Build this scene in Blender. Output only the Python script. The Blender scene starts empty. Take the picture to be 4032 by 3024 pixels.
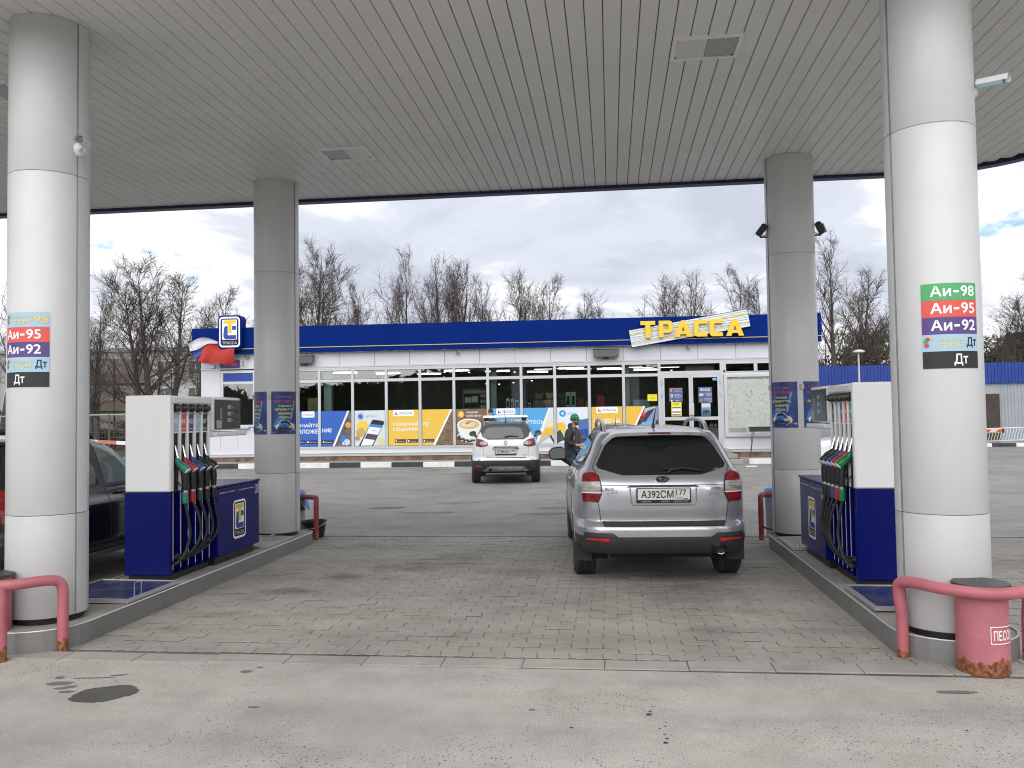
import bpy, math, random
from mathutils import Vector, Matrix
random.seed(7)
R = math.radians
sc = bpy.context.scene
col = sc.collection

# ---------------------------------------------------------------- camera
cam_data = bpy.data.cameras.new('camera')
cam = bpy.data.objects.new('camera', cam_data)
col.objects.link(cam)
sc.camera = cam
cam_data.sensor_width = 36.0
cam_data.lens = 36.0 * 3300 / 4032
cam_data.clip_start = 0.05
cam_data.clip_end = 2000
_yaw, _pitch, _roll = R(6.66), R(2.176), R(0.859)
_f = Vector((-math.sin(_yaw) * math.cos(_pitch), math.cos(_yaw) * math.cos(_pitch), math.sin(_pitch)))
_r = Vector((math.cos(_yaw), math.sin(_yaw), 0))
_u = _r.cross(_f)
_r2 = _r * math.cos(_roll) - _u * math.sin(_roll)
_u2 = _u * math.cos(_roll) + _r * math.sin(_roll)
_m = Matrix((_r2, _u2, -_f)).transposed().to_4x4()
_m.translation = (0, 0, 1.75)
cam.matrix_world = _m

# ---------------------------------------------------------------- sky, sun, exposure
SUN_EL, SUN_AZ = R(30), R(183)          # azimuth measured clockwise from +Y: the sun stands behind the camera, thinly veiled
world = bpy.data.worlds.new('World')
sc.world = world
world.use_nodes = True
nt = world.node_tree
nt.nodes.clear()
def N(t, **kw):
    n = nt.nodes.new(t)
    for k, v in kw.items():
        setattr(n, k, v)
    return n
L = nt.links.new
out = N('ShaderNodeOutputWorld')
bg = N('ShaderNodeBackground')
bg.inputs['Strength'].default_value = 0.1
sky = N('ShaderNodeTexSky', sky_type='NISHITA')
sky.sun_disc = False
sky.sun_elevation = SUN_EL
sky.sun_rotation = SUN_AZ
tc = N('ShaderNodeTexCoord')
sep = N('ShaderNodeSeparateXYZ')
L(tc.outputs['Generated'], sep.inputs[0])
def math_node(op, a, b=None, c=None):
    n = N('ShaderNodeMath', operation=op)
    for i, v in enumerate((a, b, c)):
        if v is None:
            continue
        if isinstance(v, (int, float)):
            n.inputs[i].default_value = v
        else:
            L(v, n.inputs[i])
    return n.outputs[0]
zz = math_node('ADD', math_node('MAXIMUM', sep.outputs[2], 0.0), 0.24)
comb = N('ShaderNodeCombineXYZ')
L(math_node('DIVIDE', sep.outputs[0], zz), comb.inputs[0])
L(math_node('DIVIDE', sep.outputs[1], zz), comb.inputs[1])
comb.inputs[2].default_value = 12.4
def noise(scale, detail, rough, dist=0.0, vec=None):
    n = N('ShaderNodeTexNoise')
    n.inputs['Scale'].default_value = scale
    n.inputs['Detail'].default_value = detail
    n.inputs['Roughness'].default_value = rough
    n.inputs['Distortion'].default_value = dist
    L(vec or comb.outputs[0], n.inputs['Vector'])
    return n.outputs['Fac']
def ramp(fac, stops):
    n = N('ShaderNodeValToRGB')
    cr = n.color_ramp
    cr.interpolation = 'EASE'
    while len(cr.elements) < len(stops):
        cr.elements.new(0.5)
    for e, (p, c) in zip(cr.elements, stops):
        e.position = p
        e.color = (*c, 1)
    L(fac, n.inputs[0])
    return n.outputs[0]
n1 = noise(1.35, 10, 0.58, 0.3)
n2 = noise(0.55, 4, 0.5, 0.2)
cover = ramp(n1, [(0.31, (0, 0, 0)), (0.375, (1, 1, 1))])
shade = math_node('ADD', math_node('MULTIPLY', n1, 0.75), math_node('MULTIPLY', n2, 0.45))
cloud = ramp(shade, [(0.49, (6.3, 6.4, 6.5)), (0.56, (5.0, 5.1, 5.35)), (0.62, (3.7, 3.9, 4.4)), (0.72, (3.0, 3.2, 3.7))])
mixc = N('ShaderNodeMix', data_type='RGBA')
L(cover, mixc.inputs['Factor'])
blue = N('ShaderNodeMix', data_type='RGBA', blend_type='ADD')
blue.inputs['Factor'].default_value = 1.0
dim = N('ShaderNodeMix', data_type='RGBA', blend_type='MULTIPLY')
dim.inputs['Factor'].default_value = 1.0
L(sky.outputs[0], dim.inputs['A'])
dim.inputs['B'].default_value = (0.42, 0.42, 0.42, 1)
L(dim.outputs['Result'], blue.inputs['A'])
blue.inputs['B'].default_value = (0.6, 1.1, 2.0, 1)
L(blue.outputs['Result'], mixc.inputs['A'])
L(cloud, mixc.inputs['B'])
L(mixc.outputs['Result'], bg.inputs['Color'])
L(bg.outputs[0], out.inputs[0])

sun_data = bpy.data.lights.new('sun', 'SUN')
sun_data.energy = 1.4
sun_data.angle = R(80)
sun_data.color = (1.0, 0.975, 0.945)
sun = bpy.data.objects.new('sun', sun_data)
col.objects.link(sun)
_sd = Vector((math.sin(SUN_AZ) * math.cos(SUN_EL), math.cos(SUN_AZ) * math.cos(SUN_EL), math.sin(SUN_EL)))
sun.rotation_euler = _sd.to_track_quat('Z', 'Y').to_euler()

vs = sc.view_settings
vs.view_transform = 'Standard'
vs.look = 'None'
vs.exposure = 1.08
vs.gamma = 1.0
vs.use_curve_mapping = False
sc.render.engine = 'CYCLES'
sc.cycles.use_denoising = True
sc.cycles.denoising_prefilter = 'FAST'
sc.cycles.filter_width = 1.1
sc.cycles.use_adaptive_sampling = False
sc.cycles.max_bounces = 8
sc.cycles.transparent_max_bounces = 12

# ---------------------------------------------------------------- materials
def lin(r, g, b):
    f = lambda c: (c / 255 / 12.92) if c / 255 <= 0.04045 else ((c / 255 + 0.055) / 1.055) ** 2.4
    return (f(r), f(g), f(b))
_mats = {}
def mat(name, rgb, rough=0.5, metal=0.0, var=0.0, scale=3.0, bump=0.0, bscale=40.0, spec=0.5, coat=0.0, emit=0.0, alpha=1.0, var2=None, stretch=None):
    if name in _mats:
        return _mats[name]
    m = bpy.data.materials.new(name)
    m.use_nodes = True
    t = m.node_tree
    b = t.nodes['Principled BSDF']
    b.inputs['Base Color'].default_value = (*rgb, 1)
    b.inputs['Roughness'].default_value = rough
    b.inputs['Metallic'].default_value = metal
    b.inputs['Specular IOR Level'].default_value = spec
    b.inputs['Coat Weight'].default_value = coat
    b.inputs['Coat Roughness'].default_value = 0.04
    if emit:
        b.inputs['Emission Color'].default_value = (*rgb, 1)
        b.inputs['Emission Strength'].default_value = emit
    if var or bump:
        co = t.nodes.new('ShaderNodeTexCoord')
        vec = co.outputs['Object']
        if stretch:
            mp = t.nodes.new('ShaderNodeMapping')
            mp.inputs['Scale'].default_value = stretch
            t.links.new(vec, mp.inputs[0])
            vec = mp.outputs[0]
    if var:
        nz = t.nodes.new('ShaderNodeTexNoise')
        nz.inputs['Scale'].default_value = scale
        nz.inputs['Detail'].default_value = 7
        nz.inputs['Roughness'].default_value = 0.62
        t.links.new(vec, nz.inputs['Vector'])
        cr = t.nodes.new('ShaderNodeValToRGB')
        lo = var2 or tuple(c * (1 - var) for c in rgb)
        hi = tuple(min(1, c * (1 + var * 0.6)) for c in rgb)
        cr.color_ramp.elements[0].position = 0.33
        cr.color_ramp.elements[0].color = (*lo, 1)
        cr.color_ramp.elements[1].position = 0.62
        cr.color_ramp.elements[1].color = (*hi, 1)
        t.links.new(nz.outputs['Fac'], cr.inputs[0])
        t.links.new(cr.outputs[0], b.inputs['Base Color'])
        mr = t.nodes.new('ShaderNodeMapRange')
        mr.inputs['To Min'].default_value = min(1, rough + 0.08)
        mr.inputs['To Max'].default_value = max(0.02, rough - 0.05)
        t.links.new(nz.outputs['Fac'], mr.inputs['Value'])
        t.links.new(mr.outputs[0], b.inputs['Roughness'])
    if bump:
        nb = t.nodes.new('ShaderNodeTexNoise')
        nb.inputs['Scale'].default_value = bscale
        nb.inputs['Detail'].default_value = 5
        t.links.new(vec, nb.inputs['Vector'])
        bp = t.nodes.new('ShaderNodeBump')
        bp.inputs['Strength'].default_value = bump
        bp.inputs['Distance'].default_value = 0.01
        t.links.new(nb.outputs['Fac'], bp.inputs['Height'])
        t.links.new(bp.outputs[0], b.inputs['Normal'])
    _mats[name] = m
    return m

def glass_mat(name, tint, base=0.07, ior=1.5):
    """a window pane: mostly see-through, mirrors more at a glancing angle"""
    m = bpy.data.materials.new(name)
    m.use_nodes = True
    t = m.node_tree
    t.nodes.clear()
    o = t.nodes.new('ShaderNodeOutputMaterial')
    mx = t.nodes.new('ShaderNodeMixShader')
    tr = t.nodes.new('ShaderNodeBsdfTransparent')
    tr.inputs[0].default_value = (*tint, 1)
    gl = t.nodes.new('ShaderNodeBsdfGlossy')
    gl.inputs['Roughness'].default_value = 0.01
    fr = t.nodes.new('ShaderNodeFresnel')
    fr.inputs[0].default_value = ior
    ad = t.nodes.new('ShaderNodeMath')
    ad.operation = 'ADD'
    ad.inputs[1].default_value = base
    t.links.new(fr.outputs[0], ad.inputs[0])
    t.links.new(ad.outputs[0], mx.inputs[0])
    t.links.new(tr.outputs[0], mx.inputs[1])
    t.links.new(gl.outputs[0], mx.inputs[2])
    t.links.new(mx.outputs[0], o.inputs[0])
    return m

def rp_wide(t, fac, p0, c0, p1):
    m_ = t.nodes.new('ShaderNodeMapRange')
    m_.inputs['From Min'].default_value = p0
    m_.inputs['From Max'].default_value = p1
    t.links.new(fac, m_.inputs['Value'])
    r = t.nodes.new('ShaderNodeValToRGB')
    r.color_ramp.elements[0].color = (*c0, 1)
    r.color_ramp.elements[1].color = (1, 1, 1, 1)
    t.links.new(m_.outputs[0], r.inputs[0])
    return r.outputs[0]
def ground_mat(name, rgb, dark, pits=0.0, pit_scale=60.0, stain=0.0, rough=0.85, grain=0.25, spots=()):
    """dusty asphalt / concrete: broad tone drift, fine aggregate, dark pits, oil stains"""
    m = bpy.data.materials.new(name)
    m.use_nodes = True
    t = m.node_tree
    b = t.nodes['Principled BSDF']
    b.inputs['Roughness'].default_value = rough
    b.inputs['Specular IOR Level'].default_value = 0.25
    co = t.nodes.new('ShaderNodeNewGeometry').outputs['Position']
    def nz(scale, detail=6, rough=0.6, dist=0.0, sx=None):
        v = co
        if sx:
            mp = t.nodes.new('ShaderNodeMapping')
            mp.inputs['Scale'].default_value = sx
            t.links.new(co, mp.inputs[0])
            v = mp.outputs[0]
        n = t.nodes.new('ShaderNodeTexNoise')
        n.inputs['Scale'].default_value = scale
        n.inputs['Detail'].default_value = detail
        n.inputs['Roughness'].default_value = rough
        n.inputs['Distortion'].default_value = dist
        t.links.new(v, n.inputs['Vector'])
        return n.outputs['Fac']
    def rp(fac, p0, c0, p1, c1):
        r = t.nodes.new('ShaderNodeValToRGB')
        r.color_ramp.elements[0].position = p0
        r.color_ramp.elements[0].color = (*c0, 1)
        r.color_ramp.elements[1].position = p1
        r.color_ramp.elements[1].color = (*c1, 1)
        t.links.new(fac, r.inputs[0])
        return r.outputs[0]
    def mul(a, c, f=1.0):
        x = t.nodes.new('ShaderNodeMix')
        x.data_type = 'RGBA'
        x.blend_type = 'MULTIPLY'
        x.inputs['Factor'].default_value = f
        t.links.new(a, x.inputs['A'])
        t.links.new(c, x.inputs['B'])
        return x.outputs['Result']
    c = rp(nz(0.35, 7, 0.6, 0.4), 0.34, dark, 0.62, rgb)
    g = 1 - grain
    c = mul(c, rp(nz(150, 2, 0.6), 0.34, (g, g, g), 0.62, (1.12, 1.11, 1.1)))
    c = mul(c, rp(nz(2.2, 6, 0.65), 0.3, (0.84, 0.83, 0.82), 0.6, (1.05, 1.05, 1.05)))
    c = mul(c, rp(nz(0.8, 5, 0.6, 0.5, (0.35, 2.2, 1)), 0.3, (0.86, 0.86, 0.87), 0.58, (1.03, 1.03, 1.03)))
    hgt = nz(150, 3, 0.6)
    if pits:
        vo = t.nodes.new('ShaderNodeTexVoronoi')
        vo.inputs['Scale'].default_value = pit_scale
        vo.inputs['Randomness'].default_value = 1.0
        t.links.new(co, vo.inputs['Vector'])
        thr = t.nodes.new('ShaderNodeMath')
        thr.operation = 'ADD'
        t.links.new(vo.outputs['Distance'], thr.inputs[0])
        patchy = t.nodes.new('ShaderNodeMapRange')
        patchy.inputs['From Min'].default_value = 0.40
        patchy.inputs['From Max'].default_value = 0.60
        patchy.inputs['To Min'].default_value = 0.22
        patchy.inputs['To Max'].default_value = -0.02
        t.links.new(nz(0.9, 4, 0.6), patchy.inputs['Value'])
        t.links.new(patchy.outputs[0], thr.inputs[1])
        sel = t.nodes.new('ShaderNodeMath')
        sel.operation = 'ADD'
        rnd = t.nodes.new('ShaderNodeSeparateColor')
        t.links.new(vo.outputs['Color'], rnd.inputs[0])
        mr = t.nodes.new('ShaderNodeMapRange')
        mr.inputs['From Min'].default_value = 0.25
        mr.inputs['From Max'].default_value = 0.7
        mr.inputs['To Min'].default_value = 0.0
        mr.inputs['To Max'].default_value = 0.35
        t.links.new(rnd.outputs[0], mr.inputs['Value'])
        t.links.new(thr.outputs[0], sel.inputs[0])
        t.links.new(mr.outputs[0], sel.inputs[1])
        p = 1 - pits
        c = mul(c, rp(sel.outputs[0], 0.22, (p, p * 0.98, p * 0.96), 0.36, (1, 1, 1)))
    if stain:
        s = 1 - stain
        c = mul(c, rp(nz(0.55, 6, 0.68, 0.8, (1, 0.6, 1)), 0.30, (s, s, s * 0.98), 0.40, (1, 1, 1)))
    for (sx, sy, rx, ry, dk) in spots:          # oily places with ragged edges
        mp = t.nodes.new('ShaderNodeMapping')
        mp.inputs['Scale'].default_value = (1 / rx, 1 / ry, 0)
        mp.inputs['Location'].default_value = (-sx / rx, -sy / ry, 0)
        t.links.new(co, mp.inputs[0])
        ln = t.nodes.new('ShaderNodeVectorMath')
        ln.operation = 'LENGTH'
        t.links.new(mp.outputs[0], ln.inputs[0])
        ad = t.nodes.new('ShaderNodeMath')
        ad.operation = 'MULTIPLY_ADD'
        ad.inputs[1].default_value = 2.6
        t.links.new(nz(3.2, 6, 0.65), ad.inputs[0])
        t.links.new(ln.outputs['Value'], ad.inputs[2])
        k_ = 1 - dk
        c = mul(c, rp_wide(t, ad.outputs[0], 1.25, (k_, k_, k_), 2.25))
    t.links.new(c, b.inputs['Base Color'])
    bp = t.nodes.new('ShaderNodeBump')
    bp.inputs['Strength'].default_value = 0.35
    bp.inputs['Distance'].default_value = 0.006
    t.links.new(hgt, bp.inputs['Height'])
    t.links.new(bp.outputs[0], b.inputs['Normal'])
    _mats[name] = m
    return m

WHITE = mat('white_enamel', (0.60, 0.603, 0.603), 0.38, var=0.05, scale=1.3)
GREYSHELL = mat('grey_enamel', (0.49, 0.49, 0.49), 0.4, var=0.06, scale=1.2)
SOFFIT = mat('soffit_white', (0.70, 0.70, 0.68), 0.42, var=0.05, scale=0.7)
FASCIA = mat('fascia_blue', (0.0015, 0.018, 0.15), 0.5, var=0.10, scale=0.6, spec=0.04)
DARKBLUE = mat('trim_dark_blue', (0.006, 0.012, 0.07), 0.35)
PUMPBLUE = mat('pump_blue', (0.002, 0.006, 0.115), 0.25, var=0.08, scale=2, spec=0.16)
PUMPWHITE = mat('pump_white', (0.80, 0.80, 0.80), 0.28, var=0.03, scale=2)
BLACK = mat('black_plastic', (0.012, 0.012, 0.013), 0.45)
RUBBER = mat('black_rubber', (0.014, 0.014, 0.015), 0.6, var=0.2, scale=14)
STEEL = mat('bright_steel', (0.62, 0.62, 0.62), 0.25, metal=1.0)
KERBSTEEL = mat('steel_kerb_plate', (0.26, 0.26, 0.255), 0.42, metal=0.5, var=0.12, scale=2.5, stretch=(1, 1, 2))
ALU = mat('aluminium_frame', (0.52, 0.53, 0.55), 0.42, metal=0.35, var=0.04)
PANEL = mat('wall_panel_grey', (0.60, 0.61, 0.65), 0.5, var=0.05, scale=0.9)
YELLOW = mat('sign_yellow', (0.80, 0.52, 0.02), 0.4)
CREAM = mat('print_white', (0.82, 0.83, 0.84), 0.5)
DARKVOID = mat('dark_recess', (0.015, 0.015, 0.017), 0.8)
def pm(r, g, b, rough=0.5):
    """a printed / painted colour by its sRGB value"""
    return mat('print_%d_%d_%d' % (r, g, b), lin(r, g, b), rough)

# ---------------------------------------------------------------- mesh building
class MB:
    def __init__(s, M=None):
        s.v, s.f, s.M = [], [], M
    def add(s, vs_, fs_):
        o = len(s.v)
        for p in vs_:
            p = Vector(p)
            if s.M is not None:
                p = s.M @ p
            s.v.append(p)
        s.f += [tuple(i + o for i in f) for f in fs_]
    def box(s, a, b):
        x0, y0, z0 = a
        x1, y1, z1 = b
        s.add([(x0, y0, z0), (x1, y0, z0), (x1, y1, z0), (x0, y1, z0), (x0, y0, z1), (x1, y0, z1), (x1, y1, z1), (x0, y1, z1)],
              [(0, 3, 2, 1), (4, 5, 6, 7), (0, 1, 5, 4), (1, 2, 6, 5), (2, 3, 7, 6), (3, 0, 4, 7)])
        return s
    def prism(s, poly, d0, d1, ax='y'):
        """polygon in the plane across axis ax, from depth d0 to d1"""
        n = len(poly)
        def P(p, d):
            return {'y': (p[0], d, p[1]), 'x': (d, p[0], p[1]), 'z': (p[0], p[1], d)}[ax]
        s.add([P(p, d0) for p in poly] + [P(p, d1) for p in poly],
              [tuple(range(n)), tuple(range(2 * n - 1, n - 1, -1))] + [(i, i + n, (i + 1) % n + n, (i + 1) % n) for i in range(n)])
        return s
    def poly(s, pts):
        s.add(pts, [tuple(range(len(pts)))])
        return s
    def grid(s, fn, nu, nv, wrap=False):
        vs_ = [fn(i / nu, j / nv) for j in range(nv + 1) for i in range(nu + (0 if wrap else 1))]
        w = nu if wrap else nu + 1
        fs_ = [(j * w + i, j * w + (i + 1) % w, (j + 1) * w + (i + 1) % w, (j + 1) * w + i) for j in range(nv) for i in range(nu)]
        s.add(vs_, fs_)
        return s
    def tube(s, path, r, n=8, caps=True):
        path = [Vector(p) for p in path]
        rs = r if isinstance(r, (list, tuple)) else [r] * len(path)
        rings = []
        prev = None
        for i, p in enumerate(path):
            t = (path[min(i + 1, len(path) - 1)] - path[max(i - 1, 0)])
            t = t.normalized() if t.length > 1e-9 else Vector((0, 0, 1))
            if prev is None:
                a = Vector((0, 0, 1)) if abs(t.z) < 0.9 else Vector((1, 0, 0))
                prev = t.cross(a).normalized()
            prev = (prev - t * prev.dot(t)).normalized()
            bi = t.cross(prev)
            rings.append([p + (prev * math.cos(2 * math.pi * k / n) + bi * math.sin(2 * math.pi * k / n)) * rs[i] for k in range(n)])
        vs_ = [p for ring in rings for p in ring]
        fs_ = [(i * n + k, i * n + (k + 1) % n, (i + 1) * n + (k + 1) % n, (i + 1) * n + k) for i in range(len(path) - 1) for k in range(n)]
        if caps:
            fs_ += [tuple(range(n - 1, -1, -1)), tuple(range((len(path) - 1) * n, len(path) * n))]
        s.add(vs_, fs_)
        return s
    def lathe(s, prof, n=24, base=(0, 0, 0), axis='z', a0=0.0, a1=2 * math.pi):
        """(radius, height) profile turned about an axis through base"""
        full = abs(a1 - a0 - 2 * math.pi) < 1e-6
        m = n if full else n + 1
        bx, by, bz = base
        vs_ = []
        for r_, h in prof:
            for k in range(m):
                a = a0 + (a1 - a0) * k / n
                c_, s_ = math.cos(a) * r_, math.sin(a) * r_
                vs_.append({'z': (bx + c_, by + s_, bz + h), 'x': (bx + h, by + c_, bz + s_), 'y': (bx + s_, by + h, bz + c_)}[axis])
        fs_ = [(j * m + k, j * m + (k + 1) % m, (j + 1) * m + (k + 1) % m, (j + 1) * m + k) for j in range(len(prof) - 1) for k in range(n)]
        s.add(vs_, fs_)
        return s
    def ball(s, c, r, n=12, m=8):
        rx, ry, rz = r if isinstance(r, (tuple, list)) else (r, r, r)
        def fn(u, v):
            a, b_ = 2 * math.pi * u, math.pi * (v - 0.5)
            return (c[0] + rx * math.cos(a) * math.cos(b_), c[1] + ry * math.sin(a) * math.cos(b_), c[2] + rz * math.sin(b_))
        return s.grid(fn, n, m, True)
    def build(s, name, m, parent=None, smooth=False, bevel=0.0, kind=None, seg=2):
        me = bpy.data.meshes.new(name)
        me.from_pydata([tuple(p) for p in s.v], [], s.f)
        me.materials.append(m)
        if smooth:
            me.polygons.foreach_set('use_smooth', [True] * len(me.polygons))
            me.set_sharp_from_angle(angle=R(38))
        me.update()
        o = bpy.data.objects.new(name, me)
        col.objects.link(o)
        if parent is not None:
            o.parent = parent
        if bevel:
            bv = o.modifiers.new('bevel', 'BEVEL')
            bv.width = bevel
            bv.segments = seg
            bv.limit_method = 'ANGLE'
            bv.angle_limit = R(40)
            me.polygons.foreach_set('use_smooth', [True] * len(me.polygons))
            me.set_sharp_from_angle(angle=R(60))
        if kind:
            o['kind'] = kind
        return o

def tag(o, label=None, cat=None, group=None, kind=None):
    if label: o['label'] = label
    if cat: o['category'] = cat
    if group: o['group'] = group
    if kind: o['kind'] = kind
    return o
def thing(name, label, cat, loc=(0, 0, 0), rz=0.0, group=None, parent=None):
    o = bpy.data.objects.new(name, None)
    o.empty_display_size = 0.2
    col.objects.link(o)
    o.location = loc
    o.rotation_euler = (0, 0, rz)
    return tag(o, label, cat, group)
def box(name, a, b, m, parent=None, bevel=0.0, **k):
    return MB().box(a, b).build(name, m, parent, bevel=bevel, **k)
def copy_tree(o, parent=None):
    c = o.copy()
    col.objects.link(c)
    if parent is not None:
        c.parent = parent
    for ch in o.children:
        copy_tree(ch, c)
    return c
def spline(pts, n=24):
    """Catmull-Rom through the points"""
    pts = [Vector(p) for p in pts]
    P = [pts[0] * 2 - pts[1]] + pts + [pts[-1] * 2 - pts[-2]]
    res = []
    seg = len(pts) - 1
    for k in range(n + 1):
        x = k / n * seg
        i = min(int(x), seg - 1)
        t = x - i
        a, b_, c, d = P[i:i + 4]
        res.append(0.5 * ((2 * b_) + (c - a) * t + (2 * a - 5 * b_ + 4 * c - d) * t * t + (3 * b_ - a - 3 * c + d) * t ** 3))
    return res
def outline2d(splines):
    """filled flat shape with holes -> (verts2d, faces)"""
    cu = bpy.data.curves.new('shape', 'CURVE')
    cu.dimensions = '2D'
    cu.fill_mode = 'BOTH'
    for sp in splines:
        s_ = cu.splines.new('POLY')
        s_.points.add(len(sp) - 1)
        for p, q in zip(s_.points, sp):
            p.co = (q[0], q[1], 0, 1)
        s_.use_cyclic_u = True
    o = bpy.data.objects.new('shape', cu)
    me = bpy.data.meshes.new_from_object(o)
    vs_ = [tuple(v.co) for v in me.vertices]
    fs_ = [tuple(p.vertices) for p in me.polygons]
    bpy.data.objects.remove(o)
    bpy.data.meshes.remove(me)
    return vs_, fs_
def shape(splines, depth):
    cu = bpy.data.curves.new('shape', 'CURVE')
    cu.dimensions = '2D'
    cu.fill_mode = 'BOTH'
    cu.extrude = depth / 2
    for sp in splines:
        s_ = cu.splines.new('POLY')
        s_.points.add(len(sp) - 1)
        for p, q in zip(s_.points, sp):
            p.co = (q[0], q[1], 0, 1)
        s_.use_cyclic_u = True
    o = bpy.data.objects.new('shape', cu)
    me = bpy.data.meshes.new_from_object(o)
    vs_ = [tuple(v.co) for v in me.vertices]
    fs_ = [tuple(p.vertices) for p in me.polygons]
    bpy.data.objects.remove(o)
    bpy.data.meshes.remove(me)
    return vs_, fs_
_text_cache = {}
def text_mesh(s, bold):
    """glyph outlines -> one clean filled shape (overlapping strokes of a letter are united)"""
    bold = min(bold, 0.022)
    key = (s, bold)
    if key in _text_cache:
        return _text_cache[key]
    from mathutils.geometry import delaunay_2d_cdt
    cu = bpy.data.curves.new('text', 'FONT')
    cu.body = s
    o = bpy.data.objects.new('text', cu)
    col.objects.link(o)
    dg = bpy.context.evaluated_depsgraph_get()
    c = o.evaluated_get(dg).to_curve(dg)
    loops = []
    for sp in c.splines:
        q = []
        bp = sp.bezier_points
        for a, b_ in zip(bp, list(bp[1:]) + [bp[0]]):
            straight = a.handle_right_type == 'VECTOR' and b_.handle_left_type == 'VECTOR'
            n = 1 if straight else 3
            for k in range(n):
                t = k / n
                p = a.co * (1 - t) ** 3 + a.handle_right * 3 * t * (1 - t) ** 2 + b_.handle_left * 3 * t * t * (1 - t) + b_.co * t ** 3
                if not q or (Vector((p.x, p.y)) - q[-1]).length > 1e-4:
                    q.append(Vector((p.x, p.y)))
        for p in sp.points:
            q.append(Vector((p.co.x, p.co.y)))
        if len(q) > 2 and (q[0] - q[-1]).length < 1e-4:
            q.pop()
        if len(q) > 2:
            loops.append(q)
    bpy.data.objects.remove(o)
    area = lambda q: sum(a.x * b_.y - b_.x * a.y for a, b_ in zip(q, q[1:] + q[:1])) / 2
    def inside(p, q):
        hit = False
        for a, b_ in zip(q, q[1:] + q[:1]):
            if (a.y > p.y) != (b_.y > p.y) and p.x < a.x + (p.y - a.y) / (b_.y - a.y) * (b_.x - a.x):
                hit = not hit
        return hit
    V, F, S = [], [], []
    for q in loops:
        m = len(q)
        r_ = []
        for k in range(m):
            d = (q[(k + 1) % m] - q[k - 1])
            d = d.normalized() if d.length > 1e-9 else Vector((1, 0))
            r_.append((q[k], Vector((d.y, -d.x))))
        ar = area(q)
        outer = not any(area(w) * ar < 0 and abs(area(w)) > abs(ar) and inside(q[0], w) for w in loops)
        e_ = bold * (1 if ar > 0 else -1) * (1 if outer else -1)
        r_ = [p + n_ * e_ for p, n_ in r_]
        if area(r_) < 0:
            r_.reverse()
        F.append(list(range(len(V), len(V) + m)))
        V += r_
        S.append(1 if outer else -1)
    vo, _, fo, _, _, ff = delaunay_2d_cdt(V, [], F, 1, 1e-5, True)
    keep = [tuple(f) for f, src in zip(fo, ff) if sum(S[k] for k in src) > 0]
    poly = [[V[k] for k in f] for f in F]
    want = sum(abs(area(q)) * k for q, k in zip(poly, S))
    got = sum(abs(area([vo[k] for k in f])) for f in keep)
    if got < 0.9 * want:                       # the union lost a stroke: fill the outlines as they are
        vs_, fs_ = outline2d([[(p.x, p.y) for p in q] for q in poly])
        _text_cache[key] = (vs_, fs_)
        return _text_cache[key]
    _text_cache[key] = ([(v.x, v.y, 0) for v in vo], keep)
    return _text_cache[key]
def lettering(s, rect, mapfn, m, parent, bold=0.02, name='lettering'):
    """flat print: the words fill rect = (u0, w0, u1, w1) of the surface mapfn(u, w)"""
    vs_, fs_ = text_mesh(s, bold)
    xs = [v[0] for v in vs_]
    ys = [v[1] for v in vs_]
    x0, x1, y0, y1 = min(xs), max(xs), min(ys), max(ys)
    u0, w0, u1, w1 = rect
    mb = MB()
    mb.add([mapfn(u0 + (v[0] - x0) / (x1 - x0) * (u1 - u0), w0 + (v[1] - y0) / (y1 - y0) * (w1 - w0)) for v in vs_], fs_)
    return mb.build(name, m, parent)
def mapped(name, pts, mapfn, m, parent, n=1):
    """flat printed polygon (u, w) on a surface"""
    return MB().poly([mapfn(*p) for p in pts]).build(name, m, parent)
def mrect(name, u0, w0, u1, w1, mapfn, m, parent, nu=1):
    mb = MB()
    mb.grid(lambda a, b_: mapfn(u0 + (u1 - u0) * a, w0 + (w1 - w0) * b_), nu, 1)
    return mb.build(name, m, parent, smooth=nu > 1)
def rrect(x0, y0, x1, y1, r, n=4):
    pts = []
    for cx, cy, a in ((x1 - r, y1 - r, 0), (x0 + r, y1 - r, 90), (x0 + r, y0 + r, 180), (x1 - r, y0 + r, 270)):
        for k in range(n + 1):
            t = R(a + 90 * k / n)
            pts.append((cx + r * math.cos(t), cy + r * math.sin(t)))
    return pts
def disc(cx, cy, r, n=20, ry=None):
    return [(cx + r * math.cos(2 * math.pi * k / n), cy + (ry or r) * math.sin(2 * math.pi * k / n)) for k in range(n)]
# ---------------------------------------------------------------- ground
SPOTS = [(-2.95, 9.05, .60, .34, .50), (-2.35, 9.6, .6, .35, .40), (-1.9, 10.35, .55, .4, .40), (-3.25, 8.25, .40, .22, .42), (-3.45, 7.3, .24, .16, .36), (-3.75, 6.75, .2, .12, .34), (0.7, 8.7, .7, 1.3, .34), (0.3, 11.2, .8, .5, .22), (0.75, 6.95, .30, .16, .36), (-1.0, 9.4, .5, .3, .25)]
ASPH = ground_mat('dusty_asphalt', (0.46, 0.44, 0.40), (0.385, 0.366, 0.332), pits=0.72, pit_scale=48, stain=0.12, grain=0.34)
FARASPH = ground_mat('worn_asphalt', (0.30, 0.29, 0.27), (0.235, 0.228, 0.213), pits=0.3, pit_scale=45, stain=0.30, grain=0.12)
PAVER = ground_mat('concrete_paver', (0.335, 0.318, 0.283), (0.265, 0.252, 0.226), stain=0.26, grain=0.12, rough=0.8, spots=SPOTS)
BED = ground_mat('paver_joint', (0.215, 0.206, 0.185), (0.06, 0.058, 0.055), stain=0.6, spots=SPOTS)
KERBC = ground_mat('kerb_concrete', (0.36, 0.343, 0.31), (0.295, 0.28, 0.255), stain=0.1, grain=0.16)
CONC = ground_mat('island_concrete', (0.36, 0.345, 0.315), (0.255, 0.245, 0.225), stain=0.25, grain=0.15)
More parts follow.
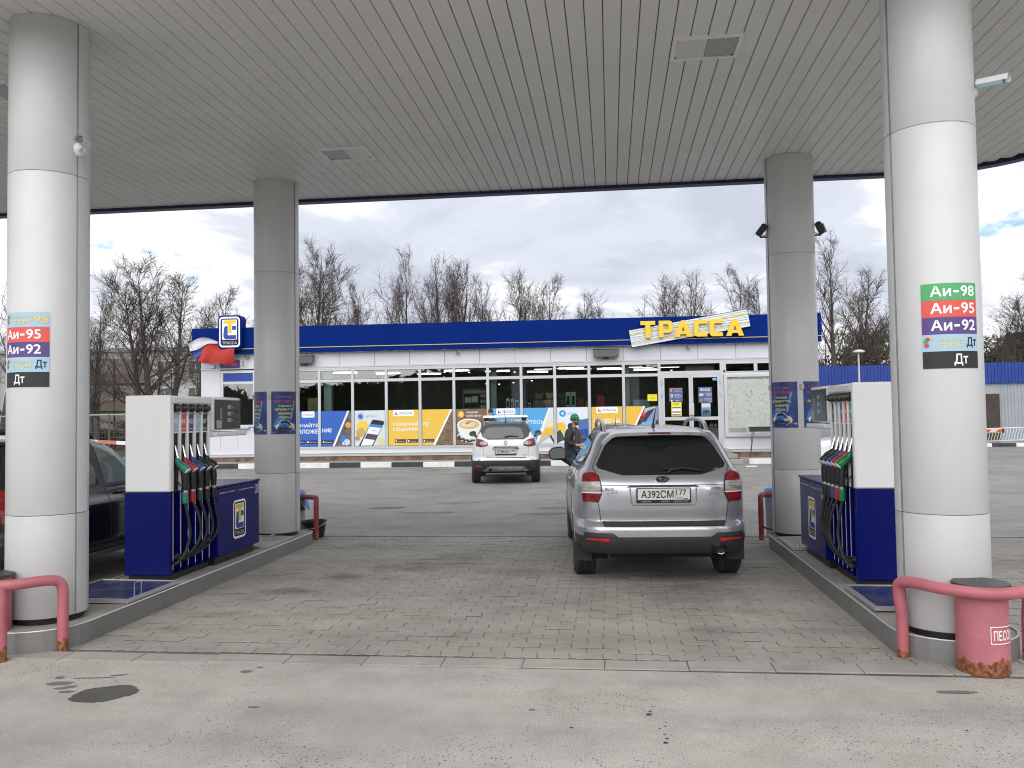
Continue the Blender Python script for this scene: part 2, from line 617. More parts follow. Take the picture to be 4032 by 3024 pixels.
SIDEW = ground_mat('sidewalk_concrete', (0.38, 0.365, 0.33), (0.30, 0.29, 0.265), stain=0.15, grain=0.15)
GRASS = ground_mat('spring_field', (0.105, 0.100, 0.042), (0.060, 0.058, 0.026), grain=0.4)
def sheet(name, pts, z, m, kind='structure'):
    return tag(MB().poly([(x, y, z) for x, y in pts]).build(name, m), kind=kind)
sheet('ground', [(-500, -400), (500, -400), (500, 700), (-500, 700)], -0.06, GRASS)
sheet('asphalt', [(-60, -70), (70, -70), (70, 5.86), (-60, 5.86)], -0.006, ASPH)
sheet('forecourt_asphalt', [(-24, 12.2), (70, 12.2), (70, 46), (-24, 46)], -0.006, FARASPH)
sheet('paver_bed', [(-24, 5.86), (24, 5.86), (24, 12.2), (-24, 12.2)], -0.004, BED)

# wavy interlocking pavers, laid in rows across the lane
PW, PD = 0.238, 0.136
def paver_outline():
    g, a = 0.0020, 0.005
    w = [(0.0, a), (0.045, a), (0.072, -a), (0.107, -a)]
    bot = [(x + k * PW / 2, y) for k in (0, 1) for x, y in w] + [(PW, a)]
    lo = [(g + x * (PW - 2 * g) / PW, g + y + a) for x, y in bot]
    hi = [(x, y + PD - 2 * g - 0.003) for x, y in lo]
    e = 0.006
    left = [(g - e, PD * 0.72), (g + e, PD * 0.36)]
    right = [(PW - g + e, PD * 0.36), (PW - g - e, PD * 0.72)]
    right = [(PW - g + e * 1, PD * 0.36), (PW - g - e, PD * 0.72)]
    right = [(p[0] , p[1]) for p in right]
    left = [(PW - g - e - PW + 2 * g, PD * 0.72), (2 * g + e - g, PD * 0.36)]
    return lo + right + hi[::-1] + left
PO = paver_outline()
def paver_mb(mb, x, y, z, ins=0.0025):
    n = len(PO)
    cx, cy = PW / 2, PD / 2
    top = [(x + p[0] + (cx - p[0]) * ins * 7, y + p[1] + (cy - p[1]) * ins * 10, z) for p in PO]
    mid = [(x + p[0], y + p[1], z - 0.002) for p in PO]
    low = [(x + p[0], y + p[1], z - 0.03) for p in PO]
    mb.add(top + mid + low, [tuple(range(n))] + [(i + n * k, i + n * (k + 1), (i + 1) % n + n * (k + 1), (i + 1) % n + n * k) for k in (0, 1) for i in range(n)])
paving = tag(bpy.data.objects.new('paving', None), kind='structure')
col.objects.link(paving)
one = MB()
paver_mb(one, -PW / 2, -PD / 2, 0.0)
JOINT = ground_mat('joint_dirt', (0.15, 0.142, 0.128), (0.045, 0.043, 0.040), stain=0.5)
def dirty_sides(o):
    o.data.materials.append(JOINT)
    n = len(PO)
    o.data.polygons.foreach_set('material_index', [1 if (i % (2 * n + 1)) > n else 0 for i in range(len(o.data.polygons))])
    return o
proto = dirty_sides(one.build('paver', PAVER, paving))
proto_used = False
def on_island(x, y):
    for cx in (-4.6, 2.43):
        if abs(x - cx) < 0.30 and 6.4 < y < 11.3:
            return True
    return False
rest = MB()
rows = int((12.18 - 6.085) / PD)
near = []
for j in range(rows):
    y = 6.085 + PD * (j + 0.5)
    off = (j % 2) * PW / 2
    for i in range(-48, 46):
        x = i * PW + off + 0.03
        if on_island(x, y) or y < 5.99:
            continue
        inlane = -4.75 < x < 3.4
        near.append((y + (0 if inlane else 30), x, j, random.uniform(-0.003, 0.002)))
near.sort()
for k, (yy, x, j, dz) in enumerate(near):
    y = 6.085 + PD * (j + 0.5)
    if k < 296:
        if not proto_used:
            o, proto_used = proto, True
        else:
            o = proto.copy()
            col.objects.link(o)
            o.parent = paving
        o.location = (x, y, 0.004 + dz)
        o.rotation_euler = (random.uniform(-0.008, 0.008), random.uniform(-0.006, 0.006), random.uniform(-0.012, 0.012))
    else:
        paver_mb(rest, x - PW / 2, y - PD / 2, 0.004 + dz)
dirty_sides(rest.build('pavers_beyond', PAVER, paving, kind='stuff'))
# concrete edging stones along the near and far side of the paving
for k in range(-22, 26):
    x = -0.647 + 0.574 * k
    if not -12 < x < 12:
        continue
    o = box('edging_stone', (x + 0.003, 5.875 + 0.0104 * x, -0.10), (x + 0.571, 6.075 + 0.0104 * x, 0.003 + random.uniform(-0.003, 0.003)), KERBC, paving, bevel=0.004)
for k in range(-11, 12):
    box('edging_stone', (k * 1.0 + 0.004, 12.20, -0.1), (k * 1.0 + 0.996, 12.32, 0.002), KERBC, paving)

# dark repair patch, drips and hollows in the near asphalt
DARKPATCH = ground_mat('fresh_patch', (0.125, 0.120, 0.113), (0.085, 0.082, 0.078), grain=0.3, rough=0.9)
DAMP = ground_mat('damp_mark', (0.20, 0.186, 0.165), (0.155, 0.145, 0.13), grain=0.2)
def blob(cx, cy, rx, ry, rot=0.0, n=26, jag=0.12, seed=1):
    rnd = random.Random(seed)
    ph = [rnd.uniform(0, 6.28) for _ in range(4)]
    pts = []
    for k in range(n):
        t = 2 * math.pi * k / n
        q = 1 + jag * (math.sin(2 * t + ph[0]) * 0.6 + math.sin(5 * t + ph[1]) * 0.4) + rnd.uniform(-0.04, 0.04)
        x, y = rx * q * math.cos(t), ry * q * math.sin(t)
        pts.append((cx + x * math.cos(rot) - y * math.sin(rot), cy + x * math.sin(rot) + y * math.cos(rot)))
    return pts
sheet('asphalt_patch', blob(-3.28, 5.14, 0.19, 0.165, 0.5, n=70, jag=0.1, seed=3), -0.002, DARKPATCH)
for k, (x, y, rx, ry, rot) in enumerate([(-3.72, 5.32, .10, .035, .1), (-3.62, 5.24, .06, .03, .4), (-3.56, 5.16, .05, .02, 0), (-3.55, 5.45, .12, .012, .15), (-3.42, 5.52, .05, .014, .3), (-2.56, 5.66, .045, .025, .4), (-2.5, 5.76, .025, .012, .4), (-3.8, 5.44, .03, .03, 0), (-2.2, 4.97, .03, .012, 0), (2.1, 5.55, .12, .03, 0.1), (-0.5, 5.05, .02, .012, 0.5)]):
    sheet('asphalt_mark', blob(x, y, rx, ry, rot, n=14, jag=0.3, seed=k), -0.003, DAMP)
OIL = mat('oil_drip', (0.02, 0.019, 0.018), 0.4)
for k, (x, y, r_) in enumerate([(0.19, 5.02, .018), (0.20, 5.07, .010), (0.26, 4.6, .014), (0.27, 4.66, .010), (0.262, 4.72, .008), (0.27, 4.84, .007), (0.28, 4.9, .006), (0.24, 4.8, .006), (-0.25, 4.78, .010), (0.22, 5.16, .006), (1.9, 4.9, .008)]):
    sheet('oil_drip', blob(x, y, r_, r_ * 0.9, 0, n=10, jag=0.2, seed=k), -0.0025, OIL)
# repaired hollow patches and drain hatch on the far asphalt
WET = ground_mat('oily_hollow', (0.105, 0.10, 0.095), (0.07, 0.068, 0.065), grain=0.2, rough=0.5)
for k, (x, y, rx, ry) in enumerate([(-4.35, 16.0, .38, .20), (-3.1, 16.9, .40, .16), (-1.2, 15.0, .5, .14), (-0.8, 16.0, .7, .12), (-3.4, 15.2, .6, .10)]):
    sheet('asphalt_hollow', blob(x, y, rx, ry, 0.1, seed=k + 20, jag=0.25), -0.003, WET if k < 1 else ground_mat('old_stain_%d' % k, (0.215, 0.206, 0.19), (0.18, 0.172, 0.16)))
PAINT = mat('road_paint', (0.72, 0.72, 0.70), 0.6, var=0.2, scale=12)
for pts in ([(-5.62, 28.2), (-5.22, 28.75), (-5.08, 28.75), (-5.45, 28.2)], [(-2.30, 28.2), (-2.28, 28.5), (-2.02, 28.5), (-2.05, 28.2)], [(4.3, 27.6), (4.35, 28.3), (4.7, 28.3), (4.65, 27.6)]):
    sheet('parking_mark', pts, -0.001, PAINT)

# ---------------------------------------------------------------- pump islands
KH = 0.165
def island(cx, hw, y0, y1):
    root = tag(bpy.data.objects.new('pump_island', None), kind='structure')
    col.objects.link(root)
    d = 0.40
    pts = []
    n = 14
    for k in range(n + 1):
        a = math.pi + math.pi * k / n
        pts.append((cx + hw * math.cos(a), y0 + d + d * math.sin(a)))
    right = [(cx + hw, y0 + d + (y1 - y0 - 2 * d) * k / 4) for k in range(1, 4)]
    top = [(cx + hw * math.cos(math.pi * k / n), y1 - d + d * math.sin(math.pi * k / n)) for k in range(n + 1)]
    left = [(cx - hw, y1 - d - (y1 - y0 - 2 * d) * k / 4) for k in range(1, 4)]
    loop = pts + right + top + left
    inner = [(cx + (x - cx) * 0.97, (y0 + y1) / 2 + (y - (y0 + y1) / 2) * 0.996) for x, y in loop]
    MB().prism(inner, -0.05, KH - 0.006, 'z').build('slab', CONC, root)
    # steel kerb plates in lengths, each with a folded top lip
    cuts = [0, 5, 10, 14, 15, 16, 17, 18, 24, 32, 33, 34, 35, 36]
    m = len(loop)
    for a, b_ in zip(cuts, cuts[1:]):
        mb = MB()
        q = [loop[i % m] for i in range(a, b_ + 1)]
        r_ = [inner[i % m] for i in range(a, b_ + 1)]
        if b_ == 36 and m > 36:
            pass
        z1 = KH
        for (p, pi), (s_, si) in zip(zip(q, r_), list(zip(q, r_))[1:]):
            mb.add([(p[0], p[1], -0.04), (s_[0], s_[1], -0.04), (s_[0], s_[1], z1), (p[0], p[1], z1), (si[0], si[1], z1), (pi[0], pi[1], z1)], [(0, 1, 2, 3), (3, 2, 4, 5)])
        mb.build('kerb_plate', KERBSTEEL, root)
    mb = MB()
    mb.tube([(x, y, KH + 0.001) for x, y in loop + loop[:1]], 0.006, 5, caps=False)
    mb.build('edge_trim', mat('worn_edge', (0.62, 0.61, 0.6), 0.4, metal=0.4), root)
    return root
island(-4.59, 0.43, 5.90, 11.70)
island(2.43, 0.43, 6.08, 11.55)

# ---------------------------------------------------------------- canopy
CZ, CY0, CY1, CX0, CX1 = 5.046, 5.35, 12.05, -15.2, 5.75
canopy = thing('canopy', 'wide white plank ceiling canopy with dark blue rim over the pumps', 'canopy')
RC = 1.5
def y_span(x):
    """planks stop at the rounded right corners of the canopy"""
    if x > CX1 - RC:
        t = (x - (CX1 - RC)) / RC
        c = RC * (1 - math.sqrt(max(0, 1 - t * t)))
        return CY0 + c, CY1 - c
    return CY0, CY1
PITCH = 0.152
x = CX0
while x < CX1 - 0.42:
    ya, yb = y_span(x + PITCH)
    g = 0.0028
    dz = random.uniform(-0.0015, 0.0015)
    mb = MB()
    x0, x1 = x + g, x + PITCH - g
    z = CZ + dz
    mb.add([(x0, ya, z + 0.012), (x0, yb, z + 0.012), (x0 + 0.004, ya, z), (x0 + 0.004, yb, z), (x1 - 0.004, ya, z), (x1 - 0.004, yb, z), (x1, ya, z + 0.012), (x1, yb, z + 0.012)],
           [(0, 1, 3, 2), (2, 3, 5, 4), (4, 5, 7, 6)])
    mb.build('plank', SOFFIT, canopy)
    x += PITCH
xr = x
y = CY0
while y < CY1:                       # short planks run crosswise along the right edge
    y1 = min(y + PITCH, CY1)
    xe = CX1
    for yy in (y, y1):
        d = min(yy - CY0, CY1 - yy)
        if d < RC:
            xe = min(xe, CX1 - RC + RC * math.sqrt(max(0.0, 1 - (1 - d / RC) ** 2)))
    if xe > xr + 0.05:
        MB().box((xr + 0.006, y + 0.006, CZ), (xe, y1 - 0.006, CZ + 0.02)).build('plank', SOFFIT, canopy)
    y += PITCH
def rim(off):
    pts = [(CX0 - off, CY0 - off)]
    c = RC + off
    pts.append((CX1 - RC, CY0 - off))
    for k in range(1, 13):
        a = R(-90 + 90 * k / 12)
        pts.append((CX1 - RC + c * math.cos(a), CY0 + RC + c * math.sin(a)))
    for k in range(0, 13):
        a = R(90 * k / 12)
        pts.append((CX1 - RC + c * math.cos(a), CY1 - RC + c * math.sin(a)))
    pts.append((CX0 - off, CY1 + off))
    return pts
MB().prism(rim(0.0), CZ + 0.016, CZ + 0.9, 'z').build('roof_box', mat('canopy_void', (0.12, 0.12, 0.118), 0.8), canopy)
ri, ro = rim(-0.02), rim(0.09)
mb = MB()
n = len(ri)
mb.add([(p[0], p[1], CZ - 0.045) for p in ri] + [(p[0], p[1], CZ - 0.055) for p in ro] + [(p[0], p[1], CZ + 0.95) for p in ro] + [(p[0], p[1], CZ + 0.03) for p in ri],
       [f for i in range(n - 1) for f in ((i, i + 1, n + i + 1, n + i), (n + i, n + i + 1, 2 * n + i + 1, 2 * n + i), (i, 3 * n + i, 3 * n + i + 1, i + 1))])
mb.build('rim', DARKBLUE, canopy)

# recessed ceiling lights
LFRAME = mat('light_frame', (0.78, 0.78, 0.77), 0.35)
LGLASS = mat('frosted_glass', (0.30, 0.34, 0.33), 0.15, var=0.1, scale=8)
def ceiling_light(x, y, label, flip):
    t = thing('ceiling_light', label, 'ceiling light', (x, y, CZ), 0, 'lights set into the canopy ceiling')
    w, d = 0.305, 0.232
    mb = MB()
    for a, b_ in (((-w, -d, -0.022), (w, -d + 0.035, 0.0)), ((-w, d - 0.035, -0.022), (w, d, 0.0)), ((-w, -d + 0.035, -0.022), (-w + 0.035, d - 0.035, 0.0)), ((w - 0.035, -d + 0.035, -0.022), (w, d - 0.035, 0.0))):
        mb.box(a, b_)
    mb.build('frame', LFRAME, t)
    s = -1 if flip else 1
    xa, xb = sorted((s * -(w - 0.037), 0.0))
    box('reflector_plate', (xa, -d + 0.037, -0.012), (xb, d - 0.037, 0.0), mat('light_plate', (0.62, 0.62, 0.61), 0.3), t)
    xa, xb = sorted((0.004, s * (w - 0.037)))
    if s < 0:
        xa, xb = -(w - 0.037), -0.004
    box('glass', (xa, -d + 0.037, -0.012), (xb, d - 0.037, 0.0), LGLASS, t)
    for sx in (-1, 1):
        for sy in (-1, 1):
            MB().lathe([(0, -0.02), (0.008, -0.018), (0.008, -0.01)], 8, (sx * (w - 0.05), sy * (d - 0.05), 0)).build('clip', BLACK, t)
    return t
ceiling_light(0.915, 7.58, 'square ceiling light above the silver car near the front of the canopy', False)
ceiling_light(-3.19, 10.0, 'ceiling light next to the rear pillar that stands by the black bucket', True)
ceiling_light(-6.02, 7.55, 'ceiling light mostly hidden behind the front pillar at the dark car', False)

# ---------------------------------------------------------------- pillars
PR = 0.302
PILLARS = {}
def pillar(x, y, side, label):
    t = thing('canopy_pillar', label, 'pillar', (x, y, 0), 0, 'round white pillars carrying the canopy')
    PILLARS[(side, y > 9)] = t
    MB().lathe([(PR - 0.03, KH), (PR - 0.03, KH + 0.045)], 40).build('base_ring', BLACK, t, smooth=True)
    def shell(nm, z0, z1, m):
        MB().lathe([(PR - 0.02, z0 + 0.002), (PR - 0.003, z0 + 0.002), (PR, z0 + 0.006), (PR, z1 - 0.006), (PR - 0.003, z1 - 0.002), (PR - 0.02, z1 - 0.002)], 64).build(nm, m, t, smooth=True)
    shell('lower_shell', KH + 0.045, 1.018, GREYSHELL)
    shell('middle_shell', 1.018, 3.770, WHITE)
    shell('upper_shell', 3.770, CZ, WHITE)
    MB().lathe([(PR - 0.01, 0.2), (PR - 0.01, CZ)], 32).build('core', BLACK, t, smooth=True)
    a0 = R(-13) if side < 0 else R(167)
    for nm, z0, z1, m in (('seam_strip', 0.215, 1.015, GREYSHELL), ('seam_strip', 1.021, 3.767, WHITE), ('seam_strip', 3.773, CZ - 0.004, WHITE)):
        MB().lathe([(PR - 0.01, z0), (PR + 0.007, z0), (PR + 0.007, z1), (PR - 0.01, z1)], 6, a0=a0, a1=a0 + R(26)).build(nm, m, t, smooth=True)
        mb = MB()
        for a in (a0 - R(0.9), a0 + R(26.9)):
            mb.lathe([(PR + 0.0006, z0), (PR + 0.0012, z0), (PR + 0.0012, z1), (PR + 0.0006, z1)], 1, a0=a - R(0.5), a1=a + R(0.5))
        mb.build('seam_joint', mat('joint_shadow', (0.22, 0.22, 0.22), 0.7), t)
    return t
pillar(-4.60, 6.42, -1, 'thick white front pillar beside the dark car, fuel sign with three coloured rows')
pillar(2.37, 6.42, 1, 'thick white front pillar behind the pink sand bin')
pillar(-4.60, 11.19, -1, 'white rear pillar with blue car posters beside the black bucket')
pillar(2.37, 11.19, 1, 'white rear pillar carrying two black cameras high up')

def around(x, y, a_mid, rad, div=None):
    """surface map of a round pillar: u = metres along the curve, w = height"""
    def fn(u, w):
        a = a_mid + u / (div or rad)
        return (rad * math.cos(a), rad * math.sin(a), w)
    return fn
def fuel_sign(x, y, rows, label):
    t = thing('fuel_sign', label, 'fuel sign', (x, y, 0), 0, 'fuel grade signs on the front pillars')
    z = 2.035
    h = 0.119
    hw = 0.216
    sh = -0.04 if rows[0][0] == 'S95' else 0.0
    base = around(x, y, R(-90), PR + 0.004, .338)
    ink = around(x, y, R(-90), PR + 0.006, .338)
    for kind, c in reversed(rows):
        mb = MB()
        mb.grid(lambda a, b_: base(-hw + 2 * hw * a, z + (h - 0.001) * b_), 14, 1)
        p = mb.build('row', c, t, smooth=True)
        if kind[0] == 'A':
            lettering('Аи', (-0.153 + sh, z + 0.024, -0.003 + sh, z + 0.100), ink, CREAM, p, 0.035)
            mrect('dash', 0.012 + sh, z + 0.050, 0.054 + sh, z + 0.066, ink, CREAM, p, 2)
            lettering(kind[1:], (0.068 + sh, z + 0.024, 0.190 + sh, z + 0.100), ink, CREAM, p, 0.035)
        elif kind == 'D':
            lettering('Дт', (0.003 + 2.4 * sh, z + 0.016, 0.113 + 2.4 * sh, z + 0.100), ink, CREAM, p, 0.03)
        else:
            pale = pm(222, 200, 120)
            for a0, a1, c2 in ((100, 140, pm(205, 70, 60)), (140, 185, pm(70, 160, 70)), (190, 240, pm(190, 70, 110)), (50, 98, pm(225, 180, 110))):
                pts = [(-0.165 + 0.042 * math.cos(R(a)), z + 0.06 + 0.042 * math.sin(R(a))) for a in range(a0, a1 + 1, 8)] + [(-0.152 + 0.022 * math.cos(R(a)), z + 0.06 + 0.022 * math.sin(R(a))) for a in range(a1, a0 - 1, -8)]
                mapped('emblem', pts, ink, c2, p)
            lettering('ПРЕМИУМ', (-0.108, z + 0.068, 0.085, z + 0.088), ink, pale, p, 0.03)
            lettering('СПОРТ', (-0.108, z + 0.022, 0.085, z + 0.056), ink, pale, p, 0.04)
            if kind == 'S95':
                lettering('95', (0.092, z + 0.028, 0.205, z + 0.094), ink, pale, p, 0.03)
            else:
                lettering('Дт', (0.105, z + 0.022, 0.198, z + 0.096), ink, pm(25, 35, 50), p, 0.03)
        z += h
    return t
SKYB, REDR, PURP, BLK, GRN = pm(160, 195, 215), pm(218, 88, 78), pm(88, 66, 128), pm(38, 36, 38), pm(78, 168, 104)
fuel_sign(-4.60, 6.42, [('S95', SKYB), ('A95', REDR), ('A92', PURP), ('SDT', SKYB), ('D', BLK)], 'fuel grade sign starting with a pale blue 95 row')
fuel_sign(2.37, 6.42, [('A98', GRN), ('A95', REDR), ('A92', PURP), ('SDT', SKYB), ('D', BLK)], 'fuel grade sign with a green row on top')

POSTBLUE = mat('poster_blue', (0.012, 0.045, 0.20), 0.35, var=0.75, scale=4.0, var2=(0.006, 0.012, 0.075))
def car_poster(x, y, amid, label):
    """blue poster: red and yellow words above a drawn silver car"""
    t = thing('pillar_poster', label, 'poster', (x, y, 0), 0, 'blue posters round the rear pillars')
    rad = PR + 0.004
    fn = around(x, y, amid, rad, .338)
    ink = around(x, y, amid, rad + 0.002, .338)
    ink2 = around(x, y, amid, rad + 0.0035, .338)
    hw = 0.222
    z0, z1 = 1.548, 2.128
    mb = MB()
    mb.grid(lambda a, b_: fn(-hw + 2 * hw * a, z0 + (z1 - z0) * b_), 14, 1)
    p = mb.build('sheet', POSTBLUE, t, smooth=True)
    red, yel = pm(205, 75, 85), pm(212, 205, 105)
    wht, pale = pm(215, 222, 225), pm(120, 165, 205)
    mapped('light_streak', [(0.06, z0 + 0.2), (0.13, z0 + 0.45), (0.155, z0 + 0.45), (0.09, z0 + 0.2)], ink, pale, p)
    mb = MB()
    mb.grid(lambda a, b_: ink(-0.2 + 0.25 * a, z0 + 0.10 + 0.16 * b_ * (1 - abs(2 * a - 1) ** 2)), 6, 2)
    mb.build('glow', pm(70, 125, 180), p)
    mapped('ground_sweep', [(-0.20, z0 + 0.01), (-0.19, z0 + 0.035), (-0.05, z0 + 0.065), (0.12, z0 + 0.07), (0.215, z0 + 0.06), (0.2, z0 + 0.04), (0.06, z0 + 0.03), (-0.02, z0 + 0.008)], ink, pm(214, 190, 100), p)
    for s, rect, c in (('Пусть Вам', (-0.15, 0.485, 0.11, 0.525), red), ('будет удобно!', (-0.19, 0.425, 0.16, 0.468), red), ('Сначала', (-0.12, 0.368, 0.08, 0.402), yel), ('заправьтесь,', (-0.17, 0.312, 0.14, 0.350), yel), ('оплатите', (-0.12, 0.262, 0.09, 0.296), yel), ('потом', (-0.10, 0.212, 0.05, 0.243), yel)):
        lettering(s, (rect[0], z0 + rect[1], rect[2], z0 + rect[3]), ink2, c, p, 0.035)
    # a drawn car: body, roof, windscreen, grille, wheel, lamps
    c0 = z0 + 0.045
    mapped('drawn_body', [(-0.155, c0 + 0.03), (-0.165, c0 + 0.07), (-0.12, c0 + 0.10), (-0.10, c0 + 0.135), (-0.04, c0 + 0.15), (0.04, c0 + 0.14), (0.08, c0 + 0.105), (0.13, c0 + 0.09), (0.15, c0 + 0.05), (0.13, c0 + 0.02), (0.02, c0 + 0.005), (-0.08, c0 + 0.01)], ink2, wht, p)
    ink3 = around(x, y, amid, rad + 0.005, .338)
    dark = pm(28, 34, 62)
    mapped('drawn_windscreen', [(-0.085, c0 + 0.105), (-0.075, c0 + 0.13), (-0.03, c0 + 0.14), (0.03, c0 + 0.132), (0.06, c0 + 0.108), (-0.01, c0 + 0.108)], ink3, dark, p)
    mapped('drawn_grille', [(0.03, c0 + 0.045), (0.04, c0 + 0.072), (0.115, c0 + 0.075), (0.13, c0 + 0.05), (0.10, c0 + 0.035)], ink3, pm(190, 185, 120), p)
    mapped('drawn_wheel', disc(-0.10, c0 + 0.022, 0.034, 14, 0.042), ink3, dark, p)
    mapped('drawn_lamp', [(-0.055, c0 + 0.065), (-0.06, c0 + 0.082), (-0.015, c0 + 0.075), (-0.02, c0 + 0.058)], ink3, dark, p)
    mapped('drawn_intake', [(-0.05, c0 + 0.018), (-0.045, c0 + 0.032), (0.02, c0 + 0.028), (0.02, c0 + 0.014)], ink3, dark, p)
    mb = MB(Matrix.Rotation(amid, 4, 'Z'))
    mb.M = Matrix.Rotation(amid - hw / .338 - 0.055, 4, 'Z')
    mb.box((PR + 0.004, -0.022, z1 - 0.10), (PR + 0.028, 0.022, z1 - 0.035))
    mb.build('lock', mat('lock_grey', (0.45, 0.45, 0.42), 0.5), t, bevel=0.004)
    return t
car_poster(-4.60, 11.19, R(-44), 'blue car poster by the black bucket, facing the lane')
car_poster(-4.60, 11.19, R(-131), 'blue car poster partly behind the display of the pump with teal nozzle')
car_poster(2.37, 11.19, R(-133), 'blue car poster facing the lane beside the silver car, whole car drawing visible')
car_poster(2.37, 11.19, R(-44), 'blue car poster mostly covered by the pump display near the white car')
# ---------------------------------------------------------------- station emblem
def arc(cx, cy, r, a0, a1, n=5):
    return [(cx + r * math.cos(R(a0 + (a1 - a0) * k / n)), cy + r * math.sin(R(a0 + (a1 - a0) * k / n))) for k in range(n + 1)]
LOGOBLUE = pm(24, 62, 150)
def emblem(parent, mapfn, u0, w0, u1, w1, word=True, ground=None):
    """white ring, white field, yellow T over a blue hook"""
    W, H = u1 - u0, w1 - w0
    def flat(name, splines, m, lift):
        vs_, fs_ = outline2d(splines)
        mb = MB()
        mb.add([mapfn(u0 + v[0] * W, w0 + v[1] * H, lift) for v in vs_], fs_)
        return mb.build(name, m, parent)
    k = W / H
    def rr(x0, y0, x1, y1, r):
        pts = []
        ry = r * k
        for cx, cy, a in ((x1 - r, y1 - ry, 0), (x0 + r, y1 - ry, 90), (x0 + r, y0 + ry, 180), (x1 - r, y0 + ry, 270)):
            for q in range(6):
                t = R(a + 18 * q)
                pts.append((cx + r * math.cos(t), cy + ry * math.sin(t)))
        return pts
    flat('ring', [rr(0, 0, 1, 1, 0.17), rr(0.065, 0.055, 0.935, 0.945, 0.12)], CREAM, 0.0)
    flat('field', [rr(0.14, 0.245, 0.86, 0.905, 0.05)], CREAM, 0.0)
    flat('letter_t', [[(0.21, 0.885), (0.80, 0.885), (0.80, 0.775), (0.60, 0.775), (0.60, 0.46), (0.43, 0.46), (0.43, 0.775), (0.21, 0.775)]], pm(226, 188, 40), 0.002)
    flat('hook', [[(0.41, 0.70)] + arc(0.33, 0.60, 0.10, 90, 180) + arc(0.33, 0.39, 0.13, 180, 270) + [(0.82, 0.26), (0.82, 0.395), (0.47, 0.395)] + arc(0.45, 0.43, 0.04, 270, 180, 3) + [(0.41, 0.46)], [(0.62, 0.565), (0.82, 0.565), (0.82, 0.70), (0.62, 0.70)]], LOGOBLUE, 0.001)
    if word:
        lettering('ТРАССА', (u0 + W * 0.14, w0 + H * 0.095, u0 + W * 0.86, w0 + H * 0.195), lambda a, b_: mapfn(a, b_, 0.001), pm(200, 180, 60), parent, 0.03)

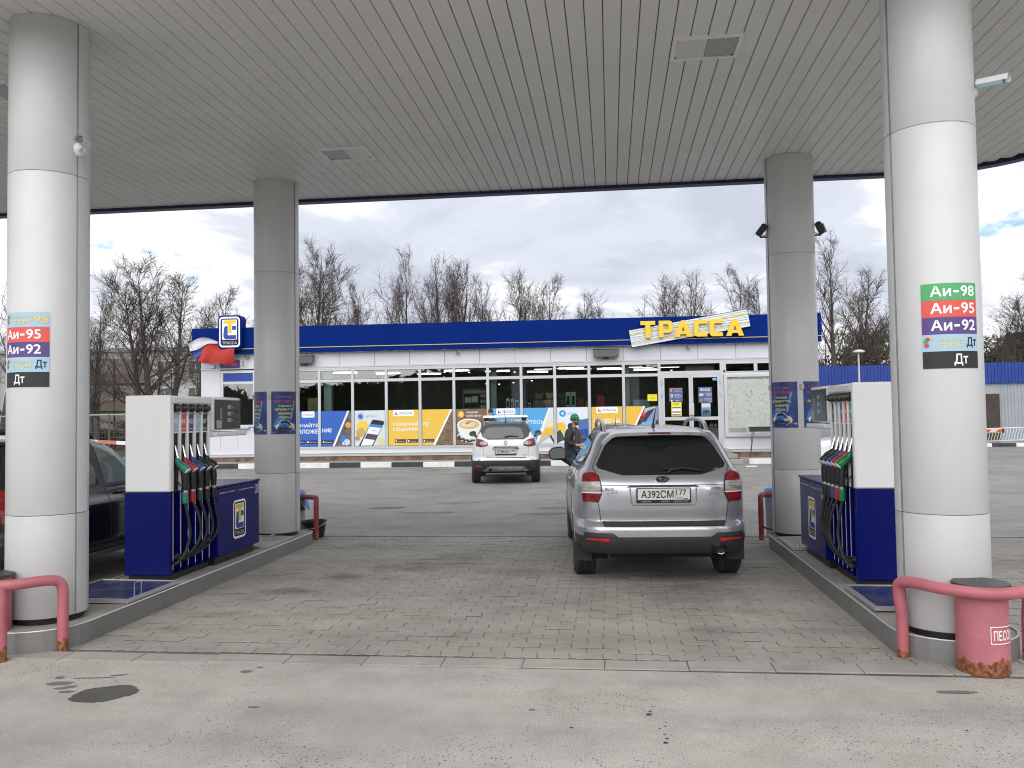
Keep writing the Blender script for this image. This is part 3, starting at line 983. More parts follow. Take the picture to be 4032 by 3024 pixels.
# ---------------------------------------------------------------- fuel pumps
def fuel_pump(cx, y0, s, label, grades, number):
    t = thing('fuel_pump', label, 'fuel pump', (cx, y0, KH), 0, 'five hose fuel pumps on the islands')
    SX = Matrix.Diagonal((s, 1, 1, 1))
    def mbx(name, a, b_, m, parent=t, bevel=0.0):
        mb = MB(SX)
        mb.box(a, b_)
        if s < 0:
            mb.f = [f[::-1] for f in mb.f]
        return mb.build(name, m, parent, bevel=bevel)
    B = 0.875                                            # height where blue turns white
    mbx('plinth', (-0.21, 0.03, 0), (0.21, 0.86, 0.055), BLACK)
    mbx('lower_cover', (-0.24, 0.0, 0.055), (0.24, 0.055, B), PUMPBLUE, bevel=0.006)
    mbx('upper_cover', (-0.24, 0.0, B + 0.002), (0.24, 0.055, 1.845), PUMPWHITE, bevel=0.018)
    mbx('lower_body', (-0.235, 0.056, 0.055), (0.165, 0.86, B), PUMPBLUE)
    mbx('upper_body', (-0.235, 0.056, B + 0.002), (0.165, 0.86, 1.80), PUMPWHITE)
    mbx('head', (-0.24, 0.057, 1.755), (0.238, 0.90, 1.84), PUMPWHITE, bevel=0.02)
    nb = 5
    bw = 0.152
    ys = [0.075 + bw * (k + 0.5) for k in range(nb)]
    for k in range(nb + 1):
        yy = 0.062 + bw * k
        mbx('rib', (0.166, yy, B + 0.002), (0.232, yy + 0.028, 1.753), PUMPWHITE, bevel=0.006)
        mbx('lower_rib', (0.166, yy, 0.058), (0.228, yy + 0.028, B), PUMPBLUE, bevel=0.005)
        mbx('white_line', (0.2285, yy + 0.010, 0.10), (0.231, yy + 0.018, B - 0.01), CREAM)
    for k, (lab, tone, noz) in enumerate(grades):
        yc = ys[k]
        h = bw / 2 - 0.018
        # breakaway cone at the top of the bay
        mb = MB(SX)
        mb.lathe([(0.0, 0.20), (0.044, 0.20), (0.046, 0.214), (0.036, 0.218), (0.042, 0.23), (0.038, 0.25), (0.030, 0.268), (0.026, 0.280), (0.0, 0.280)], 14, (0, yc, 1.715), 'x')
        mb.build('hose_cone', mat('cone_black', (0.030, 0.029, 0.024), 0.35), t, smooth=True)
        p = mbx('grade_panel', (0.190, yc - h, 1.475), (0.216, yc + h, 1.655), tone)
        if lab:
            fn = lambda u, w: (s * 0.2175, yc + s * u, w)
            lettering(lab, (-h * 0.75, 1.555, h * 0.75, 1.60), fn, CREAM, p, 0.03)
            lettering('топливо', (-h * 0.7, 1.495, h * 0.7, 1.508), fn, CREAM, p, 0.02)
        mbx('nozzle_slot', (0.186, yc - h, 1.02), (0.206, yc + h, 1.458), DARKVOID)
        mbx('slot_bar', (0.166, yc - h, 1.459), (0.218, yc + h, 1.474), PUMPWHITE)
        mbx('bay_back', (0.166, yc - h, 1.656), (0.200, yc + h, 1.752), PUMPWHITE)
        mbx('boot', (0.170, yc - 0.038, 0.86), (0.225, yc + 0.038, 1.10), BLACK, bevel=0.01)
        # the nozzle: spout, grip body, badge, handle, coloured collar
        nz, badge, collar = noz
        mb = MB(SX)
        mb.tube(spline([(0.210, yc, 1.335), (0.228, yc, 1.265), (0.245, yc, 1.20)], 6), [0.010, 0.011, 0.012, 0.013, 0.014, 0.016, 0.016], 8)
        n_ = mb.build('nozzle', STEEL, t, smooth=True)
        mb = MB(SX)
        mb.tube(spline([(0.228, yc, 1.215), (0.250, yc, 1.155), (0.300, yc, 1.115), (0.345, yc, 1.075)], 8), [0.020, 0.030, 0.034, 0.036, 0.040, 0.044, 0.046, 0.044, 0.038], 10)
        mb.build('grip', nz, n_, smooth=True)
        mb = MB(SX)
        mb.tube([(0.343, yc, 1.077), (0.349, yc, 1.071)], 0.038, 14)
        mb.build('badge_ring', CREAM, n_)
        mb = MB(SX)
        mb.tube([(0.347, yc, 1.073), (0.352, yc, 1.068)], 0.029, 14)
        mb.build('badge', badge, n_)
        mb = MB(SX)
        mb.tube([(0.305, yc, 1.10), (0.318, yc, 1.0), (0.318, yc, 0.885)], [0.036, 0.036, 0.030], 10)
        mb.build('sleeve', BLACK, n_, smooth=True)
        mb = MB(SX)
        mb.tube([(0.225, yc, 1.13), (0.222, yc, 1.0), (0.27, yc, 0.93)], 0.008, 6)
        mb.build('trigger_guard', BLACK, n_)
        mb = MB(SX)
        mb.tube([(0.318, yc, 0.885), (0.318, yc, 0.862)], 0.029, 12)
        mb.build('coupling', STEEL, n_)
        mb = MB(SX)
        mb.tube([(0.318, yc, 0.862), (0.318, yc, 0.80), (0.318, yc, 0.755)], [0.031, 0.033, 0.030], 12)
        mb.build('collar', collar, n_, smooth=True)
        # hose loop: down, out, and back into the foot of the bay
        low = 0.30 - 0.035 * ((k * 2) % 5) / 4 - (0.06 if k == 0 else 0)
        endy = 0.05 + 0.045 * k
        mb = MB(SX)
        bulge = 0.33 + 0.012 * ((k * 3) % 4)
        mb.tube(spline([(0.318, yc, 0.76), (bulge + 0.015, yc + 0.01, 0.60), (bulge + 0.03, yc + 0.015, 0.42), (bulge, yc - 0.05 - 0.03 * k, low), (0.285, yc - 0.12 - 0.07 * k, low - 0.07), (0.245, endy + 0.02, low - 0.085 + 0.02), (0.20, endy - 0.01, low - 0.06)], 30), 0.0155, 8)
        mb.build('hose', RUBBER, t, smooth=True)
    # a hose on the other lane's side
    mb = MB(SX)
    mb.tube(spline([(-0.30, 0.30, 0.95), (-0.335, 0.26, 0.6), (-0.33, 0.2, 0.35), (-0.29, 0.1, 0.24), (-0.24, 0.06, 0.25)], 18), 0.0155, 8)
    mb.build('hose', RUBBER, t, smooth=True)
    # display head reaching past the column
    d = mbx('display_head', (-0.24, 0.905, 1.47), (0.238, 1.60, 1.845), PUMPWHITE, bevel=0.02)
    mbx('neck', (-0.2, 0.86, 1.40), (0.2, 1.0, 1.79), PUMPWHITE)
    mbx('tray', (-0.22, 0.92, 1.405), (0.275, 1.70, 1.455), PUMPWHITE, bevel=0.012)
    scr = mbx('screen_panel', (0.2385, 0.945, 1.485), (0.247, 1.585, 1.815), mat('screen_glass', (0.016, 0.018, 0.020), 0.22, spec=0.4), bevel=0.003)
    fn = lambda u, w, l=0.0: (s * (0.2478 + l), 1.265 + s * u, w)
    LCD = mat('lcd_grey', (0.30, 0.32, 0.32), 0.25)
    for zc in (1.735, 1.66, 1.585):
        sgn = s
        mrect('readout', -0.02, zc - 0.022, 0.075, zc + 0.022, fn, LCD, scr)
        mrect('unit_mark', 0.11, zc - 0.006, 0.15, zc + 0.006, fn, LCD, scr)
    for q in range(6):
        mrect('key_mark', -0.20, 1.60 + 0.022 * q, -0.155, 1.614 + 0.022 * q, fn, LCD, scr)
    mrect('info_card', -0.29, 1.495, -0.16, 1.585, fn, mat('card_grey', (0.36, 0.36, 0.36), 0.5), scr)
    mapped('card_reader', disc(0.20, 1.60, 0.014), fn, BLACK, scr)
    mrect('card_slot', 0.18, 1.65, 0.225, 1.69, fn, BLACK, scr)
    mapped('sensor', disc(0.0, 1.79, 0.009), fn, BLACK, scr)
    # motor cabinet
    mbx('cabinet_plinth', (-0.25, 0.92, 0), (0.25, 1.93, 0.085), BLACK)
    cab = mbx('cabinet', (-0.30, 0.885, 0.085), (0.30, 1.985, 0.835), PUMPBLUE, bevel=0.012)
    mbx('cabinet_lid', (-0.312, 0.875, 0.837), (0.312, 1.995, 0.862), PUMPBLUE, bevel=0.006)
    cf = lambda u, w, l=0.0: (s * (0.3015 + l), 1.435 + s * u, w)
    emblem(cab, cf, -0.165, 0.225, 0.165, 0.665)
    fn2 = lambda u, w: cf(u, w)
    lettering('заправочные пистолеты', (-0.50, 0.765, -0.09, 0.785), fn2, CREAM, cab, 0.0)
    lettering('не использовать без воды', (-0.04, 0.765, 0.39, 0.785), fn2, CREAM, cab, 0.0)
    mrect('number_plate', 0.425, 0.70, 0.525, 0.80, cf, CREAM, cab)
    mrect('number_field', 0.431, 0.706, 0.519, 0.794, lambda u, w: cf(u, w, 0.001), PUMPBLUE, cab)
    lettering(number, (0.455, 0.715, 0.495, 0.785), lambda u, w: cf(u, w, 0.002), CREAM, cab, 0.03)
    return t
TEAL = mat('nozzle_teal', (0.03, 0.20, 0.165), 0.4)
NGREEN = mat('nozzle_green', (0.012, 0.16, 0.055), 0.35)
NRED = mat('nozzle_red', (0.38, 0.02, 0.03), 0.4)
NBLUE = mat('nozzle_blue', (0.015, 0.06, 0.22), 0.4)
NBLK = mat('nozzle_black', (0.016, 0.016, 0.017), 0.42)
CTEAL = pm(95, 185, 175)
LB = pm(165, 190, 205)
fuel_pump(-4.59, 7.89, 1, 'blue and white fuel pump with a teal nozzle nearest, marked 3', [('95', LB, (TEAL, CTEAL, TEAL)), ('95', REDR, (NRED, pm(200, 90, 80), NRED)), ('92', PURP, (NBLUE, pm(70, 110, 170), mat('collar_dark_teal', (0.012, 0.06, 0.06), 0.45))), ('ДТ', LB, (NBLK, CTEAL, NBLK)), ('ДТ', BLK, (NBLK, pm(120, 120, 120), NBLK))], '3')
fuel_pump(2.43, 7.93, -1, 'blue and white fuel pump with a bright green nozzle nearest, marked 2', [('98', GRN, (NGREEN, pm(100, 190, 120), NGREEN)), ('95', REDR, (NRED, pm(200, 90, 80), NRED)), ('92', PURP, (NBLUE, pm(80, 120, 190), mat('collar_blue', (0.012, 0.07, 0.2), 0.4))), ('ДТ', LB, (NBLK, CTEAL, NBLK)), ('ДТ', BLK, (NBLK, pm(120, 120, 120), NBLK))], '2')

# ---------------------------------------------------------------- things on the islands
def rusty_paint(name, rgb):
    """old red paint, rusted through near the ground and chipped here and there"""
    m = mat(name, rgb, 0.5, var=0.16, scale=3.5, bump=0.15, bscale=30)
    t = m.node_tree
    b = t.nodes['Principled BSDF']
    link = b.inputs['Base Color'].links[0]
    src = link.from_socket
    geo = t.nodes.new('ShaderNodeNewGeometry')
    sp = t.nodes.new('ShaderNodeSeparateXYZ')
    t.links.new(geo.outputs['Position'], sp.inputs[0])
    nz = t.nodes.new('ShaderNodeTexNoise')
    nz.inputs['Scale'].default_value = 9
    nz.inputs['Detail'].default_value = 6
    t.links.new(geo.outputs['Position'], nz.inputs['Vector'])
    mr = t.nodes.new('ShaderNodeMapRange')
    mr.inputs['From Min'].default_value = 0.0
    mr.inputs['From Max'].default_value = 0.22
    mr.inputs['To Min'].default_value = 0.36
    mr.inputs['To Max'].default_value = -0.10
    t.links.new(sp.outputs[2], mr.inputs['Value'])
    ad = t.nodes.new('ShaderNodeMath')
    ad.operation = 'ADD'
    t.links.new(nz.outputs['Fac'], ad.inputs[0])
    t.links.new(mr.outputs[0], ad.inputs[1])
    cr = t.nodes.new('ShaderNodeValToRGB')
    cr.color_ramp.elements[0].position = 0.70
    cr.color_ramp.elements[0].color = (0, 0, 0, 1)
    cr.color_ramp.elements[1].position = 0.715
    cr.color_ramp.elements[1].color = (1, 1, 1, 1)
    t.links.new(ad.outputs[0], cr.inputs[0])
    n3 = t.nodes.new('ShaderNodeTexNoise')
    n3.inputs['Scale'].default_value = 40
    t.links.new(geo.outputs['Position'], n3.inputs['Vector'])
    rust = t.nodes.new('ShaderNodeValToRGB')
    rust.color_ramp.elements[0].color = (0.10, 0.035, 0.015, 1)
    rust.color_ramp.elements[1].color = (0.34, 0.12, 0.05, 1)
    rust.color_ramp.elements[0].position = 0.35
    rust.color_ramp.elements[1].position = 0.62
    t.links.new(n3.outputs['Fac'], rust.inputs[0])
    mx = t.nodes.new('ShaderNodeMix')
    mx.data_type = 'RGBA'
    t.links.new(cr.outputs[0], mx.inputs['Factor'])
    t.links.new(src, mx.inputs['A'])
    t.links.new(rust.outputs[0], mx.inputs['B'])
    t.links.new(mx.outputs['Result'], b.inputs['Base Color'])
    return m
PINKRED = rusty_paint('faded_red_paint', (0.43, 0.125, 0.15))
DEEPRED = rusty_paint('deep_red_paint', (0.24, 0.035, 0.045))
SANDPINK = rusty_paint('sand_bin_paint', (0.47, 0.155, 0.185))
def hoop(label, bar, posts, m, r=0.04):
    """bent pipe barrier: one curved bar standing on posts"""
    t = thing('pipe_barrier', label, 'barrier', (0, 0, 0), 0, 'bent red pipe barriers at the island ends')
    MB().tube(spline(bar, 40), r, 12).build('bar', m, t, smooth=True)
    for p in posts:
        MB().tube([(p[0], p[1], -0.02), (p[0], p[1], p[2])], r, 12).build('post', m, t, smooth=True)
    return t
hoop('faded red pipe barrier bent around the front pillar with three coloured fuel rows', [(-4.205, 6.05, 0.30), (-4.205, 6.05, 0.46), (-4.225, 6.02, 0.535), (-4.28, 5.93, 0.557), (-4.38, 5.83, 0.553), (-4.52, 5.765, 0.548), (-4.72, 5.76, 0.55), (-4.9, 5.86, 0.55), (-4.97, 6.02, 0.5), (-4.98, 6.05, 0.3)], [(-4.205, 6.05, 0.32), (-4.50, 5.77, 0.545), (-4.98, 6.05, 0.32)], PINKRED)
hoop('faded red pipe barrier bent around the sand bin', [(2.022, 6.27, 0.30), (2.002, 6.26, 0.46), (2.005, 6.235, 0.53), (2.06, 6.13, 0.555), (2.18, 5.93, 0.555), (2.40, 5.80, 0.55), (2.62, 5.83, 0.556), (2.78, 6.0, 0.56), (2.845, 6.2, 0.50), (2.85, 6.25, 0.3)], [(2.024, 6.272, 0.32), (2.85, 6.25, 0.32)], PINKRED)
hoop('dark red pipe barrier behind the black bucket', [(-4.25, 11.76, 0.3), (-4.25, 11.76, 0.53), (-4.26, 11.79, 0.60), (-4.33, 11.86, 0.605), (-4.45, 11.92, 0.605), (-4.62, 11.95, 0.605), (-4.8, 11.92, 0.6), (-4.92, 11.8, 0.55), (-4.93, 11.78, 0.3)], [(-4.25, 11.76, 0.32), (-4.93, 11.78, 0.32)], DEEPRED, 0.037)
hoop('dark red pipe barrier past the silver car by the grey litter bin', [(2.02, 11.84, 0.3), (2.02, 11.84, 0.54), (2.03, 11.87, 0.60), (2.10, 11.95, 0.615), (2.25, 12.0, 0.615), (2.45, 12.02, 0.61), (2.68, 11.98, 0.6), (2.80, 11.88, 0.55), (2.81, 11.86, 0.3)], [(2.02, 11.84, 0.32), (2.81, 11.86, 0.32)], DEEPRED, 0.037)

def sand_bin(x, y, label, sign):
    t = thing('sand_bin', label, 'sand bin', (x, y, 0), 0, 'pink fire sand bins at the island fronts')
    MB().lathe([(0.0, 0.0), (0.160, 0.0), (0.163, 0.01), (0.160, 0.30), (0.161, 0.565), (0.0, 0.565)], 40).build('drum', SANDPINK, t, smooth=True)
    MB().lathe([(0.0, 0.568), (0.178, 0.568), (0.180, 0.578), (0.174, 0.590), (0.0, 0.598)], 40).build('lid', mat('lid_brown', (0.045, 0.040, 0.040), 0.45, var=0.2), t, smooth=True)
    if sign:
        fn = around(x, y, R(-62), 0.1625)
        ink = around(x, y, R(-62), 0.164)
        MB().grid(lambda a, b_: fn(-0.095 + 0.20 * a, 0.215 + 0.115 * b_), 12, 1).build('label_field', mat('label_red', (0.50, 0.13, 0.13), 0.5, var=0.2, scale=12), t, smooth=True)
        for a in ((-0.095, 0.215, 0.105, 0.221), (-0.095, 0.324, 0.105, 0.330), (-0.095, 0.221, -0.09, 0.324), (0.10, 0.221, 0.105, 0.324)):
            mrect('label_border', *a, ink, CREAM, t, 10)
        lettering('ПЕСОК', (-0.075, 0.238, 0.088, 0.305), ink, CREAM, t, 0.02, name='label_word')
    return t
sand_bin(2.445, 6.0, 'pink rusty sand bin with a ПЕСОК label and dark lid', True)
sand_bin(-4.79, 6.0, 'sand bin cut off by the frame edge, behind the barrier near the dark car', False)

PLATEBLUE = mat('hatch_blue', (0.018, 0.024, 0.11), 0.25, var=0.5, scale=5, var2=(0.09, 0.09, 0.115))
PLATEGREY = mat('hatch_grey', (0.36, 0.36, 0.35), 0.4, metal=0.4, var=0.25, scale=6)
EDGE = mat('hatch_edge', (0.6, 0.6, 0.6), 0.35, metal=0.6)
def hatch(x0, y0, x1, y1, m, label, tilt=0.0, handle=None):
    t = thing('hatch_cover', label, 'hatch cover', ((x0 + x1) / 2, (y0 + y1) / 2, KH + 0.006), 0, 'metal hatch covers on the islands')
    t.rotation_euler = (0, tilt, 0)
    w, d = (x1 - x0) / 2, (y1 - y0) / 2
    box('plate', (-w + 0.02, -d + 0.02, 0.004), (w - 0.02, d - 0.02, 0.030), m, t)
    for a, b_ in (((-w, -d, 0), (w, -d + 0.02, 0.036)), ((-w, d - 0.02, 0), (w, d, 0.036)), ((-w, -d + 0.02, 0), (-w + 0.02, d - 0.02, 0.036)), ((w - 0.02, -d + 0.02, 0), (w, d - 0.02, 0.036))):
        box('edge', a, b_, EDGE, t)
    if handle:
        hx, hy = handle
        MB().tube([(hx, hy - 0.05, 0.03), (hx, hy - 0.05, 0.105), (hx + 0.01, hy + 0.05, 0.105), (hx + 0.01, hy + 0.05, 0.03)], 0.005, 6).build('handle', STEEL, t)
    return t
hatch(-5.0, 6.92, -4.20, 7.78, PLATEBLUE, 'blue hatch cover with a wire handle before the pump marked 3', 0.01, (0.24, -0.02))
hatch(2.04, 6.95, 2.84, 7.82, PLATEBLUE, 'blue hatch cover before the pump marked 2, beside the sand bin pillar')
hatch(-4.98, 9.95, -4.22, 10.78, PLATEGREY, 'bare grey hatch cover at the rear pillar by the bucket', 0.02, (0.26, 0.0))
hatch(2.04, 9.98, 2.80, 10.80, PLATEGREY, 'bare grey hatch cover at the rear pillar by the silver car', -0.02, (-0.3, -0.36))

GREYBIN = mat('bin_grey', (0.30, 0.31, 0.33), 0.5)
BAG = mat('blue_bag', (0.10, 0.32, 0.72), 0.35, bump=0.4, bscale=25)
def litter_bin(x, y, label):
    t = thing('litter_bin', label, 'litter bin', (x, y, 0), 0, 'grey litter bins with blue bags')
    MB().lathe([(0.0, 0.0), (0.135, 0.0), (0.15, 0.62), (0.146, 0.62), (0.13, 0.02)], 24).build('drum', GREYBIN, t, smooth=True)
    rnd = random.Random(5)
    MB().lathe([(0.143, 0.5), (0.152, 0.565), (0.155, 0.60), (0.157, 0.63), (0.150, 0.67), (0.135, 0.685), (0.12, 0.64), (0.11, 0.5)], 18).build('bag', BAG, t, smooth=True)
    mb = MB()
    mb.grid(lambda u, v: (0.15 + 0.05 * v + 0.012 * math.sin(u * 9), -0.09 + 0.13 * u, 0.62 + 0.05 * math.sin(u * 5 + 1) - 0.22 * v * (1 - 0.3 * u)), 8, 6)
    mb.build('bag_flap', BAG, t, smooth=True)
    return t
litter_bin(-4.68, 12.06, 'grey litter bin with a blue bag by the black bucket')
litter_bin(2.27, 12.10, 'grey litter bin with a blue bag near the silver car')
t = thing('bucket', 'black plastic bucket standing by the dark red post', 'bucket', (-4.37, 12.02, 0))
MB().lathe([(0.0, 0.005), (0.125, 0.0), (0.135, 0.01), (0.172, 0.235), (0.186, 0.238), (0.186, 0.252), (0.168, 0.25), (0.13, 0.02), (0.0, 0.02)], 32).build('pail', BLACK, t, smooth=True)
MB().tube(spline([(-0.183, 0, 0.235), (-0.14, -0.14, 0.19), (0, -0.19, 0.15), (0.14, -0.14, 0.19), (0.183, 0, 0.235)], 16), 0.005, 6).build('handle', STEEL, t, smooth=True)
t = thing('window_squeegee', 'black squeegee leaning on the rear pillar by the litter bin', 'squeegee', (-4.55, 11.86, 0))
MB().tube([(-0.06, -0.05, 0.88), (-0.005, 0.0, 0.62), (0.012, 0.01, 0.55)], [0.010, 0.012, 0.016], 8).build('handle', BLACK, t, smooth=True)
MB().prism([(0.0, 0.56), (0.03, 0.56), (0.105, 0.43), (0.0, 0.40)], -0.02, 0.02).build('blade', BLACK, t, bevel=0.006)
t = thing('scrubbing_brush', 'small black brush lying at the island end near the silver car', 'brush', (2.06, 11.42, KH))
MB().tube([(-0.1, 0.05, 0.075), (-0.02, 0.0, 0.045), (0.10, -0.02, 0.03)], 0.014, 8).build('handle', BLACK, t, smooth=True)
box('bristles', (0.06, -0.05, 0.0), (0.14, 0.02, 0.03), BLACK, t)

# ---------------------------------------------------------------- security cameras
CAMWHITE = mat('camera_white', (0.72, 0.74, 0.74), 0.35)
CAMTEAL = mat('camera_pale_teal', (0.42, 0.60, 0.62), 0.35)
CAMDARK = mat('camera_dark', (0.03, 0.03, 0.032), 0.5)
def bullet_camera(label, base, elbow, centre, aim, length, r, hood=True, body=CAMWHITE, plate=True):
    t = thing('security_camera', label, 'security camera', (0, 0, 0), 0, 'security cameras')
    base, elbow, centre, aim = Vector(base), Vector(elbow), Vector(centre), Vector(aim).normalized()
    d = (elbow - base).normalized()
    if plate:
        MB().tube([base - d * 0.01, base + d * 0.012, base + d * 0.03], [0.055, 0.055, 0.03], 16).build('mount', CAMWHITE, t, smooth=True)
    MB().tube([base, elbow, centre - aim * (length * 0.25)], 0.016, 8).build('arm', CAMWHITE if plate else CAMDARK, t, smooth=True)
    a, b_ = centre - aim * length / 2, centre + aim * length / 2
    bd = MB().tube([a, a + aim * 0.012, b_ - aim * 0.01, b_], [r * 0.85, r, r, r * 0.94], 20).build('body', body, t, smooth=True)
    MB().tube([b_ - aim * 0.004, b_ + aim * 0.003], r * 0.82, 20).build('lens', mat('lens_black', (0.01, 0.01, 0.012), 0.1), t)
    if hood:
        side = aim.cross(Vector((0, 0, 1))).normalized()
        up = side.cross(aim)
        def fn(u, v):
            an = R(-15 + 210 * u)
            q = a + (b_ + aim * 0.035 - a) * v
            return q + side * math.cos(an) * (r + 0.006) + up * math.sin(an) * (r + 0.007)
        MB().grid(fn, 12, 1).build('hood', CAMWHITE, t, smooth=True)
    return t
bullet_camera('small white round camera on the front pillar near the dark car', (-4.305, 6.36, 3.99), (-4.24, 6.30, 3.985), (-4.175, 6.23, 4.00), (0.24, -0.95, -0.05), 0.13, 0.030)
bullet_camera('white and pale teal camera on the front pillar above the sand bin', (2.650, 6.34, 4.06), (2.675, 6.31, 4.06), (2.735, 6.25, 4.075), (0.78, -0.62, -0.06), 0.17, 0.034, body=CAMTEAL)
def housing_camera(label, base, tip, lean):
    t = thing('security_camera', label, 'security camera', (0, 0, 0), 0, 'security cameras')
    base, tip = Vector(base), Vector(tip)
    MB().tube([base, tip], 0.012, 8).build('arm', CAMDARK, t)
    MB().tube(spline([base + Vector((0, 0, 0.045)), (base + tip) / 2 + Vector((0, 0, 0.02)), tip + Vector((0, 0, 0.05))], 8), 0.005, 5).build('cable', CAMDARK, t)
    c = tip + Vector((lean * 0.02, -0.02, 0.085))
    ax = Vector((lean * 0.40, -0.55, 0.55)).normalized()
    a, b_ = c - ax * 0.075, c + ax * 0.075
    MB().tube([a, b_], [0.040, 0.046], 8).build('housing', mat('camera_taupe', (0.055, 0.05, 0.046), 0.5), t)
    MB().tube([b_, b_ + ax * 0.012], [0.046, 0.036], 8).build('front', CAMDARK, t)
    sd = Vector((-lean * 0.045, 0.01, 0.0))
    q = MB()
    o = c - Vector((lean * -0.045, 0, 0))
    o2 = c + Vector((-lean * 0.05, 0, 0))
    q.add([a + (o2 - c) + Vector((0, -0.04, 0)), a + (o2 - c) + Vector((0, 0.04, 0)), b_ + (o2 - c) + Vector((0, 0.04, 0)), b_ + (o2 - c) + Vector((0, -0.04, 0)),
           a + (o2 - c) * 1.15 + Vector((0, -0.04, 0)), a + (o2 - c) * 1.15 + Vector((0, 0.04, 0)), b_ + (o2 - c) * 1.15 + Vector((0, 0.04, 0)), b_ + (o2 - c) * 1.15 + Vector((0, -0.04, 0))],
          [(0, 1, 2, 3), (7, 6, 5, 4), (0, 4, 5, 1), (1, 5, 6, 2), (2, 6, 7, 3), (3, 7, 4, 0)])
    q.build('sun_shield', CAMWHITE, t)
    return t
housing_camera('black camera on the shop sign side of the rear pillar', (2.075, 11.16, 4.03), (1.98, 11.16, 4.03), 1)
housing_camera('black camera on the far side of the rear pillar above the blue shed', (2.665, 11.16, 4.03), (2.755, 11.16, 4.03), -1)
# ---------------------------------------------------------------- the shop
BLOC, BROT = (-0.7457, 30.556, 0), 0.0244
def bthing(name, label, cat, group=None):
    return thing(name, label, cat, BLOC, BROT, group)
shop = bthing('shop_building', 'low grey filling station shop with glass front and blue roof band', 'building')
def wm(y):
    return lambda u, w, l=0.0: (u, y - l, w)
GLASS = glass_mat('shop_glass', (0.80, 0.85, 0.82), 0.06)
BASEZ = 0.165
UL, UR = -14.67, 8.0
# walls, roof, floor
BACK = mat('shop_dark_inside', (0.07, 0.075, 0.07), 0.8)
box('side_wall', (UL, 0.05, BASEZ), (UL + 0.12, 7.0, 4.3), PANEL, shop)
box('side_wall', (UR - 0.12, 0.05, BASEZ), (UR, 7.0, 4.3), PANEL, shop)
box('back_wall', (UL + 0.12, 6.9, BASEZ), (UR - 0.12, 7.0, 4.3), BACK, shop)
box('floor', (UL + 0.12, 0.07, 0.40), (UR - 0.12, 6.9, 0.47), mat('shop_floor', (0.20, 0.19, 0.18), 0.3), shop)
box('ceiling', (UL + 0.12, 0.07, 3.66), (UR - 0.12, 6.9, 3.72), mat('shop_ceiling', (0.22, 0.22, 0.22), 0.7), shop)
box('roof', (UL - 0.1, -0.20, 5.0), (UR + 0.1, 7.15, 5.06), mat('roof_felt', (0.06, 0.06, 0.06), 0.8), shop)
# fascia in lengths
k = 0
u = -14.90
while u < 8.17:
    u1 = min(u + 3.3, 8.18)
    box('fascia_panel', (u + 0.0015, -0.26, 4.225), (u1 - 0.0015, -0.20, 5.215), FASCIA, shop)
    u = u1
box('fascia_panel', (8.12, -0.199, 4.225), (8.18, 7.2, 5.215), FASCIA, shop)
box('fascia_panel', (-14.90, -0.199, 4.225), (-14.84, 7.2, 5.215), FASCIA, shop)
box('fascia_soffit', (-14.84, -0.199, 4.24), (8.12, 0.0, 4.262), DARKBLUE, shop)
u = -14.9
pale = False
for ln, c in [(4.3, 0), (4.6, 0), (0.3, 1), (1.05, 0), (1.9, 1), (1.0, 0), (1.1, 1), (2.0, 0), (0.4, 1), (7.2, 0)]:
    u1 = min(u + ln, 8.2)
    MB().tube([(u + 0.003, -0.272, 4.41), (u1 - 0.003, -0.272, 4.41)], 0.014, 8).build('neon_stripe', pm(190, 185, 200) if c else mat('stripe_yellow', (0.62, 0.50, 0.16), 0.4), shop)
    u = u1
# upper wall panels
js = [-14.67, -13.22, -11.90, -10.59, -9.27, -7.94, -6.62, -5.31, -4.0, -2.69, -1.39, -0.08, 1.25, 2.58, 3.91, 5.25, 6.6, 8.0]
for a, b_ in zip(js, js[1:]):
    box('wall_panel', (a + 0.006, 0.0, 3.705), (b_ - 0.006, 0.05, 4.235), PANEL, shop, bevel=0.003)
box('panel_backing', (UL, 0.052, 3.65), (UR, 0.068, 4.24), mat('joint_grey', (0.2, 0.2, 0.21), 0.7), shop)
box('ledge', (-12.5 - 2.17, -0.045, 3.665), (UR, 0.02, 3.700), ALU, shop)
# base
box('base_panel', (UL, 0.004, 0.475), (2.50, 0.05, 0.615), PANEL, shop)
box('base_panel', (4.79, 0.004, 0.475), (UR, 0.05, 0.86), PANEL, shop)
box('drip_ledge', (UL, -0.05, 0.452), (2.50, 0.05, 0.474), mat('ledge_white', (0.75, 0.76, 0.78), 0.4), shop)
box('drip_ledge', (4.85, -0.05, 0.452), (UR, 0.05, 0.474), mat('ledge_white', (0.75, 0.76, 0.78), 0.4), shop)
box('skirting', (UL, -0.012, 0.345), (2.50, 0.05, 0.451), ALU, shop)
box('skirting', (4.85, -0.012, 0.345), (UR, 0.05, 0.451), ALU, shop)
BRICK = mat('plinth_brick', (0.22, 0.135, 0.095), 0.85, var=0.5, scale=3)
mb = MB()
for row in range(2):
    z = BASEZ + 0.006 + row * 0.083
    u = UL + 0.04 + row * 0.13
    while u < UR - 0.2:
        mb.box((u, 0.03 + random.uniform(-0.006, 0.004), z), (u + 0.245, 0.09, z + 0.074))
        u += 0.257
mb.build('plinth_bricks', BRICK, shop, kind='stuff')
box('plinth_core', (UL + 0.02, 0.042, BASEZ - 0.1), (UR - 0.02, 0.10, 0.345), mat('mortar', (0.22, 0.20, 0.18), 0.9), shop)
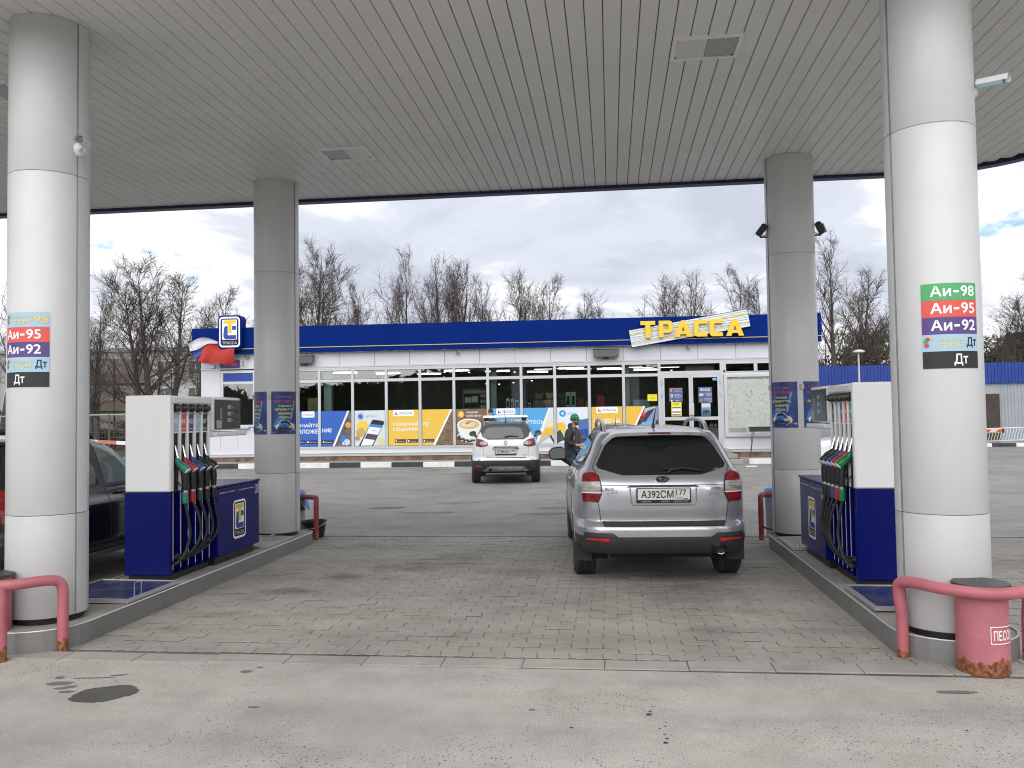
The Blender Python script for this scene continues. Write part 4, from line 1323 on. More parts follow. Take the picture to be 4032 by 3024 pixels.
# left wall field with the cash window
for a, b_, z0, z1 in ((-14.67, -13.90, 0.48, 3.66), (-13.90, -12.56, 0.48, 1.44), (-12.54, -11.36, 0.48, 3.66)):
    n = max(1, round((b_ - a) / 0.7))
    for i in range(n):
        box('wall_panel', (a + (b_ - a) * i / n + 0.004, 0.006, z0 + 0.002), (a + (b_ - a) * (i + 1) / n - 0.004, 0.05, z1), PANEL, shop, bevel=0.003)
def frame(name, u0, u1, z0, z1, w, y0=-0.012, y1=0.05, m=ALU, parent=shop):
    for a, b_ in (((u0, y0, z0), (u0 + w, y1, z1)), ((u1 - w, y0, z0), (u1, y1, z1)), ((u0 + w, y0, z0), (u1 - w, y1, z0 + w)), ((u0 + w, y0, z1 - w), (u1 - w, y1, z1))):
        box(name, a, b_, m, parent)
frame('window_frame', -13.89, -12.53, 1.46, 3.62, 0.10)
box('window_frame', (-13.79, -0.012, 3.10), (-12.63, 0.05, 3.20), ALU, shop)
box('blue_infill', (-13.79, 0.01, 3.205), (-12.63, 0.03, 3.515), pm(22, 62, 150), shop)
box('pane', (-13.79, 0.028, 1.56), (-12.63, 0.034, 3.10), GLASS, shop)
box('cash_tray', (-13.25, -0.16, 1.42), (-12.75, 0.0, 1.50), ALU, shop, bevel=0.01)
# glass front: mullions, rails, panes
MU = [-11.32, -10.06, -8.79, -7.51, -6.24, -4.97, -3.71, -2.48, -1.25, 0.0, 1.24, 2.52]
for u in MU:
    box('mullion', (u - 0.05, -0.015, 0.615), (u + 0.05, 0.06, 3.60), ALU, shop)
box('head_rail', (-11.37, -0.02, 3.601), (7.6, 0.055, 3.664), ALU, shop)
for a, b_ in zip(MU, MU[1:]):
    x0, x1 = a + 0.051, b_ - 0.051
    box('transom', (x0, -0.010, 3.10), (x1, 0.05, 3.205), ALU, shop)
    box('top_rail', (x0, -0.010, 3.535), (x1, 0.05, 3.60), ALU, shop)
    box('sill_rail', (x0, -0.012, 0.616), (x1, 0.05, 0.705), ALU, shop)
    box('pane', (x0, 0.028, 3.206), (x1, 0.034, 3.534), GLASS, shop)
    box('pane', (x0, 0.028, 0.706), (x1, 0.034, 3.099), GLASS, shop)
    mb = MB()
    for c in ((x0, 0.706, 3.099), (x1 - 0.012, 0.706, 3.099), (x0, 3.206, 3.534), (x1 - 0.012, 3.206, 3.534)):
        mb.box((c[0], 0.018, c[1]), (c[0] + 0.012, 0.027, c[2]))
    for c in (0.706, 3.087, 3.206, 3.522):
        mb.box((x0 + 0.012, 0.018, c), (x1 - 0.012, 0.027, c + 0.012))
    mb.build('gasket', BLACK, shop)
# double door with its light above
frame('door_frame', 2.573, 4.70, 0.475, 3.195, 0.05)
box('pane', (2.60, 0.028, 3.27), (4.67, 0.034, 3.53), GLASS, shop)
box('transom', (2.573, -0.012, 3.196), (4.79, 0.05, 3.269), ALU, shop)
box('top_rail', (2.573, -0.012, 3.531), (7.6, 0.05, 3.60), ALU, shop)
box('mullion', (4.701, -0.02, 0.30), (4.79, 0.06, 3.195), ALU, shop)
box('mullion', (4.672, -0.02, 3.27), (4.86, 0.06, 3.53), ALU, shop)
for u0, u1, hs in ((2.625, 3.632, 1), (3.638, 4.648, -1)):
    d = bpy.data.objects.new('door', None)
    col.objects.link(d)
    d.parent = shop
    w = 0.072
    for a, b_ in (((u0, -0.022, 0.53), (u0 + w, 0.03, 3.14)), ((u1 - w, -0.022, 0.53), (u1, 0.03, 3.14)), ((u0 + w, -0.022, 0.53), (u1 - w, 0.03, 0.71)), ((u0 + w, -0.022, 1.50), (u1 - w, 0.03, 1.62)), ((u0 + w, -0.022, 3.03), (u1 - w, 0.03, 3.14))):
        box('door_rail', a, b_, ALU, d)
    box('pane', (u0 + w, 0.0, 1.62), (u1 - w, 0.006, 3.03), GLASS, d)
    box('pane', (u0 + w, 0.0, 0.71), (u1 - w, 0.006, 1.50), GLASS, d)
    hx = u1 - 0.04 if hs > 0 else u0 + 0.04
    box('handle', (hx - 0.045, -0.10, 1.68), (hx + 0.045, -0.07, 2.11), ALU, d, bevel=0.006)
    box('handle_post', (hx - 0.02, -0.07, 1.72), (hx + 0.02, -0.02, 1.76), ALU, d)
    box('handle_post', (hx - 0.02, -0.07, 2.03), (hx + 0.02, -0.02, 2.07), ALU, d)
    hh = u0 - 0.02 if hs > 0 else u1 + 0.02
    for z in (0.72, 2.36, 2.80):
        MB().tube([(hh, -0.04, z), (hh, -0.04, z + 0.14)], 0.022, 8).build('hinge', ALU, d)
        box('hinge_leaf', (hh - 0.05, -0.03, z + 0.03), (hh + 0.05, -0.013, z + 0.09), ALU, d)
# windows and wall right of the door
for a, b_ in ((4.861, 5.90), (5.96, 6.9)):
    frame('window_frame', a, b_, 3.20, 3.53, 0.03)
    box('pane', (a + 0.03, 0.028, 3.23), (b_ - 0.03, 0.034, 3.50), GLASS, shop)
box('wall_panel', (5.902, 0.0, 3.20), (5.958, 0.05, 3.53), ALU, shop)
box('wall_panel', (6.902, 0.0, 3.20), (UR, 0.05, 3.66), PANEL, shop)
box('wall_panel', (4.791, 0.012, 0.862), (UR, 0.05, 3.194), PANEL, shop)
# entrance steps
for i, (y0, z) in enumerate(((-1.50, 0.165), (-1.15, 0.32), (-0.80, 0.465))):
    MB().box((2.3, y0, 0.0 if i == 0 else z - 0.15), (5.15 - 0.12 * i, -0.06, z)).build('step', SIDEW, shop, bevel=0.01)
# inside: shelf along the glass, pale columns, lit strips
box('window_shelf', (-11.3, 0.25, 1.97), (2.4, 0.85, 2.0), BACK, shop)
for a, b_, m in ((-10.0, -9.72, pm(190, 205, 210)), (-3.65, -3.44, pm(160, 175, 172)), (1.28, 1.46, pm(165, 178, 185))):
    box('inner_column', (a, 0.35, 0.47), (b_, 0.6, 3.66), m, shop)
box('inner_board', (-10.75, 0.7, 2.0), (-10.35, 0.8, 2.55), pm(150, 135, 90), shop)
box('inner_wall', (-3.1, 3.2, 0.47), (-2.5, 3.4, 3.6), pm(95, 100, 130), shop)
LAMP = mat('shop_lamp', (1.0, 0.97, 0.9), 0.5, emit=1.8)
for a, b_, y, z in ((-2.1, -1.4, 1.6, 3.52), (-1.25, -0.7, 2.2, 3.56), (-0.85, 0.1, 1.4, 3.48), (0.5, 1.2, 2.0, 3.54), (0.35, 1.0, 1.2, 3.45), (1.7, 2.4, 1.7, 3.50), (2.6, 3.4, 1.5, 3.49), (1.55, 2.1, 2.6, 3.58)):
    box('lit_strip', (a, y, z), (b_, y + 0.05, z + 0.02), LAMP, shop)
for k in range(9):  # row of lamps added deep inside to brighten the room
    box('lit_strip', (-10.5 + 1.55 * k, 3.0 + (k % 3) * 1.1, 3.60), (-9.5 + 1.55 * k, 3.16 + (k % 3) * 1.1, 3.63), mat('added_fill_lamp', (1.0, 0.97, 0.9), 0.5, emit=6.0), shop)
for u, z in ((-5.55, 3.45), (-4.6, 3.42), (-2.85, 3.40), (-2.9, 3.0), (-3.45, 2.95), (-2.2, 3.06), (-3.95, 2.98), (3.05, 3.35), (6.1, 3.46)):
    box('spot_lamp', (u, 1.2, z), (u + 0.06, 1.26, z + 0.03), LAMP, shop)
box('door_sign_inside', (3.5, 0.5, 3.30), (4.55, 0.55, 3.49), pm(168, 170, 165), shop)
frame('notice_rack', -4.78, -3.80, 2.05, 2.80, 0.03, 0.9, 0.93, pm(120, 125, 122))
for i in range(3):
    for j in range(3):
        box('rack_card', (-4.10 + 0.105 * i, 0.88, 2.06 + 0.20 * j), (-4.02 + 0.105 * i, 0.89, 2.18 + 0.20 * j), pm(165, 172, 168), shop)
box('rack_card', (-4.70, 0.88, 2.27), (-4.46, 0.89, 2.48), pm(178, 186, 182), shop)
box('rack_card', (-4.44, 0.88, 2.28), (-4.2, 0.89, 2.52), pm(185, 195, 192), shop)
box('rack_header', (-4.75, 0.88, 2.62), (-3.83, 0.89, 2.74), pm(140, 146, 142), shop)

# goods on the window shelf
def teddy(u, m, label, s=1.0):
    t = thing('teddy_bear', label, 'teddy bear', Matrix.Translation(BLOC) @ Matrix.Rotation(BROT, 4, 'Z') @ Vector((u, 0.5, 2.0)), BROT, 'plush bears in the shop window')
    MB().ball((0, 0, 0.17 * s), (0.17 * s, 0.14 * s, 0.18 * s)).build('body', m, t, smooth=True)
    h = MB().ball((0, -0.03, 0.42 * s), (0.145 * s, 0.13 * s, 0.135 * s)).build('head', m, t, smooth=True)
    MB().ball((0, -0.15 * s, 0.39 * s), (0.06 * s, 0.05 * s, 0.05 * s), 10, 6).build('muzzle', m, h, smooth=True)
    for q in (-1, 1):
        MB().ball((q * 0.115 * s, -0.01, 0.53 * s), (0.05 * s, 0.03 * s, 0.05 * s), 10, 6).build('ear', m, h, smooth=True)
        MB().ball((q * 0.17 * s, -0.06 * s, 0.2 * s), (0.055 * s, 0.06 * s, 0.13 * s), 10, 6).build('arm', m, t, smooth=True)
        MB().ball((q * 0.12 * s, -0.14 * s, 0.06 * s), (0.065 * s, 0.11 * s, 0.06 * s), 10, 6).build('leg', m, t, smooth=True)
teddy(-1.86, mat('plush_grey', (0.20, 0.19, 0.18), 0.95, bump=0.8, bscale=60), 'grey plush bear with its back against a beige one')
teddy(-1.44, mat('plush_beige', (0.55, 0.40, 0.31), 0.95, bump=0.8, bscale=60), 'beige plush bear in the shop window', 1.03)
teddy(-1.03, mat('plush_dark', (0.12, 0.115, 0.11), 0.95, bump=0.8, bscale=60), 'dark plush bear beside the pale green cartons')
def good(name, label, cat, u0, u1, z1, m, y=0.45, d=0.12, lathe=False):
    o = thing(name, label, cat, Matrix.Translation(BLOC) @ Matrix.Rotation(BROT, 4, 'Z') @ Vector(((u0 + u1) / 2, y, 2.0)), BROT, 'goods on the shop window shelf')
    w = (u1 - u0) / 2
    h = z1 - 2.0
    if lathe:
        MB().lathe([(0, 0), (w, 0.0), (w, h * 0.7), (w * 0.4, h * 0.85), (w * 0.35, h), (0, h)], 16).build('bottle', m, o, smooth=True)
        MB().lathe([(0, h), (w * 0.42, h), (w * 0.42, h + 0.03), (0, h + 0.03)], 12).build('cap', BLACK, o)
    else:
        box('carton', (-w, -d / 2, 0), (w, d / 2, h), m, o, bevel=0.004)
        box('print', (-w * 0.6, -d / 2 - 0.003, h * 0.2), (w * 0.6, -d / 2 - 0.001, h * 0.75), DARKVOID if w < 0.1 else pm(60, 110, 95), o)
    return o
good('carton', 'tall white carton nearest the pale inner column in the shop window', 'carton', -3.08, -2.96, 2.40, pm(205, 210, 210))
good('carton', 'narrow white carton, second from the pale inner column', 'carton', -2.90, -2.81, 2.38, pm(215, 218, 218))
good('carton', 'wider white carton, third from the pale inner column', 'carton', -2.75, -2.60, 2.34, pm(200, 205, 205))
good('carton', 'small white carton beside the grey plush bear', 'carton', -2.27, -2.17, 2.23, pm(190, 195, 190))
good('carton', 'first of two pale green tall cartons', 'carton', -0.87, -0.70, 2.60, pm(150, 178, 168))
good('carton', 'second of two pale green tall cartons, beside a red canister', 'carton', -0.68, -0.50, 2.60, pm(150, 178, 168))
good('oil_bottle', 'small yellow oil bottle at the window mullion', 'bottle', -0.15, -0.03, 2.26, pm(165, 165, 30), lathe=True)
def canister(u0, u1, z1, label, m):
    o = good_root = thing('fuel_canister', label, 'canister', Matrix.Translation(BLOC) @ Matrix.Rotation(BROT, 4, 'Z') @ Vector(((u0 + u1) / 2, 0.5, 2.0)), BROT, 'goods on the shop window shelf')
    w, h = (u1 - u0) / 2, z1 - 2.0
    MB().prism([(-w, 0), (w, 0), (w, h * 0.85), (w * 0.5, h), (-w * 0.8, h)], -0.08, 0.08).build('tank', m, o, bevel=0.02)
    MB().lathe([(0, h * 0.92), (0.04, h * 0.92), (0.04, h * 1.08), (0, h * 1.08)], 12, (w * 0.75, 0, 0)).build('cap', BLACK, o)
canister(0.24, 0.56, 2.46, 'red fuel canister alone on the shelf above the yellow poster', mat('canister_red', (0.30, 0.03, 0.03), 0.4))
canister(-0.46, -0.18, 2.36, 'dark red canister beside the yellow oil bottle', mat('canister_dark_red', (0.20, 0.025, 0.025), 0.4))

# ---------------------------------------------------------------- posters on the glass
YEL = pm(226, 186, 72)
YEL2 = pm(226, 182, 66)
PBLUE = pm(38, 92, 182)
CYAN = pm(80, 160, 216)
FW, FI, FI2, FI3 = wm(0.020), wm(0.018), wm(0.016), wm(0.014)
WOOD = mat('poster_wood', (0.20, 0.13, 0.075), 0.5, var=0.75, scale=3.0, stretch=(1.5, 1, 14), var2=(0.03, 0.018, 0.01))
def film(a, b_, label, m):
    t = bthing('window_poster', label, 'poster', 'printed films on the shop windows')
    mrect('sheet', a + 0.063, 0.715, b_ - 0.063, 2.03, FW, m, t)
    return t
def tab(t, u0, u1, word=True):
    mapped('logo_tab', rrect(u0, 1.80, u1, 2.029, 0.04), FI, CREAM, t)
    if u1 - u0 > 0.6:
        uu = u0 + 0.05
        mapped('logo_mark', [(uu + 0.02, 1.955), (uu + 0.11, 1.955), (uu + 0.11, 1.925), (uu + 0.02, 1.925)], FI2, pm(225, 180, 60), t)
        mapped('logo_mark', [(uu + 0.02, 1.925), (uu + 0.06, 1.925), (uu + 0.06, 1.885), (uu + 0.13, 1.885), (uu + 0.13, 1.855), (uu + 0.04, 1.855), (uu + 0.02, 1.875)], FI2, pm(45, 62, 120), t)
        lettering('ТРАССА', (uu + 0.18, 1.865, u1 - 0.06, 1.945), FI2, pm(45, 62, 120), t, 0.0)
    else:
        lettering('ТРАССА', (u0 + 0.05, 1.865, u1 - 0.06, 1.945), FI2, pm(45, 62, 120), t, 0.0)
def badge(t, u0, u1, word):
    mrect('store_badge', u0, 0.815, u1, 0.945, FI, pm(16, 16, 18), t)
    mrect('store_mark', u0 + 0.03, 0.845, u0 + 0.08, 0.915, FI2, pm(220, 220, 220), t)
    lettering(word, (u0 + 0.11, 0.845, u1 - 0.03, 0.89), FI2, pm(215, 215, 215), t, 0.01)
    lettering('доступно в', (u0 + 0.11, 0.905, u1 - 0.05, 0.922), FI2, pm(180, 180, 180), t, 0.0)
def slash(t, top, bot, b_, photo, curved=0.0):
    mapped('photo_area', [(bot, 0.716), (b_ - 0.064, 0.716), (b_ - 0.064, 2.029), (top, 2.029)], FI, photo, t)
    mapped('white_edge', [(bot - 0.07, 0.716), (bot + 0.01, 0.716), (top + 0.02, 2.029), (top - 0.05, 2.029)], FI2, CREAM, t)
def spot(t, u, w, r_, c, fn=None, ry=None, name='blurred_spot'):
    mapped(name, disc(u, w, r_, 18, ry), fn or FI2, c, t)
p = film(-11.32, -10.06, 'blue poster beside the rear pillar, words cut by the pillar', PBLUE)
tab(p, -10.75, -10.26)
lettering('СКАЧАЙТЕ', (-11.16, 1.43, -10.125, 1.60), FI, CREAM, p, 0.045)
lettering('ПРИЛОЖЕ', (-11.2, 1.195, -10.125, 1.355), FI, CREAM, p, 0.045)
badge(p, -11.0, -10.62, 'Google Play')
badge(p, -10.57, -10.17, 'App Store')
p = film(-10.06, -8.79, 'blue poster with НИЕ and a slanted photo of orange and blue lights', PBLUE)
PHOTO1 = mat('photo_blur_blue', (0.12, 0.10, 0.09), 0.5, var=0.9, scale=5, var2=(0.02, 0.03, 0.10))
slash(p, -8.95, -9.50, -8.79, PHOTO1)
spot(p, -8.97, 1.50, 0.11, pm(222, 150, 60))
spot(p, -8.93, 1.28, 0.10, pm(120, 90, 70), FI3)
spot(p, -9.16, 1.0, 0.13, pm(60, 110, 190))
spot(p, -9.02, 0.86, 0.12, pm(190, 205, 225), FI3)
spot(p, -9.15, 0.82, 0.06, pm(210, 215, 225), FI3)
lettering('НИЕ', (-9.97, 1.235, -9.60, 1.385), FI, CREAM, p, 0.045)
badge(p, -9.97, -9.55, 'Windows')
p = film(-8.79, -7.51, 'white poster with a tilted black phone and yellow blur', pm(205, 212, 218))
spot(p, -8.42, 1.45, 0.22, pm(232, 196, 70), ry=0.2)
spot(p, -8.50, 1.22, 0.17, pm(190, 165, 90), FI3)
spot(p, -8.62, 1.0, 0.09, pm(160, 140, 110), FI3)
spot(p, -7.72, 0.88, 0.14, pm(205, 205, 150))
spot(p, -8.5, 1.81, 0.115, pm(52, 96, 178), name='round_icon')
spot(p, -8.5, 1.81, 0.095, CREAM, FI3, name='icon_ring')
spot(p, -8.5, 1.81, 0.085, pm(52, 96, 178), wm(0.012), name='icon_field')
lettering('ВЫГОДНО', (-8.30, 1.765, -7.87, 1.845), FI, pm(110, 140, 200), p, 0.0)
ph = [(-8.06, 1.66), (-8.0, 1.69), (-7.64, 1.63), (-7.6, 1.57), (-8.03, 0.72), (-8.57, 0.72)]
mapped('phone', ph, FI3, pm(26, 28, 32), p)
mapped('phone_screen', [(-8.12, 1.53), (-7.66, 1.47), (-8.07, 0.73), (-8.50, 0.73)], wm(0.012), pm(232, 234, 236), p)
mapped('phone_bar', [(-8.12, 1.53), (-7.66, 1.47), (-7.71, 1.37), (-8.17, 1.43)], wm(0.010), pm(60, 130, 200), p)
mapped('phone_picture', [(-8.25, 1.18), (-7.85, 1.12), (-7.95, 0.93), (-8.36, 0.99)], wm(0.010), pm(90, 60, 85), p)
lettering('ТРАССА', (-8.1, 1.25, -7.86, 1.29), wm(0.010), pm(45, 62, 120), p, 0.0)
p = film(-7.51, -6.24, 'yellow poster with two lines of white words, ПОЛУЧАЙ ПОДАРКИ', YEL)
tab(p, -7.26, -6.48)
lettering('ПОЛУЧАЙ', (-7.26, 1.435, -6.315, 1.60), FI, CREAM, p, 0.045)
lettering('ПОДАРКИ', (-7.26, 1.225, -6.315, 1.375), FI, CREAM, p, 0.045)
badge(p, -7.21, -6.79, 'Google Play')
badge(p, -6.74, -6.33, 'App Store')
p = film(-6.24, -4.97, 'yellow poster with ТЕ and slanted brown wood', YEL)
slash(p, -5.06, -5.70, -4.97, WOOD)
lettering('ТЕ', (-6.16, 1.42, -5.93, 1.565), FI, CREAM, p, 0.045)
badge(p, -6.15, -5.73, 'Windows')
p = film(-4.97, -3.71, 'brown wood poster with a big white coffee cup', WOOD)
spot(p, -4.72, 1.83, 0.125, pm(232, 170, 60), name='round_icon')
mapped('icon_cup', [(-4.76, 1.89), (-4.68, 1.89), (-4.69, 1.77), (-4.75, 1.77)], FI3, pm(250, 225, 150), p)
lettering('ПОДАРОК', (-4.52, 1.86, -4.08, 1.93), FI, CREAM, p, 0.02)
lettering('КОФЕ 300 мл', (-4.52, 1.74, -3.97, 1.81), FI, CREAM, p, 0.02)
spot(p, -4.30, 1.02, 0.58, pm(205, 220, 212), FI, 0.24, 'saucer')
spot(p, -4.30, 1.04, 0.44, pm(180, 200, 190), FI2, 0.17, 'saucer_well')
mapped('cup', [(-4.86, 1.46), (-4.84, 1.25), (-4.72, 1.05), (-4.55, 0.93), (-4.25, 0.93), (-4.10, 1.05), (-4.0, 1.25), (-3.98, 1.46)], wm(0.013), pm(222, 230, 226), p)
spot(p, -4.42, 1.46, 0.445, pm(236, 240, 236), wm(0.012), 0.21, 'cup_rim')
spot(p, -4.42, 1.455, 0.39, pm(206, 180, 132), wm(0.010), 0.175, 'coffee')
spot(p, -4.46, 1.46, 0.27, pm(224, 206, 168), wm(0.008), 0.10, 'milk')
mapped('leaf_drawing', [(-4.58, 1.50), (-4.45, 1.56), (-4.30, 1.58), (-4.42, 1.50), (-4.5, 1.46)], wm(0.006), pm(170, 112, 60), p)
rnd = random.Random(2)
for i in range(26):
    a = R(196 + 150 * i / 25)
    spot(p, -4.38 + 0.47 * math.cos(a) + rnd.uniform(-.03, .03), 1.06 + 0.21 * math.sin(a) + rnd.uniform(-.03, .03), 0.045, pm(48 + rnd.randint(0, 30), 34, 26), wm(0.011 - 0.0001 * i), 0.032, 'coffee_bean')
p = film(-3.71, -2.48, 'light blue poster mostly hidden by the white car', CYAN)
tab(p, -3.42, -2.71)
lettering('ЗАПРАВЛЯ', (-3.5, 1.45, -2.56, 1.61), FI, CREAM, p, 0.045)
p = film(-2.48, -1.25, 'light blue poster ending in ЙТЕСЬ with a yellow nozzle', CYAN)
slash(p, -1.44, -1.92, -1.25, pm(212, 216, 216))
lettering('ЙТЕСЬ', (-2.32, 1.45, -1.67, 1.62), FI, CREAM, p, 0.045)
lettering('О', (-2.36, 1.2, -2.2, 1.36), FI, CREAM, p, 0.045)
mapped('print_nozzle', [(-1.62, 1.30), (-1.33, 1.30), (-1.32, 1.02), (-1.44, 0.98), (-1.86, 0.78), (-1.80, 0.92)], FI3, pm(222, 182, 60), p)
mapped('print_spout', [(-1.88, 0.80), (-1.50, 1.10), (-1.42, 1.0), (-1.80, 0.73), (-1.9, 0.73)], wm(0.012), pm(170, 182, 188), p)
mapped('print_hose', [(-1.48, 1.0), (-1.40, 1.02), (-1.316, 0.85), (-1.316, 0.73)], wm(0.011), pm(50, 45, 40), p)
spot(p, -1.45, 1.44, 0.12, pm(225, 218, 160), FI3)
p = film(-1.25, 0.0, 'white poster with a star badge and the yellow nozzle beside the man', pm(214, 222, 230))
mapped('blue_area', [(-0.45, 1.55), (-0.065, 1.62), (-0.065, 0.73), (-0.35, 0.73)], FI, pm(70, 110, 165), p)
mapped('blue_area', [(-0.45, 1.2), (-0.065, 1.25), (-0.065, 0.73), (-0.35, 0.73)], FI2, pm(28, 66, 160), p)
spot(p, -0.985, 1.81, 0.12, pm(58, 140, 205), name='round_icon')
star = [((0.07 if k % 2 == 0 else 0.032) * math.sin(math.pi * k / 5) - 0.985, 1.81 + (0.07 if k % 2 == 0 else 0.032) * math.cos(math.pi * k / 5)) for k in range(10)]
mapped('star', star, FI3, CREAM, p)
lettering('БОНУСЫ', (-0.80, 1.755, -0.46, 1.855), FI, pm(110, 165, 215), p, 0.0)
mapped('print_nozzle', [(-1.186, 1.46), (-0.95, 1.50), (-0.88, 1.35), (-0.90, 0.95), (-1.02, 1.2), (-1.186, 1.2)], FI3, pm(226, 190, 56), p)
mapped('print_hose', [(-1.186, 1.15), (-1.08, 1.22), (-0.98, 1.05), (-0.9, 0.85), (-1.05, 0.8), (-1.186, 0.73)], wm(0.012), pm(60, 70, 60), p)
p = film(0.0, 1.24, 'yellow poster reading ПРАВО НА above the silver car roof', YEL2)
tab(p, 0.23, 1.01)
lettering('ПРАВО НА', (0.155, 1.43, 1.10, 1.60), FI, CREAM, p, 0.045)
p = film(1.24, 2.52, 'yellow poster with a slanted dark photo and blue glove', YEL2)
slash(p, 1.98, 1.36, 2.52, mat('photo_dark', (0.03, 0.03, 0.034), 0.4))
mapped('print_shine', [(1.98, 1.95), (2.35, 2.02), (2.40, 1.98), (2.1, 1.86), (1.93, 1.72)], FI3, pm(175, 178, 182), p)
mapped('print_panel', [(2.02, 1.50), (2.40, 2.02), (2.455, 2.02), (2.455, 1.55), (2.2, 1.38)], FI3, pm(122, 138, 175), p)
spot(p, 1.93, 1.72, 0.08, pm(195, 40, 40), FI3)
spot(p, 1.86, 1.55, 0.05, pm(150, 30, 30), FI3)
mapped('print_glove', [(1.82, 1.36), (1.88, 1.46), (2.02, 1.47), (2.30, 1.53), (2.38, 1.42), (2.2, 1.34), (1.95, 1.3)], wm(0.012), pm(110, 165, 220), p)

# ---------------------------------------------------------------- notices at the door and on the wall
DF, DI, DI2 = wm(-0.003), wm(-0.005), wm(-0.0065)
SLATE = pm(78, 92, 135)
t = bthing('door_notice', 'slate blue notice with a shield on the left door leaf', 'notice', 'notices on the shop doors')
mrect('sheet', 2.86, 2.165, 3.34, 2.665, DF, SLATE, t)
mapped('shield', [(2.90, 2.43), (2.95, 2.455), (3.0, 2.43), (2.99, 2.34), (2.95, 2.30), (2.91, 2.34)], DI, pm(210, 205, 200), t)
mapped('shield_heart', [(2.92, 2.42), (2.95, 2.435), (2.98, 2.42), (2.97, 2.35), (2.95, 2.33), (2.93, 2.35)], DI2, pm(200, 110, 90), t)
mrect('banner', 2.86, 2.64, 3.34, 2.664, DI, pm(205, 110, 80), t)
spot(t, 2.93, 2.57, 0.035, pm(225, 170, 110), DI)
spot(t, 2.95, 2.21, 0.03, CREAM, DI)
for s, r_ in (('круглосуточно', (3.03, 2.575, 3.31, 2.60)), ('видеонаблюдение', (3.03, 2.53, 3.31, 2.555)), ('ОБЪЕКТ', (3.05, 2.415, 3.25, 2.45)), ('ОХРАНЯЕТСЯ', (3.03, 2.365, 3.31, 2.40)), ('ПОЛИЦИЕЙ', (3.04, 2.315, 3.28, 2.35)), ('WC', (3.08, 2.19, 3.22, 2.23))):
    lettering(s, r_, DI, pm(205, 210, 225), t, 0.02)
t = bthing('door_notice', 'yellow notice with blue rows under the shield notice', 'notice', 'notices on the shop doors')
mrect('sheet', 2.93, 1.645, 3.29, 2.155, DF, pm(236, 222, 60), t)
lettering('ИНФОРМАЦИЯ', (2.99, 2.10, 3.24, 2.135), DI, pm(40, 40, 40), t, 0.03)
lettering('для клиентов', (3.0, 2.055, 3.2, 2.085), DI, pm(60, 60, 50), t, 0.02)
for i in range(6):
    z = 1.935 - 0.052 * i
    mrect('row', 2.96, z, 3.26, z + 0.042, DI, (pm(60, 100, 175), CREAM, CREAM, pm(110, 90, 160), CREAM, pm(70, 80, 150))[i], t)
t = bthing('door_notice', 'slate blue ВХОД notice on the right door leaf', 'notice', 'notices on the shop doors')
mrect('sheet', 3.90, 2.115, 4.38, 2.68, DF, SLATE, t)
lettering('ВХОД', (3.975, 2.53, 4.305, 2.63), DI, CREAM, t, 0.04)
for s, r_ in (('ТОПЛИВНАЯ', (4.08, 2.44, 4.36, 2.47)), ('КАРТА', (4.18, 2.395, 4.34, 2.425)), ('"ТРАССА"', (4.16, 2.35, 4.36, 2.38)), ('ПРИНИМАЕМ', (4.09, 2.245, 4.36, 2.275)), ('КРЕДИТНЫЕ', (4.11, 2.195, 4.36, 2.225)), ('КАРТЫ', (4.24, 2.145, 4.37, 2.175))):
    lettering(s, r_, DI, pm(205, 212, 228), t, 0.02)
mrect('card_picture', 3.92, 2.36, 4.07, 2.45, DI, pm(190, 198, 200), t)
spot(t, 3.99, 2.21, 0.06, pm(150, 120, 60), DI)
t = bthing('door_notice', 'photo notice of a dark car under the ВХОД notice', 'notice', 'notices on the shop doors')
mrect('sheet', 3.99, 1.645, 4.32, 2.10, DF, pm(90, 140, 185), t)
mrect('print_sky', 4.0, 1.95, 4.31, 2.09, DI, pm(205, 205, 180), t)
mapped('print_car', [(4.02, 1.78), (4.06, 1.84), (4.2, 1.86), (4.28, 1.82), (4.30, 1.76), (4.05, 1.74)], DI, pm(35, 42, 55), t)
mrect('print_ground', 4.0, 1.655, 4.31, 1.74, DI, pm(60, 80, 105), t)
t = bthing('door_sticker', 'small light blue sticker at the top of the right door leaf', 'sticker')
mapped('bubble', rrect(4.40, 2.91, 4.57, 3.0, 0.03) , DF, pm(60, 160, 215), t)
mrect('stroke', 4.43, 2.96, 4.50, 2.975, DI, CREAM, t)
t = bthing('window_notice', 'small yellow paper notice on the pane left of the doors', 'notice')
mrect('sheet', 2.09, 2.21, 2.43, 2.45, wm(0.024), pm(232, 222, 40), t)
for i, (a, b_) in enumerate(((2.14, 2.38), (2.12, 2.4), (2.17, 2.35), (2.14, 2.38))):
    mrect('text_row', a, 2.39 - 0.05 * i, b_, 2.402 - 0.05 * i, wm(0.022), pm(140, 128, 30), t)
t = bthing('white_board', 'blank pale board standing inside the pane left of the doors', 'board')
box('board', (1.58, 0.30, 2.0), (2.18, 0.32, 2.27), pm(150, 172, 185), t)
# map board
t = bthing('map_board', 'large glazed road map board right of the shop doors', 'map board')
frame('frame', 4.80, 7.40, 0.89, 3.12, 0.10, -0.09, 0.01, ALU, t)
MAPM = mat('map_print', (0.86, 0.88, 0.82), 0.5, var=0.15, scale=9.0, var2=(0.74, 0.82, 0.76))
_t = MAPM.node_tree
box('map_sheet', (4.90, -0.03, 0.99), (7.30, -0.02, 2.93), MAPM, t)
box('header', (4.90, -0.03, 2.932), (7.30, -0.02, 3.02), pm(200, 208, 205), t)
mh = wm(-0.0315)
lettering('ПАРТНЁРСКАЯ СЕТЬ АЗС', (5.42, 2.945, 6.42, 3.0), mh, pm(70, 74, 84), t, 0.0)
lettering('astra', (5.10, 2.945, 5.32, 2.99), mh, pm(80, 84, 90), t, 0.0)
spot(t, 5.02, 2.965, 0.04, pm(150, 160, 90), mh)
rnd = random.Random(4)
mb = MB()
